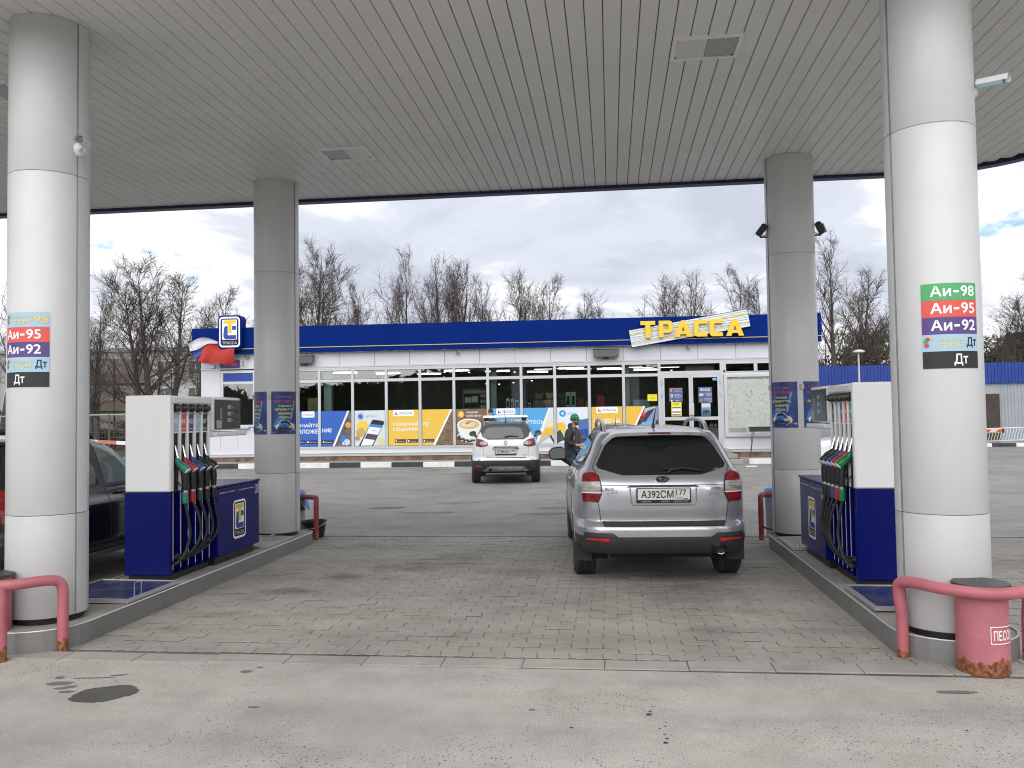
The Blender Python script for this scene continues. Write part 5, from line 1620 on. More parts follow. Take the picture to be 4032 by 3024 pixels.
cols = [MB() for _ in range(3)]
for i in range(420):
    u, w = rnd.uniform(4.95, 7.2), rnd.uniform(1.25, 2.9)
    r_ = rnd.uniform(0.006, 0.02)
    cols[i % 3].poly([mh(u - r_, w - r_ * rnd.uniform(.3, 1)), mh(u + r_, w - r_ * .5), mh(u + r_ * .6, w + r_), mh(u - r_ * .8, w + r_ * .7)])
for c, m in zip(cols, (pm(205, 190, 180), pm(165, 195, 190), pm(150, 150, 140))):
    c.build('map_specks', m, t, kind='stuff')
mrect('legend', 4.93, 1.03, 5.6, 1.22, mh, pm(212, 218, 216), t)
for i in range(4):
    mrect('legend_row', 4.96, 1.06 + 0.038 * i, 5.55, 1.072 + 0.038 * i, wm(-0.033), pm(160, 165, 165), t)
box('pane', (4.90, -0.05, 0.99), (7.30, -0.046, 3.02), glass_mat('map_glass', (1.0, 1.0, 1.0), 0.0), t)
# floodlights
for u0, u1, lab in ((-10.98, -10.22, 'black floodlight over the blue poster beside the rear pillar'), (0.17, 1.08, 'black floodlight just left of the slanted sign board')):
    t = bthing('floodlight', lab, 'floodlight', 'floodlights on the shop wall')
    MB().prism([(-0.06, 3.86), (-0.34, 3.80), (-0.36, 3.86), (-0.30, 4.10), (-0.06, 4.13)], u0, u1, 'x').build('housing', mat('flood_grey', (0.12, 0.12, 0.11), 0.45), t, bevel=0.012)
    MB().add
    mb = MB()
    mb.add([(u0 + 0.03, -0.352, 3.83), (u1 - 0.03, -0.352, 3.83), (u1 - 0.03, -0.312, 4.08), (u0 + 0.03, -0.312, 4.08)], [(0, 1, 2, 3)])
    mb.v = [Vector((p.x, p.y - 0.012, p.z)) for p in mb.v]
    mb.build('lens', mat('flood_glass', (0.03, 0.028, 0.026), 0.12), t)
    box('visor', (u0 - 0.01, -0.37, 4.10), (u1 + 0.01, -0.05, 4.118), mat('visor_grey', (0.16, 0.16, 0.155), 0.4), t)
    box('bracket', ((u0 + u1) / 2 - 0.1, -0.2, 3.76), ((u0 + u1) / 2 + 0.1, 0.0, 3.80), CAMDARK, t)
for u, lab in ((-4.80, 'small camera under the blue band above the yellow ТЕ poster'), (3.54, 'small camera under the blue band above the doors'), (-12.82, 'small camera under the blue band near the flag')):
    t = bthing('security_camera', lab, 'security camera', 'small cameras on the shop wall')
    MB().tube([(u + 0.04, 0.0, 4.10), (u + 0.03, -0.10, 4.06)], 0.02, 8).build('arm', CAMDARK, t)
    MB().tube([(u + 0.03, -0.09, 4.06), (u - 0.02, -0.22, 4.12)], 0.042, 12).build('body', mat('camera_grey', (0.3, 0.32, 0.32), 0.4), t, smooth=True)
    MB().tube([(u - 0.02, -0.22, 4.12), (u - 0.022, -0.226, 4.123)], 0.034, 12).build('lens', BLACK, t)

# ---------------------------------------------------------------- signs on the roof band
t = bthing('shop_sign', 'big yellow letters on a slanted striped board over the shop doors', 'sign')
ang = math.atan2(5.40 - 4.74, 5.71 - 1.53)
ca, sa = math.cos(ang), math.sin(ang)
SB = Matrix.Translation((1.55, -0.30, 4.14)) @ Matrix.Rotation(-ang, 4, 'Y')
bw_, bh_ = 4.22, 0.61
mb = MB(SB)
mb.box((-0.02, -0.035, -0.02), (bw_ + 0.02, 0.035, bh_ + 0.02))
mb.build('board_edge', FASCIA, t)
z = 0.0
rnd = random.Random(9)
STRIPW = mat('stripe_white', (0.62, 0.68, 0.70), 0.45, var=0.28, scale=6, stretch=(0.6, 1, 5))
STRIPG = mat('stripe_greyblue', (0.22, 0.27, 0.40), 0.45, var=0.3, scale=6)
STRIPY = mat('stripe_pale_yellow', (0.62, 0.55, 0.25), 0.45, var=0.35, scale=6, stretch=(0.6, 1, 5))
for h, m in ((0.075, STRIPW), (0.06, STRIPY), (0.02, STRIPW), (0.018, STRIPG), (0.075, STRIPW), (0.015, STRIPG), (0.06, STRIPW), (0.015, STRIPG), (0.07, STRIPW), (0.018, STRIPG), (0.07, STRIPY), (0.05, STRIPW), (0.014, STRIPG), (0.05, STRIPW)):
    mb = MB(SB)
    mb.box((0.0, -0.040, z + 0.001), (bw_, -0.036, z + h - 0.001))
    mb.build('stripe', m, t)
    z += h
LT = [[(0, 1), (.88, 1), (.88, .77), (.59, .77), (.59, 0), (.29, 0), (.29, .77), (0, .77)]]
LP = [[(0, 0), (.27, 0), (.27, .27), (.60, .27), (.76, .31), (.85, .44), (.85, .82), (.77, .95), (.62, 1), (0, 1)], [(.27, .49), (.53, .49), (.58, .53), (.58, .73), (.53, .78), (.27, .78)]]
LA = [[(0, 0), (.29, 0), (.35, .17), (.67, .17), (.73, 0), (1.02, 0), (.71, .86), (.64, .97), (.51, 1), (.38, .97), (.31, .86)], [(.42, .36), (.60, .36), (.51, .64)]]
LC = [[(.80, 0), (.2, 0), (.06, .06), (0, .2), (0, .8), (.06, .94), (.2, 1), (.80, 1), (.80, .77), (.34, .77), (.28, .71), (.28, .29), (.34, .23), (.80, .23)]]
for sp, u0, u1 in ((LT, 1.86, 2.38), (LP, 2.51, 3.0), (LA, 3.06, 3.66), (LC, 3.74, 4.20), (LC, 4.28, 4.74), (LA, 4.86, 5.47)):
    w = max(q[0] for q in sp[0])
    vs_, fs_ = shape(sp, 0.10)
    mb = MB()
    mb.add([(u0 + v[0] / w * (u1 - u0), -0.42 - v[2], 4.46 + v[1] * 0.595) for v in vs_], fs_)
    mb.build('letter', YELLOW, t)
t = bthing('emblem_sign', 'blue rounded box sign with yellow and blue emblem beside the flag', 'sign')
BX0, BX1, BZ0, BZ1 = -13.76, -12.86, 4.40, 5.66
MB().prism(rrect(BX0, BZ0, BX1, BZ1, 0.15, 6), -0.52, -0.06).build('box', FASCIA, t, bevel=0.02)
emblem(t, wm(-0.5235), BX0 + 0.05, BZ0 + 0.06, BX1 - 0.05, BZ1 - 0.06, True)
t = bthing('house_number_sign', 'purple address plate with a white 2 beside the flag', 'sign')
box('plate', (-13.90, -0.03, 3.70), (-13.13, -0.01, 4.01), pm(98, 72, 140), t)
box('number_field', (-13.125, -0.03, 3.71), (-12.86, -0.01, 4.01), pm(205, 208, 215), t)
lettering('2', (-13.04, 3.80, -12.95, 3.96), wm(-0.0315), pm(70, 62, 100), t, 0.02)
for a, b_, z in ((-13.85, -13.3, 3.93), (-13.85, -13.2, 3.86), (-13.80, -13.25, 3.79), (-13.08, -12.9, 3.735)):
    mrect('text_row', a, z, b_, z + 0.03, wm(-0.0315), pm(160, 145, 185), t)
# flag
t = bthing('flag', 'white, blue and red flag blowing from a short pole on the shop corner', 'flag')
MB().tube([(-14.20, -0.02, 3.80), (-14.42, -0.35, 4.10), (-14.78, -0.9, 4.62)], 0.014, 8).build('pole', ALU, t)
box('bracket', (-14.30, -0.06, 3.72), (-14.12, 0.0, 3.86), ALU, t)
def cloth(name, m, pts_top, pts_bot, amp, ph):
    A, B_ = spline([(a, 0, b_) for a, b_ in pts_top], 20), spline([(a, 0, b_) for a, b_ in pts_bot], 20)
    def fn(u, v):
        k = u * 20
        i = min(int(k), 19)
        f = k - i
        p_ = A[i].lerp(A[i + 1], f)
        q_ = B_[i].lerp(B_[i + 1], f)
        r_ = p_.lerp(q_, v)
        return (r_.x, -0.72 + 0.28 * u + amp * math.sin(u * 9 + v * 3 + ph) * (0.3 + u) + 0.05 * math.sin(v * 5 + ph), r_.z)
    return MB().grid(fn, 24, 10).build(name, m, t, smooth=True)
cloth('white_stripe', mat('flag_white', (0.55, 0.53, 0.56), 0.8), [(-14.85, 4.58), (-14.55, 4.78), (-14.2, 4.84), (-13.75, 4.66)], [(-14.72, 4.32), (-14.45, 4.40), (-14.15, 4.60), (-13.8, 4.60)], 0.05, 0.0)
cloth('blue_stripe', mat('flag_blue', (0.035, 0.06, 0.25), 0.8), [(-14.72, 4.33), (-14.45, 4.41), (-14.2, 4.60), (-13.95, 4.62)], [(-14.52, 4.02), (-14.35, 4.12), (-14.25, 4.30), (-14.05, 4.45)], 0.05, 0.6)
cloth('red_stripe', mat('flag_red', (0.42, 0.035, 0.025), 0.8, var=0.2, scale=2.5), [(-14.5, 4.06), (-14.22, 4.50), (-13.75, 4.66), (-13.12, 4.64)], [(-14.33, 3.90), (-14.12, 3.86), (-13.75, 3.86), (-13.15, 3.80)], 0.07, 1.4)

# ---------------------------------------------------------------- sidewalk and striped kerb before the shop
walk = tag(bpy.data.objects.new('sidewalk', None), kind='structure')
col.objects.link(walk)
walk.location, walk.rotation_euler = BLOC, (0, 0, BROT)
box('slab', (-17, -1.18, -0.05), (12, 0.045, BASEZ), SIDEW, walk)
KW = mat('kerb_white', (0.74, 0.74, 0.72), 0.6, var=0.12, scale=4, bump=0.2, bscale=20)
KB = mat('kerb_black', (0.035, 0.038, 0.048), 0.6, var=0.3, scale=4, bump=0.2, bscale=20)
u = -9.274 - 1.127 * 6
white = False
i = 0
while u < 11.5:
    if 2.9 < u + 0.5 < 5.1:
        u += 1.127
        white = not white
        continue
    ln = 1.127
    m = KW if white else KB
    mb = MB()
    mb.box((u + 0.004, -1.33, -0.06), (u + ln - 0.004, -1.185, BASEZ + 0.006 + random.uniform(-0.004, 0.004)))
    mb.build('kerb_stone', m, walk, bevel=0.012)
    white = not white
    u += ln
# grill stand
t = bthing('grill_stand', 'black metal charcoal grill on thin legs below the map board', 'grill')
box('trough', (5.52, -1.02, 1.08), (6.9, -0.65, 1.22), mat('grill_black', (0.02, 0.02, 0.022), 0.45), t)
box('rim', (5.50, -1.04, 1.222), (6.92, -0.63, 1.245), BLACK, t)
for u in (5.62, 6.8):
    for y, du in ((-0.98, -0.14), (-0.70, -0.08)):
        MB().tube([(u, y, 1.08), (u + du, y + (0.02 if y > -0.8 else -0.02), BASEZ)], 0.011, 6).build('leg', BLACK, t)
# ---------------------------------------------------------------- cars
def pchip(knots):
    xs = [k[0] for k in knots]
    ys = [k[1] for k in knots]
    n = len(xs)
    h = [xs[i + 1] - xs[i] for i in range(n - 1)]
    d = [(ys[i + 1] - ys[i]) / h[i] for i in range(n - 1)]
    m = [d[0]] + [0.0] * (n - 2) + [d[-1]]
    for i in range(1, n - 1):
        if d[i - 1] * d[i] > 0:
            w1, w2 = 2 * h[i] + h[i - 1], h[i] + 2 * h[i - 1]
            m[i] = (w1 + w2) / (w1 / d[i - 1] + w2 / d[i])
    def f(x):
        if x <= xs[0]: return ys[0]
        if x >= xs[-1]: return ys[-1]
        i = max(k for k in range(n - 1) if xs[k] <= x)
        t = (x - xs[i]) / h[i]
        return (ys[i] * (1 + 2 * t) * (1 - t) ** 2 + h[i] * m[i] * t * (1 - t) ** 2 + ys[i + 1] * t * t * (3 - 2 * t) + h[i] * m[i + 1] * t * t * (t - 1))
    return f

class CarShape:
    """car skin as a stack of plan outlines: z -> rear end, front end, half width"""
    def __init__(s, rear, front, width, a=4.6, b=12.0, wheels=(0.0, 2.6), arch=0.37, arch_z=0.34):
        s.r, s.f, s.w, s.a, s.b = pchip(rear), pchip(front), pchip(width), a, b
        s.wheels, s.arch, s.arch_z = wheels, arch, arch_z
    def rear(s, x, z):
        X = min(abs(x) / s.w(z), 0.9995)
        r_, f_ = s.r(z), s.f(z)
        return (r_ + f_) / 2 - (f_ - r_) / 2 * (1 - X ** s.a) ** (1 / s.b)
    def side(s, y, z):
        r_, f_ = s.r(z), s.f(z)
        t = min(abs((y - (r_ + f_) / 2) / ((f_ - r_) / 2)), 0.9995)
        return s.w(z) * (1 - t ** s.b) ** (1 / s.a)
    def RP(s, x, z, off=0.0):
        e = 0.004
        p = Vector((x, s.rear(x, z), z))
        px = Vector((x + e, s.rear(x + e, z), z)) - Vector((x - e, s.rear(x - e, z), z))
        pz = Vector((x, s.rear(x, z + e), z + e)) - Vector((x, s.rear(x, z - e), z - e))
        n = px.cross(pz).normalized()
        if n.y > 0: n = -n
        return p + n * off
    def SP(s, sd):
        def fn(y, z, off=0.0):
            e = 0.01
            p = Vector((sd * s.side(y, z), y, z))
            py = Vector((sd * s.side(y + e, z), y + e, z)) - Vector((sd * s.side(y - e, z), y - e, z))
            pz = Vector((sd * s.side(y, z + e), y, z + e)) - Vector((sd * s.side(y, z - e), y, z - e))
            n = py.cross(pz).normalized()
            if n.x * sd < 0: n = -n
            return p + n * off
        return fn
    def outline(s, z):
        r_, f_ = s.r(z), s.f(z)
        c, l = (r_ + f_) / 2, (f_ - r_) / 2
        w = s.w(z)
        q = []
        for X in (0, .15, .3, .45, .58, .69, .78, .85, .90):
            q.append((X * w, c - l * (1 - X ** s.a) ** (1 / s.b)))
        y0 = q[-1][1]
        t0 = (c - y0) / l
        K = 44
        for i in range(1, K):
            t = -t0 + 2 * t0 * i / K
            q.append((w * (1 - abs(t) ** s.b) ** (1 / s.a), c + l * t))
        for X in (.90, .85, .78, .69, .58, .45, .3, .15, 0):
            q.append((X * w, c + l * (1 - X ** s.a) ** (1 / s.b)))
        return q
    def shell(s, name, zs, m, parent, cap=False, arches=True):
        v, f = [], []
        for z in zs:
            q = s.outline(z)
            ring = q + [(-x, y) for x, y in q[-2:0:-1]]
            v += [[x, y, z] for x, y in ring]
        n = len(ring)
        inside = [False] * len(v)
        if arches:
            for i, p in enumerate(v):
                if abs(p[0]) > 0.45:
                    for wy in s.wheels:
                        d = math.hypot(p[1] - wy, p[2] - s.arch_z)
                        if d < s.arch or (p[2] < s.arch_z and abs(p[1] - wy) < s.arch):
                            inside[i] = (wy, d)
        orig = list(inside)
        for j in range(len(zs) - 1):
            for k in range(n):
                q = (j * n + k, j * n + (k + 1) % n, (j + 1) * n + (k + 1) % n, (j + 1) * n + k)
                if all(orig[i] for i in q):
                    continue
                for i in q:
                    if inside[i]:
                        wy, d = inside[i]
                        if v[i][2] >= s.arch_z and d > 1e-3:
                            kf = s.arch / d
                            v[i][1] = wy + (v[i][1] - wy) * kf
                            v[i][2] = s.arch_z + (v[i][2] - s.arch_z) * kf
                        else:
                            v[i][1] = wy + math.copysign(s.arch, v[i][1] - wy)
                        inside[i] = False
                f.append(q)
        if cap:
            o = (len(zs) - 1) * n
            f.append(tuple(range(o, o + n)))
        mb = MB()
        mb.add(v, f)
        return mb.build(name, m, parent, smooth=True)

def span(poly, z):
    xs = []
    n = len(poly)
    for i in range(n):
        (x0, z0), (x1, z1) = poly[i], poly[(i + 1) % n]
        if z0 == z1:
            if abs(z - z0) < 1e-9:
                xs += [x0, x1]
            continue
        t = (z - z0) / (z1 - z0)
        if -1e-9 <= t <= 1 + 1e-9:
            xs.append(x0 + t * (x1 - x0))
    return min(xs), max(xs)
def patch(name, fn, poly, m, parent, off=0.006, nu=8, nv=8, back=0.012):
    """a piece laid on the car skin: polygon in (across, up), with a rim folded inwards"""
    zs = [p[1] for p in poly]
    z0, z1 = min(zs), max(zs)
    rows = []
    for j in range(nv + 1):
        z = z0 + (z1 - z0) * min(max(j / nv, 0.0005), 0.9995)
        a, b_ = span(poly, z)
        rows.append([(a + (b_ - a) * i / nu, z) for i in range(nu + 1)])
    mb = MB()
    w = nu + 1
    vs_ = [fn(x, z, off) for r_ in rows for x, z in r_]
    fs_ = [(j * w + i, j * w + i + 1, (j + 1) * w + i + 1, (j + 1) * w + i) for j in range(nv) for i in range(nu)]
    rim_ = [i for i in range(w)] + [j * w + nu for j in range(1, nv + 1)] + [nv * w + i for i in range(nu - 1, -1, -1)] + [j * w for j in range(nv - 1, 0, -1)]
    o = len(vs_)
    flat_ = [p for r_ in rows for p in r_]
    vs_ += [fn(flat_[i][0], flat_[i][1], off - back) for i in rim_]
    k = len(rim_)
    fs_ += [(rim_[i], o + i, o + (i + 1) % k, rim_[(i + 1) % k]) for i in range(k)]
    mb.add(vs_, fs_)
    return mb.build(name, m, parent, smooth=True)
def seam(name, fn, pts, m, parent, r=0.004, off=0.0):
    q = []
    for (x0, z0), (x1, z1) in zip(pts, pts[1:]):
        for k in range(6):
            t = k / 6
            q.append(fn(x0 + (x1 - x0) * t, z0 + (z1 - z0) * t, off))
    q.append(fn(pts[-1][0], pts[-1][1], off))
    return MB().tube(q, r, 5).build(name, m, parent)
def zlist(a, b_, n, extra=()):
    return sorted(set([round(a + (b_ - a) * k / n, 4) for k in range(n + 1)] + [e for e in extra if a < e < b_]))

CARGLASS = mat('dark_car_glass', (0.012, 0.014, 0.014), 0.04, spec=0.6)
TRIMBLK = mat('car_black_trim', (0.030, 0.030, 0.030), 0.55, var=0.15, scale=8)
SEAM = mat('panel_gap', (0.02, 0.02, 0.022), 0.7)
CHROME = mat('chrome', (0.75, 0.75, 0.76), 0.12, metal=1.0)
TYRE = mat('tyre', (0.020, 0.0195, 0.019), 0.75, var=0.35, scale=6, var2=(0.05, 0.046, 0.04))
RIMM = mat('alloy_rim', (0.42, 0.42, 0.43), 0.35, metal=0.7)
REDLENS = mat('red_lens', (0.20, 0.010, 0.012), 0.12, coat=0.6, var=0.45, scale=9, stretch=(1, 1, 4))
DKRED = mat('dark_red_lens', (0.10, 0.006, 0.008), 0.10, coat=0.6)
CLEAR = mat('clear_lens', (0.34, 0.32, 0.32), 0.15, coat=0.6, var=0.5, scale=9, stretch=(1, 1, 5))
REFLRED = mat('red_reflector', (0.55, 0.02, 0.02), 0.2)
PLATEW = mat('plate_white', (0.62, 0.62, 0.58), 0.45)
PLATEK = mat('plate_black', (0.014, 0.014, 0.014), 0.45)

def wheel(parent, x, y, r, w, sd, spokes=5):
    """tyre with grooved tread, alloy rim with spokes, hub"""
    t = bpy.data.objects.new('wheel', None)
    col.objects.link(t)
    t.parent = parent
    t.location = (x, y, r)
    h = w / 2
    prof = [(r * 0.66, -h + 0.01), (r * 0.72, -h), (r * 0.90, -h - 0.004), (r * 0.965, -h + 0.012)]
    for k in range(5):
        a = -h + 0.022 + k * (w - 0.044) / 5
        b_ = a + (w - 0.044) / 5
        prof += [(r, a + 0.004), (r, b_ - 0.006), (r - 0.009, b_ - 0.005), (r - 0.009, b_ + 0.003)] if k < 4 else [(r, a + 0.004), (r, b_)]
    prof += [(r * 0.965, h - 0.012), (r * 0.90, h + 0.004), (r * 0.72, h), (r * 0.66, h - 0.01)]
    MB().lathe(prof, 40, (0, 0, 0), 'x').build('tyre', TYRE, t, smooth=True)
    rim_ = MB().lathe([(r * 0.67, -h + 0.01), (r * 0.64, -h + 0.02), (r * 0.60, 0.0), (r * 0.64, h - 0.02), (r * 0.68, h - 0.004), (r * 0.66, h + 0.002), (r * 0.62, h - 0.012)], 32, (0, 0, 0), 'x').build('rim', RIMM, t, smooth=True)
    MB().lathe([(0.0, sd * (h - 0.06)), (r * 0.60, sd * (h - 0.06))], 24, (0, 0, 0), 'x').build('brake', DARKVOID, t)
    for k in range(spokes):
        for da in (-0.13, 0.13):
            a = 2 * math.pi * k / spokes + da
            mb = MB(Matrix.Rotation(a, 4, 'X'))
            mb.add([(sd * (h - 0.035), -0.014, 0.03), (sd * (h - 0.035), 0.014, 0.03), (sd * (h - 0.018), 0.011, r * 0.65), (sd * (h - 0.018), -0.011, r * 0.65), (sd * (h - 0.05), -0.016, 0.03), (sd * (h - 0.05), 0.016, 0.03), (sd * (h - 0.04), 0.013, r * 0.65), (sd * (h - 0.04), -0.013, r * 0.65)],
                   [(0, 1, 2, 3), (7, 6, 5, 4), (0, 4, 5, 1), (1, 5, 6, 2), (2, 6, 7, 3), (3, 7, 4, 0)])
            mb.build('spoke', RIMM, t)
    MB().lathe([(0.0, sd * (h - 0.022)), (0.035, sd * (h - 0.024)), (0.045, sd * (h - 0.045))], 16, (0, 0, 0), 'x').build('hub', RIMM, t)
    return t
def mirror_(parent, x, y, z, sd, m, s=1.0):
    t = bpy.data.objects.new('side_mirror', None)
    col.objects.link(t)
    t.parent = parent
    w, h, d = 0.22 * s, 0.155 * s, 0.12 * s
    pts = [(0, 0.01), (0.02 * s, h * 0.85), (w * 0.35, h), (w * 0.8, h * 0.92), (w, h * 0.6), (w * 0.97, h * 0.18), (w * 0.8, 0), (0.05 * s, -0.01)]
    MB().prism([(x + sd * a, z + b_) for a, b_ in pts], y, y + d).build('cover', m, t, bevel=0.025, seg=3)
    gp = [(w * 0.10, h * 0.12), (w * 0.13, h * 0.82), (w * 0.4, h * 0.92), (w * 0.78, h * 0.84), (w * 0.93, h * 0.56), (w * 0.90, h * 0.2), (w * 0.76, h * 0.09)]
    MB().prism([(x + sd * a, z + b_) for a, b_ in gp], y - 0.004, y - 0.001).build('mirror_glass', mat('mirror_glass', (0.22, 0.25, 0.26), 0.03, metal=1.0), t)
    MB().tube([(x + sd * 0.06 * s, y + d * 0.6, z + 0.02), (x - sd * 0.06, y + d * 0.8, z - 0.06)], [0.03 * s, 0.035 * s], 8).build('stalk', TRIMBLK, t)
    return t
def plate(parent, fn_origin, w, h, words, tilt=0.0, region='', dealer=''):
    """licence plate with its black frame at a point on the tail"""
    t = bpy.data.objects.new('licence_plate', None)
    col.objects.link(t)
    t.parent = parent
    t.location = fn_origin
    t.rotation_euler = (tilt, 0, 0)
    box('plate_frame', (-w / 2 - 0.012, -0.012, -h / 2 - 0.032), (w / 2 + 0.012, 0.0, h / 2 + 0.008), PLATEK, t, bevel=0.004)
    box('plate_field', (-w / 2, -0.0145, -h / 2), (w / 2, -0.0125, h / 2), PLATEW, t)
    f = lambda u, v: (u, -0.0155, v)
    lw = w * 0.70
    for s_, r_ in words:
        lettering(s_, (-w / 2 + r_[0] * w, -h / 2 + r_[1] * h, -w / 2 + r_[2] * w, -h / 2 + r_[3] * h), f, PLATEK, t, r_[4] if len(r_) > 4 else 0.012)
    mrect('divider', -w / 2 + 0.715 * w, -h * 0.46, -w / 2 + 0.722 * w, h * 0.46, f, PLATEK, t)
    for q, c in enumerate((pm(215, 215, 215), pm(60, 80, 160), pm(190, 60, 60))):
        mrect('flag_mark', w * 0.385, -h * 0.36 - 0.006 * q, w * 0.46, -h * 0.36 - 0.006 * q + 0.006, f, c, t)
    if region:
        lettering(region, (w * 0.25, -h * 0.42, w * 0.365, -h * 0.24), f, PLATEK, t, 0.01)
    for (a, b_, s_) in dealer or ():
        lettering(s_, (a * w, -h / 2 - 0.024, b_ * w, -h / 2 - 0.010), lambda u, v: (u, -0.0128, v), pm(170, 170, 170), t, 0.01)
    return t
def car_root(name, label, loc, heading):
    return thing(name, label, 'car', (loc[0], loc[1], 0.0), heading)
def underbody_blocker(S, t, z0, zb, y0, y1, hw):
    box('underbody_blocker', (-hw, y0, z0), (hw, y1, zb), DARKVOID, t)  # plain dark box added beneath the shell to block light
    for wy in S.wheels:
        MB().lathe([(S.arch + 0.004, -0.32), (S.arch + 0.004, 0.0)], 24, (-hw - 0.02, wy, S.arch_z), 'x', a0=R(-20), a1=R(200)).build('wheel_well', DARKVOID, t)
        MB().lathe([(S.arch + 0.004, 0.0), (S.arch + 0.004, 0.32)], 24, (hw + 0.02, wy, S.arch_z), 'x', a0=R(-20), a1=R(200)).build('wheel_well', DARKVOID, t)

# ---- the silver estate at the pump ------------------------------------------------
SILVER = mat('silver_paint', (0.44, 0.45, 0.475), 0.24, metal=0.65, coat=0.5, var=0.07, scale=2.2)
def silver_suv():
    t = car_root('silver_suv', 'dusty silver estate car with roof rails standing at the pump', (0.455, 9.43), R(4.3))
    S = CarShape(rear=[(.30, -.74), (.40, -.84), (.50, -.875), (.60, -.872), (.645, -.83), (.67, -.80), (.80, -.815), (1.0, -.80), (1.08, -.765), (1.15, -.715), (1.30, -.62), (1.50, -.475), (1.545, -.44), (1.575, -.36), (1.60, -.10), (1.618, .35), (1.63, .7)],
                 front=[(.30, 3.50), (.45, 3.62), (.7, 3.64), (.85, 3.60), (.93, 3.45), (.98, 3.1), (1.02, 2.6), (1.06, 2.2), (1.10, 2.02), (1.3, 1.62), (1.5, 1.16), (1.56, .98), (1.60, .84), (1.63, .75)],
                 width=[(.30, .855), (.40, .885), (.55, .897), (.75, .8975), (.92, .893), (1.05, .872), (1.14, .843), (1.20, .795), (1.35, .722), (1.50, .645), (1.55, .60), (1.58, .54), (1.60, .44), (1.618, .28), (1.63, .1)],
                 a=4.6, b=13, wheels=(0.0, 2.64), arch=0.375, arch_z=0.345)
    fn = S.RP
    S.shell('bumper', zlist(.335, .515, 8), TRIMBLK, t)
    S.shell('body', zlist(.5155, 1.15, 26), SILVER, t)
    S.shell('cabin', zlist(1.1505, 1.62, 30, (1.545, 1.575, 1.59, 1.60, 1.61)), SILVER, t, cap=True, arches=False)
    underbody_blocker(S, t, .26, .55, -.55, 3.3, .52)
    box('floor_pan', (-.62, -.70, .34), (.62, .5 - .9, .45), DARKVOID, t)
    for wy in S.wheels:
        for sd in (-1, 1):
            wheel(t, sd * 0.775, wy, 0.345, 0.225, sd)
            for nm, rr_, m in (('arch_trim', S.arch, SILVER),):
                q = []
                for k in range(17):
                    a = R(-8 + 196 * k / 16)
                    y, z = wy + rr_ * math.cos(a), S.arch_z + rr_ * math.sin(a)
                    z = max(z, 0.31)
                    q.append((sd * (S.side(y, z) - 0.006), y, z))
                MB().tube(q, 0.012, 6).build(nm, m, t, smooth=True)
    # tail: glass, spoiler, lamps, panel gaps
    gl = [(-.40, 1.124), (.40, 1.124), (.635, 1.188), (.668, 1.215), (.50, 1.54), (-.50, 1.54), (-.668, 1.215), (-.635, 1.188)]
    patch('rear_window', fn, gl, CARGLASS, t, 0.004, 14, 12)
    rw = MB().tube([fn(.40, 1.155, .018), fn(.22, 1.178, .022), fn(.0, 1.172, .018)], [.010, .012, .006], 6).build('rear_wiper', BLACK, t, smooth=True)
    MB().tube([fn(.06, 1.140, .016), fn(.10, 1.165, .022), fn(.20, 1.178, .02)], [.020, .014, .010], 8).build('wiper_arm', BLACK, rw, smooth=True)
    # spoiler reaching back over the glass
    mb = MB()
    def sp(u, v):
        x = -.565 + 1.13 * u
        e = abs(2 * u - 1)
        y0 = S.rear(min(max(x, -.56), .56), 1.60) if False else -.28
        drop = 0.13 * max(0.0, (e - 0.80) / 0.20) ** 1.6
        yb = -.60 + 0.10 * e ** 3
        pts_ = [(-.20, 1.601), (-.36, 1.590), (yb, 1.560), (yb + .005, 1.528), (yb + .09, 1.515), (-.42, 1.52)]
        k = v * 5
        i = min(int(k), 4)
        f = k - i
        y = pts_[i][0] + (pts_[i + 1][0] - pts_[i][0]) * f
        z = pts_[i][1] + (pts_[i + 1][1] - pts_[i][1]) * f
        zc = 0.018 * e ** 2
        return (x * (1 + 0.05 * (drop / 0.13)), y + drop * 0.15, z - zc - drop * (0.35 + 0.65 * min(1, v * 1.6)))
    mb.grid(sp, 28, 10)
    mb.build('spoiler', SILVER, t, smooth=True)
    MB().tube([(-.115, -.607, 1.548), (0, -.609, 1.550), (.115, -.607, 1.548)], 0.009, 8).build('brake_light', DKRED, t)
    for sd in (-1, 1):
        P = lambda pts: [(sd * a, b_) for a, b_ in pts]
        lamp = [(.655, .852), (.80, .858), (.812, 1.00), (.795, 1.135), (.70, 1.155), (.645, 1.135), (.617, 1.04), (.612, .95)]
        lp = patch('tail_lamp', fn, P(lamp), BLACK, t, 0.010, 8, 10, 0.02)
        for nm, z0, z1, m in (('lamp_red', 1.062, 1.15, REDLENS), ('lamp_reverse', .955, 1.060, CLEAR), ('lamp_red', .862, .952, REDLENS)):
            q = []
            zz = [z0 + (z1 - z0) * k / 5 for k in range(6)]
            lo = [(span(lamp, z)[0] + .010, z) for z in zz]
            hi = [(span(lamp, z)[1] - .004, z) for z in zz]
            patch(nm, fn, P(lo + hi[::-1]), m, lp, 0.015, 8, 6, 0.006)
        patch('lamp_band', fn, P([(.617, .948), (.806, .948), (.806, .957), (.617, .957)]), CREAM, lp, 0.0165, 8, 1, 0.003)
        patch('reflector', fn, P([(.56, .466), (.76, .472), (.77, .498), (.545, .498)]), REFLRED, t, 0.010, 6, 2)
        MB().box((sd * .79 - .11, -.50, .225), (sd * .79 + .075, -.485, .42)).build('mud_flap', BLACK, t)
        # black step along the top of the lower bumper
        patch('bumper_corner', fn, P([(.46, .515), (.80, .515), (.80, .555), (.52, .555)]), TRIMBLK, t, 0.009, 8, 2)
    patch('sill_strip', fn, [(-.60, .618), (.60, .618), (.615, .656), (-.615, .656)], TRIMBLK, t, 0.016, 16, 3, 0.02)
    seam('gate_gap', fn, [(-.63, .66), (-.648, .80), (-.655, .845)], SEAM, t, 0.0035)
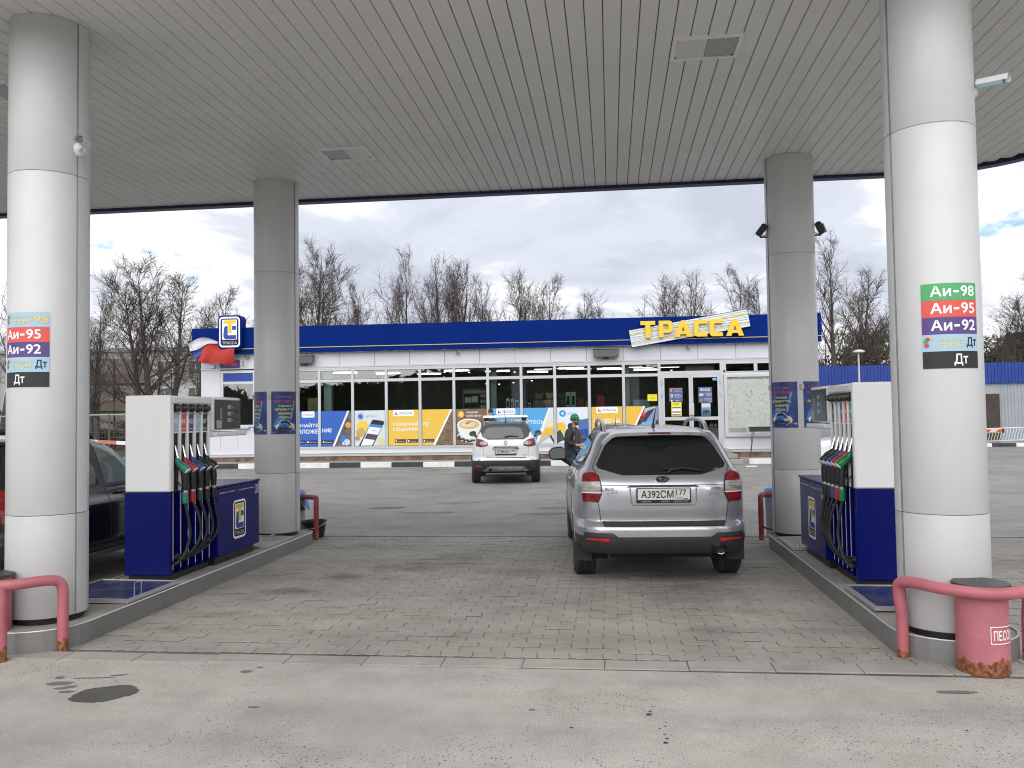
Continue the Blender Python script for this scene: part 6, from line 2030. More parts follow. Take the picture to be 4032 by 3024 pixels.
    seam('gate_gap', fn, [(.63, .66), (.648, .80), (.655, .845)], SEAM, t, 0.0035)
    seam('gate_gap', fn, [(-.613, 1.026), (0, 1.026), (.613, 1.026)], SEAM, t, 0.003)
    seam('gate_gap', fn, [(-.665, 1.15), (-.70, 1.2), (-.63, 1.35), (-.575, 1.46)], SEAM, t, 0.004)
    seam('gate_gap', fn, [(.665, 1.15), (.70, 1.2), (.63, 1.35), (.575, 1.46)], SEAM, t, 0.004)
    # plate hollow and grip above the plate
    for a, b_ in (((-.335, 1.018), (-.325, .86)), ((.335, 1.018), (.325, .86))):
        seam('hollow_edge', fn, [a, b_, (b_[0] * .94, .828)], SILVER, t, 0.007)
    seam('hollow_edge', fn, [(-.305, .828), (.305, .828)], SILVER, t, 0.007)
    patch('gate_handle', fn, [(-.37, 1.006), (.37, 1.006), (.34, 1.022), (-.34, 1.022)], TRIMBLK, t, 0.004, 12, 2)
    patch('tow_cover', fn, [(-.40, .545), (-.36, .545), (-.36, .582), (-.40, .582)], SILVER, t, 0.003, 2, 2, 0.004)
    plate(t, fn(0.0, .938, 0.018), .52, .112, [('А392СМ', (.065, .14, .69, .86, .018)), ('177', (.74, .38, .935, .92, .018))], R(3), 'RUS', [(-.43, -.25, 'SUBARU'), (-.06, .12, 'У СЕРВИС+'), (.2, .46, '(495) 258-0-444')])
    # badge: oval with stars
    bp = lambda u, v, l=0.0: fn(u, 1.078 + v, 0.010 + l)
    bd = patch('emblem', lambda x, z, o: fn(x, z, o), [(.076 * math.cos(R(a)), 1.078 + .036 * math.sin(R(a))) for a in range(0, 360, 15)], CHROME, t, 0.009, 8, 10)
    patch('emblem_field', fn, [(.068 * math.cos(R(a)), 1.078 + .030 * math.sin(R(a))) for a in range(0, 360, 15)], mat('emblem_dark', (0.012, 0.014, 0.04), 0.2), bd, 0.0105, 8, 10, 0.002)
    for cx, cz, r_ in ((-.022, .006, .026), (.020, -.008, .012), (.042, -.002, .012), (.034, .010, .010), (.012, .008 - .022, .010), (.048, -.014, .010)):
        pts_ = []
        for k in range(8):
            rr_ = r_ if k % 2 == 0 else r_ * 0.22
            a = R(45 * k)
            pts_.append(fn(cx + rr_ * math.cos(a) * 1.15, 1.078 + cz + rr_ * math.sin(a), 0.0125))
        MB().poly(pts_).build('star', CHROME, bd)
    ink = lambda u, v: fn(u, v, 0.005)
    for s_, r_ in (('SUBARU', (-.585, .975, -.375, 1.002)), ('AWD', (-.525, .948, -.455, .962)), ('FORESTER', (.375, .975, .585, 1.000))):
        lettering(s_, r_, ink, CHROME, t, 0.03, 'badge_word')
    MB().box((-.585, -.82, .951), (-.535, -.815, .957)).build('badge_word', CHROME, t)
    lettering('g.Cars', (.46, .92, .57, .955), ink, mat('sticker_grey', (0.2, 0.2, 0.21), 0.5), t, 0.0, 'sticker_word')
    # exhaust with its cut-out
    ex = MB().lathe([(.043, -.02), (.048, .0), (.048, .10), (.042, .10), (.038, -.01)], 24, (.545, -.885, .388), 'y').build('exhaust', CHROME, t, smooth=True)
    MB().lathe([(0, .02), (.042, .02)], 20, (.545, -.885, .388), 'y').build('exhaust_bore', DARKVOID, ex)
    patch('exhaust_surround', fn, [(.545 + .085 * math.cos(R(a)), .395 + .055 * math.sin(R(a))) for a in range(0, 360, 20)], BLACK, t, 0.003, 8, 8)
    # sides: windows, pillars, door gaps, handles, mirrors, rails
    for sd in (-1, 1):
        sf = S.SP(sd)
        sy = [(-.30, 1.22), (1.95, 1.145), (1.70, 1.28), (1.30, 1.46), (1.05, 1.515), (.2, 1.53), (-.15, 1.50), (-.33, 1.36)]
        patch('window_surround', sf, [(-.36, 1.205), (2.02, 1.13), (1.72, 1.30), (1.30, 1.485), (1.05, 1.54), (.2, 1.552), (-.18, 1.525), (-.40, 1.36)], BLACK, t, 0.003, 20, 10, 0.006)
        for q in ([(-.28, 1.23), (.04, 1.22), (.06, 1.49), (-.13, 1.475), (-.31, 1.36)], [(.10, 1.215), (.86, 1.19), (.84, 1.515), (.12, 1.50)], [(.93, 1.188), (1.86, 1.155), (1.62, 1.30), (1.24, 1.465), (1.05, 1.505), (.92, 1.512)]):
            patch('side_window', sf, q, mat('side_glass', (0.03, 0.036, 0.036), 0.03, spec=0.8), t, 0.006, 8, 8, 0.002)
        seam('door_gap', sf, [(.10, 1.19), (.08, .95), (.30, .72), (.42, .50), (.44, .40)], SEAM, t, .0035)
        seam('door_gap', sf, [(.90, 1.18), (.92, .9), (.93, .40)], SEAM, t, .0035)
        seam('door_gap', sf, [(2.0, 1.10), (2.04, .9), (2.02, .40)], SEAM, t, .0035)
        seam('crease', sf, [(-.5, 1.06), (.8, 1.03), (2.4, .98)], SILVER, t, .006)
        for y in (.26, 1.08):
            MB().tube([sf(y, 1.02, .012), sf(y + .02, 1.022, .035), sf(y + .17, 1.02, .035), sf(y + .19, 1.018, .012)], .011, 8).build('door_handle', SILVER, t, smooth=True)
        patch('fuel_flap', sf, [(-.40, .95), (-.24, .95), (-.24, 1.09), (-.40, 1.09)], SILVER, t, 0.002, 4, 4, 0.004) if sd > 0 else None
        mirror_(t, sd * .905, 1.78, 1.16, sd, BLACK, 1.12)
        ry = spline([(sd * .545, -.28, 1.565), (sd * .548, -.16, 1.635), (sd * .55, .05, 1.668), (sd * .56, .55, 1.685), (sd * .555, 1.0, 1.665), (sd * .545, 1.16, 1.60)], 26)
        MB().tube(ry, [0.016] + [0.021] * 25 + [0.016], 8).build('roof_rail', SILVER if False else mat('rail_silver', (0.5, 0.5, 0.52), 0.3, metal=0.6), t, smooth=True)
        MB().box((sd * .55 - .022, -.10, 1.57), (sd * .55 + .022, .05, 1.66)).build('rail_foot', BLACK, t, bevel=0.01)
    MB().tube([(.0, -.10, 1.60), (.0, -.11, 1.645), (.02, -.20, 1.80)], [0.022, 0.010, 0.003], 8).build('antenna', BLACK, t)
    return t
silver_suv()

# ---- the white crossover at the shop ----------------------------------------------
CARWHITE = mat('white_car_paint', (0.74, 0.75, 0.77), 0.22, coat=0.5)
ROOFBLK = mat('black_roof_paint', (0.020, 0.021, 0.024), 0.18, coat=0.5)
def white_crossover():
    t = car_root('white_crossover', 'white small crossover with black roof and silver roof bars parked at the shop kerb', (-2.775, 22.10), R(7.1))
    S = CarShape(rear=[(.30, -.60), (.42, -.70), (.55, -.735), (.62, -.73), (.70, -.69), (.95, -.69), (1.1, -.645), (1.17, -.60), (1.35, -.50), (1.50, -.40), (1.56, -.30), (1.60, -.05), (1.63, .35)],
                 front=[(.30, 3.25), (.5, 3.36), (.8, 3.30), (.95, 3.05), (1.02, 2.5), (1.08, 2.1), (1.3, 1.6), (1.5, 1.15), (1.58, .8), (1.63, .55)],
                 width=[(.30, .83), (.45, .885), (.75, .895), (.95, .875), (1.06, .835), (1.14, .79), (1.22, .745), (1.35, .69), (1.50, .605), (1.56, .56), (1.60, .45), (1.63, .15)],
                 a=3.9, b=11, wheels=(0.0, 2.6), arch=0.365, arch_z=0.345)
    fn = S.RP
    S.shell('bumper', zlist(.32, .605, 9), TRIMBLK, t)
    S.shell('body', zlist(.6055, 1.14, 22), CARWHITE, t)
    S.shell('cabin', zlist(1.1405, 1.625, 24, (1.56, 1.59, 1.61)), ROOFBLK, t, cap=True, arches=False)
    underbody_blocker(S, t, .27, .55, -.45, 3.1, .50)
    for wy in S.wheels:
        for sd in (-1, 1):
            wheel(t, sd * 0.785, wy, 0.345, 0.215, sd)
            q = [(sd * (S.side(y, z) + .004), y, z) for y, z in ((wy + .375 * math.cos(R(a)), max(.33, .345 + .375 * math.sin(R(a)))) for a in range(-4, 185, 8))]
            MB().tube(q, 0.028, 6).build('arch_trim', TRIMBLK, t, smooth=True)
    patch('rear_window', fn, [(-.45, 1.168), (.45, 1.168), (.58, 1.21), (.605, 1.275), (.50, 1.50), (-.50, 1.50), (-.605, 1.275), (-.58, 1.21)], mat('tinted_rear_glass', (0.05, 0.056, 0.058), 0.05, spec=0.7), t, 0.006, 14, 10)
    for sd in (-1, 1):
        P = lambda pts: [(sd * a, b_) for a, b_ in pts]
        patch('corner_panel', fn, P([(.455, 1.1405), (.80, 1.1405), (.70, 1.26), (.655, 1.34), (.62, 1.30), (.60, 1.215)]), CARWHITE, t, 0.005, 6, 6)
        lamp = [(.48, .975), (.62, .955), (.755, .965), (.775, 1.02), (.755, 1.13), (.71, 1.165), (.60, 1.14), (.465, 1.07), (.445, 1.02)]
        lp = patch('tail_lamp', fn, P(lamp), DKRED, t, 0.012, 10, 8, 0.02)
        patch('lamp_clear', fn, P([(.48, 1.0), (.575, .99), (.575, 1.10), (.475, 1.065)]), CLEAR, lp, 0.016, 4, 4, 0.005)
        patch('lamp_glow', fn, P([(.585, .995), (.65, 1.0), (.665, 1.05), (.64, 1.10), (.585, 1.105)]), mat('pale_red_lens', (0.50, 0.18, 0.16), 0.15, coat=0.5), lp, 0.016, 4, 4, 0.005)
        patch('reflector', fn, P([(.60, .435), (.745, .44), (.745, .485), (.62, .48)]), DKRED if sd > 0 else REFLRED, t, 0.012, 4, 3)
        seam('gate_gap', fn, P([(.60, 1.19), (.585, .95), (.57, .70)]), SEAM, t, .003)
        patch('chrome_corner', fn, P([(.55, .62), (.74, .60), (.70, .655), (.60, .68), (.53, .675)]), CHROME, t, 0.006, 6, 4)
        sf = S.SP(sd)
        patch('side_window', sf, [(-.15, 1.19), (1.95, 1.14), (1.55, 1.36), (1.15, 1.50), (.2, 1.53), (-.1, 1.45)], CARGLASS, t, 0.004, 16, 8)
        mirror_(t, sd * .83, 1.72, 1.185, sd, BLACK, 0.95)
        MB().tube(spline([(sd * .53, -.20, 1.56), (sd * .545, 0, 1.61), (sd * .55, .6, 1.64), (sd * .54, 1.1, 1.57)], 14), 0.018, 8).build('roof_rail', mat('rail_silver', (0.5, 0.5, 0.52), 0.3, metal=0.6), t, smooth=True)
    patch('gate_sill', fn, [(-.53, .66), (.53, .66), (.53, .685), (-.53, .685)], TRIMBLK, t, 0.008, 12, 2)
    patch('chrome_strip', fn, [(-.60, .625), (.60, .625), (.55, .655), (-.55, .655)], CHROME, t, 0.016, 14, 2)
    patch('chrome_handle', fn, [(-.36, .905), (-.335, .90), (.335, .90), (.36, .905), (.30, .97), (-.30, .97)], CHROME, t, 0.022, 14, 4, 0.02)
    patch('skid_plate', fn, [(-.59, .335), (.59, .335), (.52, .40), (.42, .46), (-.42, .46), (-.52, .40)], mat('skid_grey', (0.22, 0.22, 0.22), 0.45), t, 0.012, 16, 6)
    for x in (-.12, .10, .32):
        patch('skid_rib', fn, [(x - .085, .385), (x + .085, .385), (x + .06, .425), (x - .06, .425)], mat('skid_light', (0.34, 0.34, 0.34), 0.4), t, 0.018, 6, 2)
    MB().lathe([(.03, -.01), (.045, .0), (.045, .12), (.036, .12), (.032, 0)], 16, (-.40, -.735, .375), 'y').build('exhaust', BLACK, t, smooth=True)
    plate(t, fn(0.0, .838, 0.014), .52, .112, [('Х786ЕА', (.05, .14, .68, .86, .018)), ('799', (.74, .38, .935, .92, .018))], R(2), '')
    em = MB()
    for a, b_ in (((0, .058), (.040, 0)), ((.040, 0), (0, -.058)), ((0, -.058), (-.040, 0)), ((-.040, 0), (0, .058))):
        em.tube([fn(a[0], 1.055 + a[1], .016), fn(b_[0], 1.055 + b_[1], .016)], .011, 6)
    em.build('emblem', mat('dark_chrome', (0.25, 0.25, 0.26), 0.2, metal=1.0), t)
    ink = lambda u, v: fn(u, v, 0.005)
    lettering('KAPTUR', (-.50, .715, -.36, .735), ink, mat('dark_chrome', (0.25, 0.25, 0.26), 0.2, metal=1.0), t, 0.02, 'badge_word')
    lettering('4WD', (.44, .735, .53, .755), ink, mat('dark_chrome', (0.25, 0.25, 0.26), 0.2, metal=1.0), t, 0.02, 'badge_word')
    MB().tube([fn(-.02, 1.20, .02), fn(.10, 1.225, .026), fn(.33, 1.215, .02)], [.022, .014, .008], 6).build('rear_wiper', BLACK, t, smooth=True)
    for y, z in ((-.02, 1.715), (.85, 1.745)):
        MB().tube([(-.60, y, z), (.60, y, z)], 0.022, 8).build('roof_bar', mat('bar_silver', (0.72, 0.73, 0.74), 0.3, metal=0.5), t, smooth=True)
        for sd in (-1, 1):
            MB().box((sd * .50 - .06, y - .03, 1.62), (sd * .50 + .06, y + .03, z)).build('bar_foot', BLACK, t, bevel=0.012)
    MB().tube([(.0, -.05, 1.60), (.0, -.10, 1.68), (-.02, -.22, 1.92)], [0.016, 0.007, 0.003], 6).build('antenna', BLACK, t)
    return t
white_crossover()

# ---- the plainer cars: one behind the front pillar, one beyond the silver car, one by the shed ------
def plain_car(name, label, loc, heading, paint, wheelbase, rear_o, front_o, height, hw, hatch=0.55, lamp=REDLENS, rails=False, mirror_paint=None, glass=CARGLASS):
    t = car_root(name, label, loc, heading)
    H = height
    ro, fo = -rear_o, wheelbase + front_o
    S = CarShape(rear=[(.28, ro + .12), (.45, ro), (.62, ro), (.72, ro + .05), (.95, ro + .06), (1.05, ro + .14), (H - .12, ro + hatch), (H - .06, ro + hatch + .12), (H - .02, ro + hatch + .4), (H, ro + hatch + .8)],
                 front=[(.28, fo - .12), (.5, fo), (.75, fo - .03), (.88, fo - .3), (.95, fo - .8), (1.02, fo - 1.12), (H - .10, fo - 1.98), (H - .03, fo - 2.25), (H, fo - 2.6)],
                 width=[(.28, hw - .05), (.5, hw), (.8, hw), (.95, hw - .03), (1.05, hw - .09), (H - .15, hw - .26), (H - .06, hw - .34), (H - .02, hw - .52), (H, hw - .78)],
                 a=4.2, b=12, wheels=(0.0, wheelbase), arch=0.355, arch_z=0.325)
    fn = S.RP
    S.shell('body', zlist(.30, 1.02, 24), paint, t)
    S.shell('cabin', zlist(1.0205, H - .005, 20, (H - .06, H - .03, H - .015)), paint, t, cap=True, arches=False)
    underbody_blocker(S, t, .24, .5, ro + .2, fo - .2, hw - .36)
    for wy in S.wheels:
        for sd in (-1, 1):
            wheel(t, sd * (hw - .11), wy, 0.325, 0.205, sd, 7)
    patch('rear_window', fn, [(-hw + .22, 1.07), (hw - .22, 1.07), (hw - .34, H - .13), (-hw + .34, H - .13)], glass, t, 0.005, 10, 8)
    yb = ro + hatch * .75
    for sd in (-1, 1):
        sf = S.SP(sd)
        P = lambda pts: [(sd * a, b_) for a, b_ in pts]
        patch('tail_lamp', fn, P([(hw - .22, .82), (hw - .045, .82), (hw - .06, 1.0), (hw - .10, 1.12), (hw - .19, 1.12)]), lamp, t, 0.010, 8, 6)
        ya, ym, yw = yb + .12, fo - 2.36, fo - 1.22
        patch('window_surround', sf, [(ya - .12, 1.045), (yw, 1.045), (fo - 1.62, 1.22), (fo - 2.02, H - .10), (fo - 2.3, H - .075), (ya + .4, H - .075), (ya + .10, H - .11)], BLACK, t, 0.003, 20, 10, 0.006)
        patch('side_window', sf, [(ya, 1.07), (ym - .06, 1.07), (ym - .06, H - .105), (ya + .4, H - .105), (ya + .2, H - .14)], glass, t, 0.007, 10, 8, 0.003)
        patch('side_window', sf, [(ym + .06, 1.07), (yw - .14, 1.07), (fo - 1.70, 1.22), (fo - 2.06, H - .14), (ym + .06, H - .105)], mat('pale_green_glass', (0.16, 0.21, 0.19), 0.04, spec=0.8), t, 0.007, 10, 8, 0.003)
        seam('door_gap', sf, [(ym, 1.04), (ym + .02, .8), (ym + .02, .36)], SEAM, t, .004)
        seam('door_gap', sf, [(ya - .05, 1.03), (ya + .02, .8), (ya + .35, .4)], SEAM, t, .004)
        seam('door_gap', sf, [(yw - .02, 1.03), (yw, .8), (yw - .02, .36)], SEAM, t, .004)
        MB().tube([sf(ym + .13, .955, .01), sf(ym + .15, .957, .035), sf(ym + .29, .957, .035), sf(ym + .31, .955, .01)], .012, 8).build('door_handle', paint, t, smooth=True)
        patch('sill_trim', sf, [(.42, .31), (wheelbase - .42, .31), (wheelbase - .42, .36), (.42, .36)], mat('sill_grey', (0.16, 0.16, 0.165), 0.4), t, 0.02, 12, 2)
        mirror_(t, sd * (hw + .02), fo - 1.55, 1.02, sd, mirror_paint or paint, 0.95)
        if rails:
            MB().tube(spline([(sd * (hw - .30), yb + .1, H - .04), (sd * (hw - .30), yb + .25, H + .04), (sd * (hw - .30), fo - 2.5, H + .045), (sd * (hw - .30), fo - 2.25, H - .05)], 16), 0.028, 8).build('roof_rail', BLACK, t, smooth=True)
    MB().tube([(0, ro + hatch + .2, H - .02), (0.0, ro + hatch + .05, H + .17)], [0.012, 0.003], 6).build('antenna', BLACK, t)
    return t
BLKPAINT = mat('black_car_paint', (0.010, 0.0105, 0.012), 0.16, coat=0.6)
plain_car('black_suv', 'black car mostly hidden behind the front pillar and the pump marked 3', (-6.38, 7.62), 0.0, BLKPAINT, 2.75, .66, .70, 1.63, .88, 0.32, rails=True)
GREYPAINT = mat('dark_grey_car_paint', (0.045, 0.047, 0.052), 0.22, coat=0.5)
plain_car('dark_hatchback', 'dark car parked beyond the silver car, only roof and mirror showing', (0.13, 22.6), R(-1), GREYPAINT, 2.6, .72, .8, 1.50, .86, 0.5)
plain_car('white_hatchback', 'white car behind the pump marked 2, front wheel and bonnet showing', (9.05, 25.3), R(90), CARWHITE, 2.85, 1.15, .80, 1.40, .87, 0.6)
# ---------------------------------------------------------------- people
def skinned(name, pts, edges, m, parent, levels=2):
    """one continuous surface grown round a skeleton: pts = [(x, y, z, rx, ry)]"""
    me = bpy.data.meshes.new(name)
    me.from_pydata([p[:3] for p in pts], edges, [])
    o = bpy.data.objects.new(name, me)
    col.objects.link(o)
    sk = o.modifiers.new('skin', 'SKIN')
    sk.use_smooth_shade = True
    for i, p in enumerate(pts):
        d = me.skin_vertices[0].data[i]
        d.radius = (p[3], p[4] if len(p) > 4 else p[3])
        d.use_root = (i == 0)
    sb = o.modifiers.new('subdiv', 'SUBSURF')
    sb.levels = sb.render_levels = levels
    dg = bpy.context.evaluated_depsgraph_get()
    dg.update()
    res = bpy.data.meshes.new_from_object(o.evaluated_get(dg))
    bpy.data.objects.remove(o)
    res.materials.clear()
    res.materials.append(m)
    res.polygons.foreach_set('use_smooth', [True] * len(res.polygons))
    q = bpy.data.objects.new(name, res)
    col.objects.link(q)
    q.parent = parent
    return q
SKIN = mat('skin', (0.52, 0.29, 0.22), 0.55, var=0.08, scale=12)
def person(label, loc, heading, look, jacket_m, shirt_m, trouser_m, hair_m, cap_m, arm_up, s=1.0):
    """standing figure facing local +x"""
    t = thing('person', label, 'person', loc, heading)
    t.scale = (s, s, s)
    P, E = [], []
    def add(x, y, z, rx, ry=None, link=None):
        P.append((x, y, z, rx, ry or rx))
        if link is not None:
            E.append((link, len(P) - 1))
        return len(P) - 1
    pel = add(0, 0, .96, .13, .15)
    wst = add(.01, 0, 1.10, .12, .145, pel)
    ch = add(.0, 0, 1.30, .125, .165, wst)
    nb = add(.01, 0, 1.46, .075, .08, ch)
    nk = add(.035, 0, 1.535, .055, .055, nb)
    hd = add(.06, 0, 1.625, .082, .070, nk)
    cr = add(.055, 0, 1.70, .088, .072, hd)
    add(.05, 0, 1.755, .055, .05, cr)
    jw = add(.115, 0, 1.575, .038, .04, hd)
    nose = add(.155, 0, 1.63, .016, .014, hd)
    for sd in (-1, 1):
        add(.055, sd * .085, 1.63, .018, .01, hd)
        hp = add(.0, sd * .10, .90, .095, .09, pel)
        kn = add(.03, sd * .11, .50, .062, .06, hp)
        an = add(-.01, sd * .115, .10, .042, .042, kn)
        add(.05, sd * .12, .045, .04, .035, an)
        toe = add(.16, sd * .125, .035, .035, .03, len(P) - 1)
        sh = add(.0, sd * .20, 1.40, .062, .062, ch)
        up = arm_up if sd < 0 else (0.0 if arm_up < 1 else .6)
        el = add(-.05 + .02 * up, sd * .25, 1.14, .046, .046, sh)
        if up:
            wr = add(.20, sd * .21, 1.08, .030, .030, el)
            pl = add(.275, sd * .18, 1.085, .034, .022, wr)
            fdir = Vector((.8, -sd * .1, -.25)).normalized()
        else:
            wr = add(.02, sd * .27, .90, .030, .030, el)
            pl = add(.045, sd * .27, .82, .022, .034, wr)
            fdir = Vector((.25, 0, -1)).normalized()
        base = Vector(P[pl][:3])
        across = Vector((0, 0, 1)) if up else Vector((1, 0, 0))
        for k, ln in enumerate((.058, .070, .064, .048)):
            o_ = base + across * ((1.5 - k) * .019) + fdir * .03
            a_ = add(*o_, .0095, .0095, pl)
            b_ = add(*(o_ + fdir * ln * .55 + Vector((0, 0, -.006))), .009, .009, a_)
            add(*(o_ + fdir * ln * .85 + Vector((-.012, 0, -.024))), .007, .007, b_)
        th = base + across * .03 + Vector((0, -sd * .016, 0))
        a_ = add(*th, .011, .011, pl)
        add(*(th + fdir * .045 + across * .012), .009, .009, a_)
    body = skinned('body', P, E, SKIN, t)
    for sd in (-1, 1):
        MB().ball((.128, sd * .033, 1.655), (.012, .014, .010), 8, 6).build('eye', pm(40, 35, 32), body, smooth=True)
    MB().tube([(.148, -.024, 1.585), (.153, 0, 1.584), (.148, .024, 1.585)], .006, 5).build('mouth', mat('lips', (0.30, 0.12, 0.10), 0.5), body)
    # trousers, jumper, open jacket with hood
    T = [(0, 0, .98, .14, .16), (0, .10, .90, .108, .104), (.03, .112, .50, .077, .074), (-.01, .117, .13, .062, .062), (0, -.10, .90, .108, .104), (.03, -.112, .50, .077, .074), (-.01, -.117, .13, .062, .062)]
    skinned('trousers', T, [(0, 1), (1, 2), (2, 3), (0, 4), (4, 5), (5, 6)], trouser_m, t)
    skinned('jumper', [(.03, 0, .95, .155, .15), (.045, 0, 1.12, .165, .155), (.04, 0, 1.32, .155, .175), (.035, 0, 1.44, .10, .11), (.03, 0, 1.515, .068, .068)], [(0, 1), (1, 2), (2, 3), (3, 4)], shirt_m, t)
    for sd in (-1, 1):
        up = arm_up if sd < 0 else (0.0 if arm_up < 1 else .6)
        J = [(-.035, sd * .075, 1.34, .125, .115), (-.03, sd * .105, 1.10, .125, .095), (-.02, sd * .115, .88, .128, .095), (-.01, sd * .12, .76, .12, .088), (-.0, sd * .195, 1.405, .085, .085), (-.055 + .02 * up, sd * .26, 1.14, .072, .072)]
        J.append((.16, sd * .215, 1.085, .054, .054) if up else (.01, sd * .275, .93, .052, .052))
        skinned('jacket_side', J, [(0, 1), (1, 2), (2, 3), (0, 4), (4, 5), (5, 6)], jacket_m, t)
    skinned('jacket_back', [(-.085, 0, 1.42, .075, .12), (-.10, 0, 1.12, .07, .13), (-.09, 0, .80, .075, .13)], [(0, 1), (1, 2)], jacket_m, t)
    skinned('hood', [(-.08, 0, 1.53, .06, .08), (-.045, .085, 1.52, .05, .05), (-.045, -.085, 1.52, .05, .05), (.03, .115, 1.45, .035, .035), (.03, -.115, 1.45, .035, .035)], [(0, 1), (0, 2), (1, 3), (2, 4)], jacket_m, t)
    for sd in (-1, 1):
        MB().prism([(-.07, 0), (.19, 0), (.20, .04), (.10, .085), (-.06, .10)], sd * .12 - .05, sd * .12 + .05).build('shoe', BLACK, t, bevel=0.02)
    # hair, beard, cap
    MB().lathe([(.0, .085), (.05, .075), (.088, .03), (.096, -.02), (.094, -.06)], 18, (.045, 0, 1.705), 'z', a0=R(35), a1=R(325)).build('hair', hair_m, t, smooth=True)
    if cap_m is not None:
        c_ = MB().lathe([(.0, .105), (.045, .098), (.085, .065), (.104, .01), (.105, -.01)], 20, (.05, 0, 1.70)).build('cap', cap_m, t, smooth=True)
        MB().grid(lambda u, v: (.05 + (.098 + .085 * v) * math.cos(R(-52 + 104 * u)) , .105 * math.sin(R(-52 + 104 * u)) * (1 - .1 * v), 1.692 - .030 * v - .012 * math.cos(R(-52 + 104 * u) * 1.5) * v), 12, 4).build('cap_peak', cap_m, c_, smooth=True)
        mrect('cap_mark', -.02, 1.73, .05, 1.752, lambda u, v: (.125 - .05 * 0, u - .06, v), CREAM, c_)
        skinned('beard', [(.125, 0, 1.555, .035, .045), (.095, .06, 1.585, .025, .02), (.06, .078, 1.62, .018, .012), (.095, -.06, 1.585, .025, .02), (.06, -.078, 1.62, .018, .012)], [(0, 1), (1, 2), (0, 3), (3, 4)], mat('beard', (0.09, 0.045, 0.025), 0.8), t)
    return t
NAVY = mat('navy_jacket', (0.014, 0.016, 0.026), 0.55, var=0.25, scale=9, bump=0.6, bscale=14, stretch=(1, 1, 3))
OLIVE = mat('olive_jumper', (0.068, 0.058, 0.046), 0.9, var=0.12, scale=18)
JEANS = mat('blue_jeans', (0.030, 0.052, 0.095), 0.85, var=0.25, scale=6)
person('man in a green cap and navy jacket standing beside the silver car', (-0.86, 19.2, 0.0), R(-18), 0, NAVY, OLIVE, JEANS, mat('brown_hair', (0.06, 0.032, 0.02), 0.7), mat('green_cap', (0.012, 0.20, 0.085), 0.75), 1.0, 0.985)
person('dark haired man in a dark coat walking behind the white car', (-4.22, 29.75, BASEZ), R(188), 0, mat('dark_coat', (0.012, 0.013, 0.016), 0.6), mat('pale_shirt', (0.42, 0.50, 0.55), 0.8), JEANS, mat('black_hair', (0.012, 0.010, 0.009), 0.6), None, 0.0, 1.04)

# ---------------------------------------------------------------- beyond the forecourt, right
SHEDBLUE = mat('shed_blue', (0.005, 0.036, 0.25), 0.4, var=0.1, scale=0.7)
SHEDGREY = mat('shed_grey', (0.30, 0.325, 0.36), 0.45, var=0.12, scale=0.8)
shed = thing('storage_shed', 'long ribbed shed, blue on top and grey below, beyond the forecourt', 'shed', (8.6, 42.0, 0), R(-0.4))
def ribbed(w, h, p, d):
    mb = MB()
    n = int(round(w / p))
    pts = []
    for k in range(n):
        x = k * p
        pts += [(x, 0), (x + p * .35, 0), (x + p * .45, -d), (x + p * .85, -d), (x + p * .95, 0)]
    pts.append((w, 0))
    for (x0, y0), (x1, y1) in zip(pts, pts[1:]):
        mb.add([(x0, y0, 0), (x1, y1, 0), (x1, y1, h), (x0, y0, h)], [(0, 1, 2, 3)])
    return mb
bl = ribbed(1.2, .96, .15, .025).build('blue_sheet', SHEDBLUE, shed)
gr = ribbed(1.2, 2.78, .15, .025).build('grey_sheet', SHEDGREY, shed)
for k in range(26):
    for src, y, z in ((bl, -.14, 2.95), (gr, 0, 0.18)):
        if src is gr and k == 7:
            continue
        o = src if k == 0 else src.copy()
        if k:
            col.objects.link(o)
            o.parent = shed
        o.location = (k * 1.205, y, z)
box('blue_soffit', (0, -.14, 2.935), (31.3, 0.1, 2.949), SHEDBLUE, shed)
box('shed_wall', (0, .03, 0), (31.3, 6, 3.85), mat('shed_inside', (0.1, 0.1, 0.1), 0.8), shed)
box('brown_door', (8.45, -.05, .18), (9.62, 0.02, 2.45), mat('door_brown', (0.045, 0.028, 0.024), 0.6, var=0.2, scale=3), shed)
box('door_surround', (8.44, -.02, 2.451), (9.63, 0.02, 2.96), SHEDGREY, shed)
box('shed_base', (0, -.03, 0), (31.3, .02, .178), KERBC, shed)
walk2 = tag(bpy.data.objects.new('shed_kerb', None), kind='structure')
col.objects.link(walk2)
for k in range(20):
    box('kerb_stone', (9 + k * 1.05, 40.9, -.06), (9 + k * 1.05 + 1.04, 41.06, .16), KW if k % 2 else KB, walk2, bevel=0.01)
t = thing('street_lamp', 'thin grey street lamp in front of the blue shed', 'street lamp', (11.42, 40.2, 0))
MB().tube([(0, 0, 0), (0, 0, 2.2), (0, 0, 4.45)], [0.06, 0.05, 0.04], 12).build('post', mat('lamp_grey', (0.48, 0.5, 0.52), 0.45), t, smooth=True)
MB().lathe([(.0, .15), (.15, .13), (.26, .07), (.26, .03), (.2, .0), (.0, .0)], 20, (0.02, 0, 4.42)).build('head', mat('lamp_head', (0.62, 0.64, 0.66), 0.4), t, smooth=True)
t = thing('boom_barrier', 'yellow boom with red and white bands in front of the grey shed', 'boom barrier', (10.2, 30.0, 0))
box('boom', (0, -.03, .945), (2.88, .03, 1.065), mat('boom_yellow', (0.66, 0.46, 0.10), 0.5), t)
for k in range(7):
    x = .05 + k * .40
    MB().prism([(x, .965), (x + .22, .965), (x + .32, 1.045), (x + .10, 1.045)], -.036, -.0305).build('white_band', pm(205, 200, 195), t)
    MB().prism([(x + .225, .965), (x + .395, .965), (x + .495, 1.045), (x + .325, 1.045)], -.036, -.0305).build('red_band', pm(190, 60, 55), t)
box('end_cap', (2.881, -.04, .935), (2.95, .04, 1.075), BLACK, t)
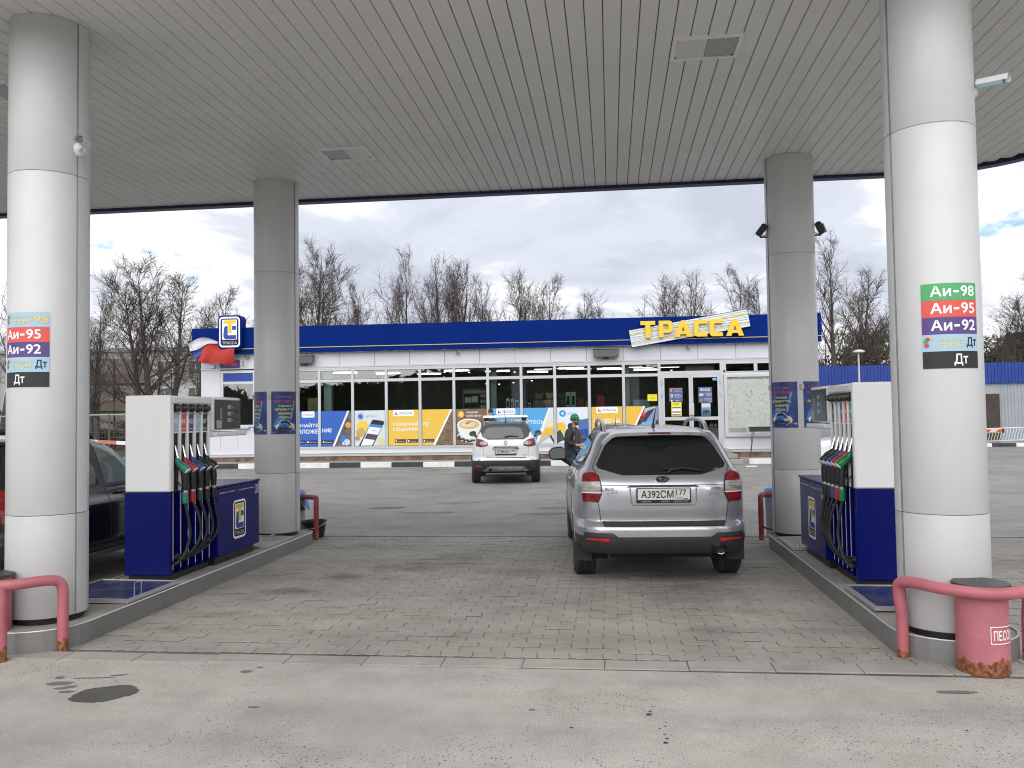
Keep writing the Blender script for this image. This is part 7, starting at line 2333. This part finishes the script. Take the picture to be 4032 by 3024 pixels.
box('cabinet', (-.35, -.2, 0), (-.02, .2, 1.1), pm(200, 180, 60), t, bevel=0.02)
t = thing('lattice_gate', 'white slatted gate lying along the ground before the shed', 'gate', (12.35, 30.3, 0))
WG = mat('gate_white', (0.62, 0.64, 0.66), 0.45)
MB().tube([(0, 0, .63), (5.4, 0, .78)], .024, 6).build('lower_rail', WG, t)
MB().tube([(0.1, 0, 1.06), (5.5, 0, 1.21)], .020, 6).build('upper_rail', WG, t)
sl = MB().tube([(0, 0, 0), (.11, 0, .43)], .014, 5).build('slat', WG, t)
for k in range(58):
    o = sl if k == 0 else sl.copy()
    if k:
        col.objects.link(o)
        o.parent = t
    o.location = (0.03 + k * .092, -.03, .63 + k * .0026)
for x in (.3, 2.9, 5.2):
    MB().tube([(x, 0.03, 0), (x, 0.03, .66)], .03, 6).build('support', WG, t)

# ---------------------------------------------------------------- beyond the forecourt, left
t = thing('boom_barrier', 'long white boom with a red band behind the black car', 'boom barrier', (-20.5, 22.0, 0))
for a, b_, m in ((0.0, 2.2, 0), (2.2, 2.9, 1), (2.9, 6.25, 0), (6.25, 6.80, 1), (6.80, 8.4, 0)):
    z0, z1 = 1.56 - a * .058, 1.56 - b_ * .058
    MB().prism([(a + .002, z0 - .05), (b_ - .002, z1 - .05), (b_ - .002, z1 + .05), (a + .002, z0 + .05)], -.03, .03).build('red_band' if m else 'boom', pm(205, 110, 100) if m else pm(232, 232, 230), t)
box('cabinet', (8.45, -.2, 0), (8.8, .2, 1.2), pm(225, 225, 222), t, bevel=0.02)
fence = thing('wire_fence', 'dark wire mesh fence on thin posts behind the black car', 'fence', (-34, 30.0, 0))
FEN = mat('fence_grey', (0.10, 0.11, 0.105), 0.5, metal=0.3)
po = MB().tube([(0, 0, 0), (0, 0, 2.05)], .035, 6).build('post', FEN, fence)
ra = MB().tube([(0, 0, 2.02), (2.5, 0, 2.02)], .030, 6).build('rail', mat('fence_rail', (0.30, 0.31, 0.30), 0.5), fence)
mb = MB()
for k in range(20):
    mb.box((.12 * k + .05, -.004, .1), (.12 * k + .058, .004, 1.98))
for k in range(10):
    mb.box((.02, -.0035, .15 + .2 * k), (2.48, .0035, .157 + .2 * k))
wp = mb.build('wire_panel', FEN, fence)
for k in range(7):
    for src in (po, ra, wp):
        o = src if k == 0 else src.copy()
        if k:
            col.objects.link(o)
            o.parent = fence
        o.location = (k * 2.5, 0, 0)
blk = thing('apartment_block', 'pale grey panel apartment block behind the bare trees', 'building', (-70, 76.0, 0), R(3.2))
APW = mat('block_wall', (0.44, 0.45, 0.43), 0.8, var=0.22, scale=0.35)
box('wall', (0, 0, 0), (36, 12, 8.6), APW, blk)
box('roof', (-.3, -.35, 8.601), (36.3, 12.3, 8.95), mat('block_roof', (0.24, 0.25, 0.25), 0.7), blk)
box('roof_band', (0, -.06, 7.75), (36, -.002, 8.59), mat('block_band', (0.34, 0.36, 0.36), 0.8, var=0.2, scale=0.6), blk)
BW = mat('block_window', (0.03, 0.032, 0.034), 0.15)
BF = mat('block_frame', (0.50, 0.50, 0.48), 0.6)
BB = mat('block_balcony', (0.10, 0.075, 0.055), 0.85, var=0.3, scale=1.5)
wf = MB()
for a in ((0, 0, 0, .1, 1.5), (1.5, 0, 0, 1.6, 1.5), (.1, 0, 0, 1.5, .1), (.1, 0, 1.4, 1.5, 1.5), (.76, 0, .1, .84, 1.4)):
    wf.box((a[0], -.06, a[2]), (a[3], -.002, a[4]))
wfo = wf.build('window', BF, blk)
wpo = box('pane', (.1, -.04, .1), (1.5, -.003, 1.4), BW, wfo)
first = True
for fl in range(3):
    for c in range(11):
        x = 1.2 + c * 3.1
        z = .9 + fl * 2.65
        if c in (2, 6, 7):
            b_ = box('balcony', (x - .6, -1.1, z - .75), (x + 2.4, -.062, z + .25), BB, blk)
            box('balcony_glazing', (x - .55, -1.05, z + .25), (x + 2.35, -.07, z + 1.65), mat('balcony_glass', (0.10, 0.09, 0.08), 0.3, var=0.4, scale=2), blk)
            continue
        if first:
            o, first = wfo, False
        else:
            o = wfo.copy()
            col.objects.link(o)
            o.parent = blk
            q = wpo.copy()
            col.objects.link(q)
            q.parent = o
        o.location = (x, 0, z)

# ---------------------------------------------------------------- trees
BARK = mat('bark', (0.062, 0.053, 0.045), 0.9, var=0.35, scale=5)
TWIG = mat('twigs', (0.085, 0.068, 0.06), 0.9, var=0.25, scale=1.5)
def bare_tree(seed, h, stems, spread, droop=0.0, dens=1.0):
    """leafless lime tree: ascending limbs, then branches, then fine twigs"""
    rnd = random.Random(seed)
    trunk, crown = MB(), MB()
    def rv(s_):
        return Vector((rnd.gauss(0, s_), rnd.gauss(0, s_), rnd.gauss(0, s_)))
    def walk(p, d, ln, n, lift, wob):
        q = [Vector(p)]
        d = Vector(d).normalized()
        for k in range(n):
            d = (d + Vector((0, 0, lift)) + rv(wob)).normalized()
            q.append(q[-1] + d * (ln / n))
        return q
    def at(q, t):
        k = t * (len(q) - 1)
        i = min(int(k), len(q) - 2)
        return q[i].lerp(q[i + 1], k - i), (q[i + 1] - q[i]).normalized()
    def side_dir(d, ang):
        a = d.orthogonal().normalized()
        b_ = d.cross(a)
        ph = rnd.uniform(0, 2 * math.pi)
        return (d * math.cos(ang) + (a * math.cos(ph) + b_ * math.sin(ph)) * math.sin(ang)).normalized()
    def twigs(q, ln, n, r_):
        for _ in range(n):
            p, d = at(q, rnd.uniform(0.12, 1.0))
            e = side_dir(d, R(rnd.uniform(28, 62)))
            w = walk(p, e, ln * rnd.uniform(.5, 1.15), 2, .05 - droop, .12)
            crown.tube(w, [r_, r_ * .8, r_ * .55], 3, caps=False)
    for sx, sy, hs, lean in stems:
        H = h * hs
        base = Vector((sx, sy, 0))
        r0 = .018 * H + .03
        main = walk(base, (lean, rnd.uniform(-.04, .04), 1), H * .93, 12, .03, .035)
        rad = [max(r0 * (1 - k / 12.5) ** 1.15, .009) for k in range(13)]
        rad[0] *= 1.35
        trunk.tube(main, rad, 8)
        nl = int(24 * dens)
        for k in range(nl):
            t = .20 + .77 * (k / nl) ** .9 + rnd.uniform(-.02, .02)
            p, d = at(main, t)
            ang = R(rnd.uniform(26, 50)) * (1.35 - .65 * t)
            e = side_dir(Vector((0, 0, 1)), ang * spread)
            ln = H * (.44 * (1 - t) ** .82 * min(1.0, (t + .18) / .42) + .075) * rnd.uniform(.75, 1.1)
            lim = walk(p, e, ln, 6, .10 - droop * .5, .06)
            r1 = max(min(r0 * (1 - t) * .42, .07), .015)
            (trunk if r1 > .045 else crown).tube(lim, [max(r1 * (1 - j / 6.6), .008) for j in range(7)], 5, caps=False)
            for _ in range(int((5 + ln * 2.4) * dens)):
                p2, d2 = at(lim, rnd.uniform(.18, 1.0))
                e2 = side_dir(d2, R(rnd.uniform(28, 55)))
                l2 = ln * rnd.uniform(.22, .46)
                br = walk(p2, e2, l2, 4, .07 - droop, .08)
                crown.tube(br, [.014, .012, .010, .008, .007], 3, caps=False)
                twigs(br, max(.45, l2 * .55), int((5 + l2 * 4.5) * dens), .0062)
            twigs(lim, .6, 6, .0065)
    return trunk, crown
KINDS = []
for seed, h, stems, spread, droop, dens in (
        (11, 10.0, [(0, 0, 1.0, .0), (.5, .2, .93, .10), (-.45, -.1, .9, -.10)], 1.15, .02, 1.0),     # broad, many stems
        (23, 10.0, [(0, 0, 1.0, .02)], .95, 0.0, .9),                                               # slender
        (37, 10.0, [(0, 0, 1.0, .03), (.8, .3, .84, .13)], .95, .0, .85),                              # two stems
        (41, 10.0, [(0, 0, 1.0, -.02), (-.25, .2, .95, -.07), (.3, -.2, .9, .08)], .8, 0.0, .62),        # narrow and sparse
        (59, 10.0, [(0, 0, 1.0, .02), (-1.0, 0, .80, -.12)], 1.1, .03, .95)):                            # wide old tree
    tr, cw = bare_tree(seed, h, stems, spread, droop, dens)
    KINDS.append((tr, cw))
_tree_protos = {}
def tree(k, x, y, h, rot, label, wide=1.0):
    t = thing('bare_tree', label, 'tree', (x, y, -.05), rot, 'leafless trees behind the station')
    s_ = h / 10.0
    t.scale = (s_ * wide, s_ * wide, s_)
    if k not in _tree_protos:
        tr, cw = KINDS[k]
        _tree_protos[k] = (tr.build('trunk', BARK, t, smooth=True), cw.build('crown', TWIG, t))
    else:
        for src in _tree_protos[k]:
            o = src.copy()
            col.objects.link(o)
            o.parent = t
    return t
for k, x, y, h, rot, wide, label in (
        (1, -36.0, 46, 11.7, .4, 1.0, 'bare tree cut by the photo edge beside the front pillar'),
        (1, -31.2, 48, 10.4, 2.0, .8, 'slender bare tree just right of the front pillar, before the apartment block'),
        (3, -27.4, 41, 8.2, 1.0, 1.1, 'low thin bare tree left of the broad one, before the apartment block'),
        (0, -23.9, 42, 10.8, .2, 1.12, 'broadest bare tree, many stems, before the apartment block'),
        (4, -30.8, 66, 13.2, 3.0, 1.0, 'pale bare tree far behind the emblem box sign'),
        (2, -30.5, 60, 10.7, 5.0, .9, 'distant bare tree between the broad one and the emblem sign'),
        (0, -18.5, 50, 12.9, 2.6, .85, 'tall dense bare tree beside the rear pillar over the blue band'),
        (4, -16.6, 51, 10.6, 1.2, .8, 'shorter bare tree leaning from the dense one by the rear pillar'),
        (1, -15.5, 56, 11.9, .9, .6, 'thin spire of a bare tree before the tallest middle one'),
        (2, -13.4, 54, 13.2, .1, .75, 'tallest bare tree over the middle of the blue band'),
        (4, -17.2, 58, 10.0, 4.1, .9, 'low spreading bare tree left of the tallest middle one'),
        (3, -11.6, 56, 13.2, 2.2, .85, 'narrow bare tree right of the tallest middle one'),
        (3, -10.4, 58, 13.4, 4.6, .8, 'narrow upright bare tree in the middle cluster'),
        (1, -9.4, 58, 12.9, 3.3, .7, 'spindly bare tree at the right of the middle cluster'),
        (2, -8.7, 60, 12.0, 1.7, .8, 'lower bare tree closing the middle cluster'),
        (1, -7.0, 62, 12.7, 5.2, .85, 'bare tree alone above the white car roof'),
        (3, -5.7, 64, 12.4, .8, .8, 'thin bare tree above the star poster'),
        (4, -3.4, 60, 12.2, 2.9, .85, 'round bare tree above the man in the green cap'),
        (3, -1.2, 66, 11.9, 1.1, .9, 'pale thin bare tree left of the yellow sign letters'),
        (1, 4.3, 58, 11.8, 1.9, .95, 'bare tree behind the first yellow sign letters'),
        (3, 5.4, 60, 12.4, 3.9, .9, 'bare tree behind the middle yellow sign letters'),
        (4, 8.0, 60, 12.2, .3, .85, 'bare tree behind the last yellow sign letters'),
        (1, 11.4, 64, 11.8, 4.4, .8, 'bare tree against the rear pillar with black cameras'),
        (2, 12.3, 48, 11.8, .05, .95, 'tall bare tree between the two right pillars'),
        (4, 14.6, 50, 9.3, 2.0, .9, 'shorter forked bare tree between the two right pillars'),
        (0, 22.2, 47, 8.8, 1.4, 1.1, 'spreading bare tree above the grey shed'),
        (4, 19.9, 52, 8.0, 5.6, .9, 'low bare tree partly behind the pillar by the grey shed')):
    tree(k, x, y, h, rot, label, wide)

# evergreens and scrub behind the shed, scrub before the apartment block
def leafy(seed, n, leaf, lumps):
    rnd = random.Random(seed)
    mb = MB()
    for _ in range(n):
        c, r_ = rnd.choice(lumps)
        d = Vector((rnd.gauss(0, 1), rnd.gauss(0, 1), rnd.gauss(0, 1))).normalized() * (rnd.random() ** .35)
        p = Vector(c) + Vector((d.x * r_[0], d.y * r_[1], d.z * r_[2]))
        a = Vector((rnd.gauss(0, 1), rnd.gauss(0, 1), rnd.gauss(0, 1))).normalized() * leaf * rnd.uniform(.5, 1.2)
        b_ = a.orthogonal().normalized() * leaf * rnd.uniform(.25, .6)
        mb.add([p - a, p - b_ * .6, p + a, p + b_], [(0, 1, 2, 3)])
    return mb
def lumps(seed, n, w, h):
    rnd = random.Random(seed)
    return [((rnd.uniform(-w, w) * (1 - .5 * z / h), rnd.uniform(-w, w) * .7 * (1 - .5 * z / h), z), (w * rnd.uniform(.25, .5), w * rnd.uniform(.25, .5), h * rnd.uniform(.06, .14))) for z in [rnd.uniform(.08, .92) * h for _ in range(n)]]
PINE = mat('dark_needles', (0.075, 0.082, 0.032), 0.8, var=0.6, scale=0.9, var2=(0.018, 0.024, 0.010))
SCRUB = mat('brown_scrub', (0.075, 0.062, 0.032), 0.85, var=0.5, scale=0.8, var2=(0.035, 0.032, 0.016))
BUD = mat('budding_leaves', (0.10, 0.115, 0.035), 0.8, var=0.4, scale=1.2)
ev = leafy(3, 9000, .17, lumps(5, 26, 2.6, 6.0))
sc1 = leafy(8, 6500, .13, lumps(9, 24, 2.8, 3.6))
_ever = {}
def bush(kind, name, x, y, s_, rot, label, cat, m, src, stem=True):
    t = thing(name, label, cat, (x, y, -.05), rot, 'green trees and scrub round the station')
    t.scale = s_ if isinstance(s_, tuple) else (s_, s_, s_)
    if (kind, m.name) not in _ever:
        _ever[(kind, m.name)] = src.build('crown', m, t)
        MB().tube([(0, 0, 0), (.1, 0, 1.4), (0, .1, 3.0)], [.16, .12, .06], 6).build('trunk', BARK, t)
    else:
        o = _ever[(kind, m.name)].copy()
        col.objects.link(o)
        o.parent = t
        MB().tube([(0, 0, 0), (.1, 0, 1.4), (0, .1, 3.0)], [.16, .12, .06], 6).build('trunk', BARK, t)
for x, y, s_, rot, label in ((22.6, 56, 1.10, 0, 'dark evergreen above the grey shed by the front pillar'), (26.5, 57, 1.16, 2, 'dark evergreen above the grey shed at the photo edge')):
    bush('e', 'evergreen_tree', x, y, s_, rot, label, 'tree', PINE, ev)
for x, y, s_, rot, label, m in ((9.8, 50, (1.0, 1, 1.25), 0, 'brown scrub at the shop end of the blue shed', SCRUB), (12.5, 51, (1, 1, 1.35), 2, 'brown scrub under the tall tree between the right pillars', SCRUB), (15.2, 52, (1.1, 1, 1.5), 4, 'brown scrub beside the street lamp', SCRUB), (16.6, 58, (1, 1, 2.2), 1, 'budding pale green bush between the right pillars', BUD),
                                 (-31, 52, (1.3, 1, .6), 0, 'brown scrub at the foot of the apartment block by the pillar', SCRUB), (-27, 50, (1.3, 1, .55), 2, 'brown scrub between fence and apartment block', SCRUB), (-23.0, 49, (1.2, 1, .65), 3, 'brown scrub behind the broad bare tree', SCRUB), (-19.0, 52, (1.3, 1, .7), 5, 'brown scrub beside the shop corner', SCRUB), (-36, 50, (1.3, 1, .6), 1, 'brown scrub behind the front pillar on the fence side', SCRUB)):
    bush('s', 'scrub_bush', x, y, s_, rot, label, 'bush', m, sc1)
# the wood across the road behind the camera, which the shop glass mirrors
wood = leafy(21, 26000, 1.3, [((x, -52 + random.Random(x).uniform(-3, 3), (4.5 if x > -22 else 2.6) + 1.5 * math.sin(x)), (5.5, 3, (5.5 if x > -22 else 3.2) + 1.2 * math.sin(x * 1.7))) for x in range(-90, 80, 5)])
wood.build('far_wood', PINE, None, kind='stuff')
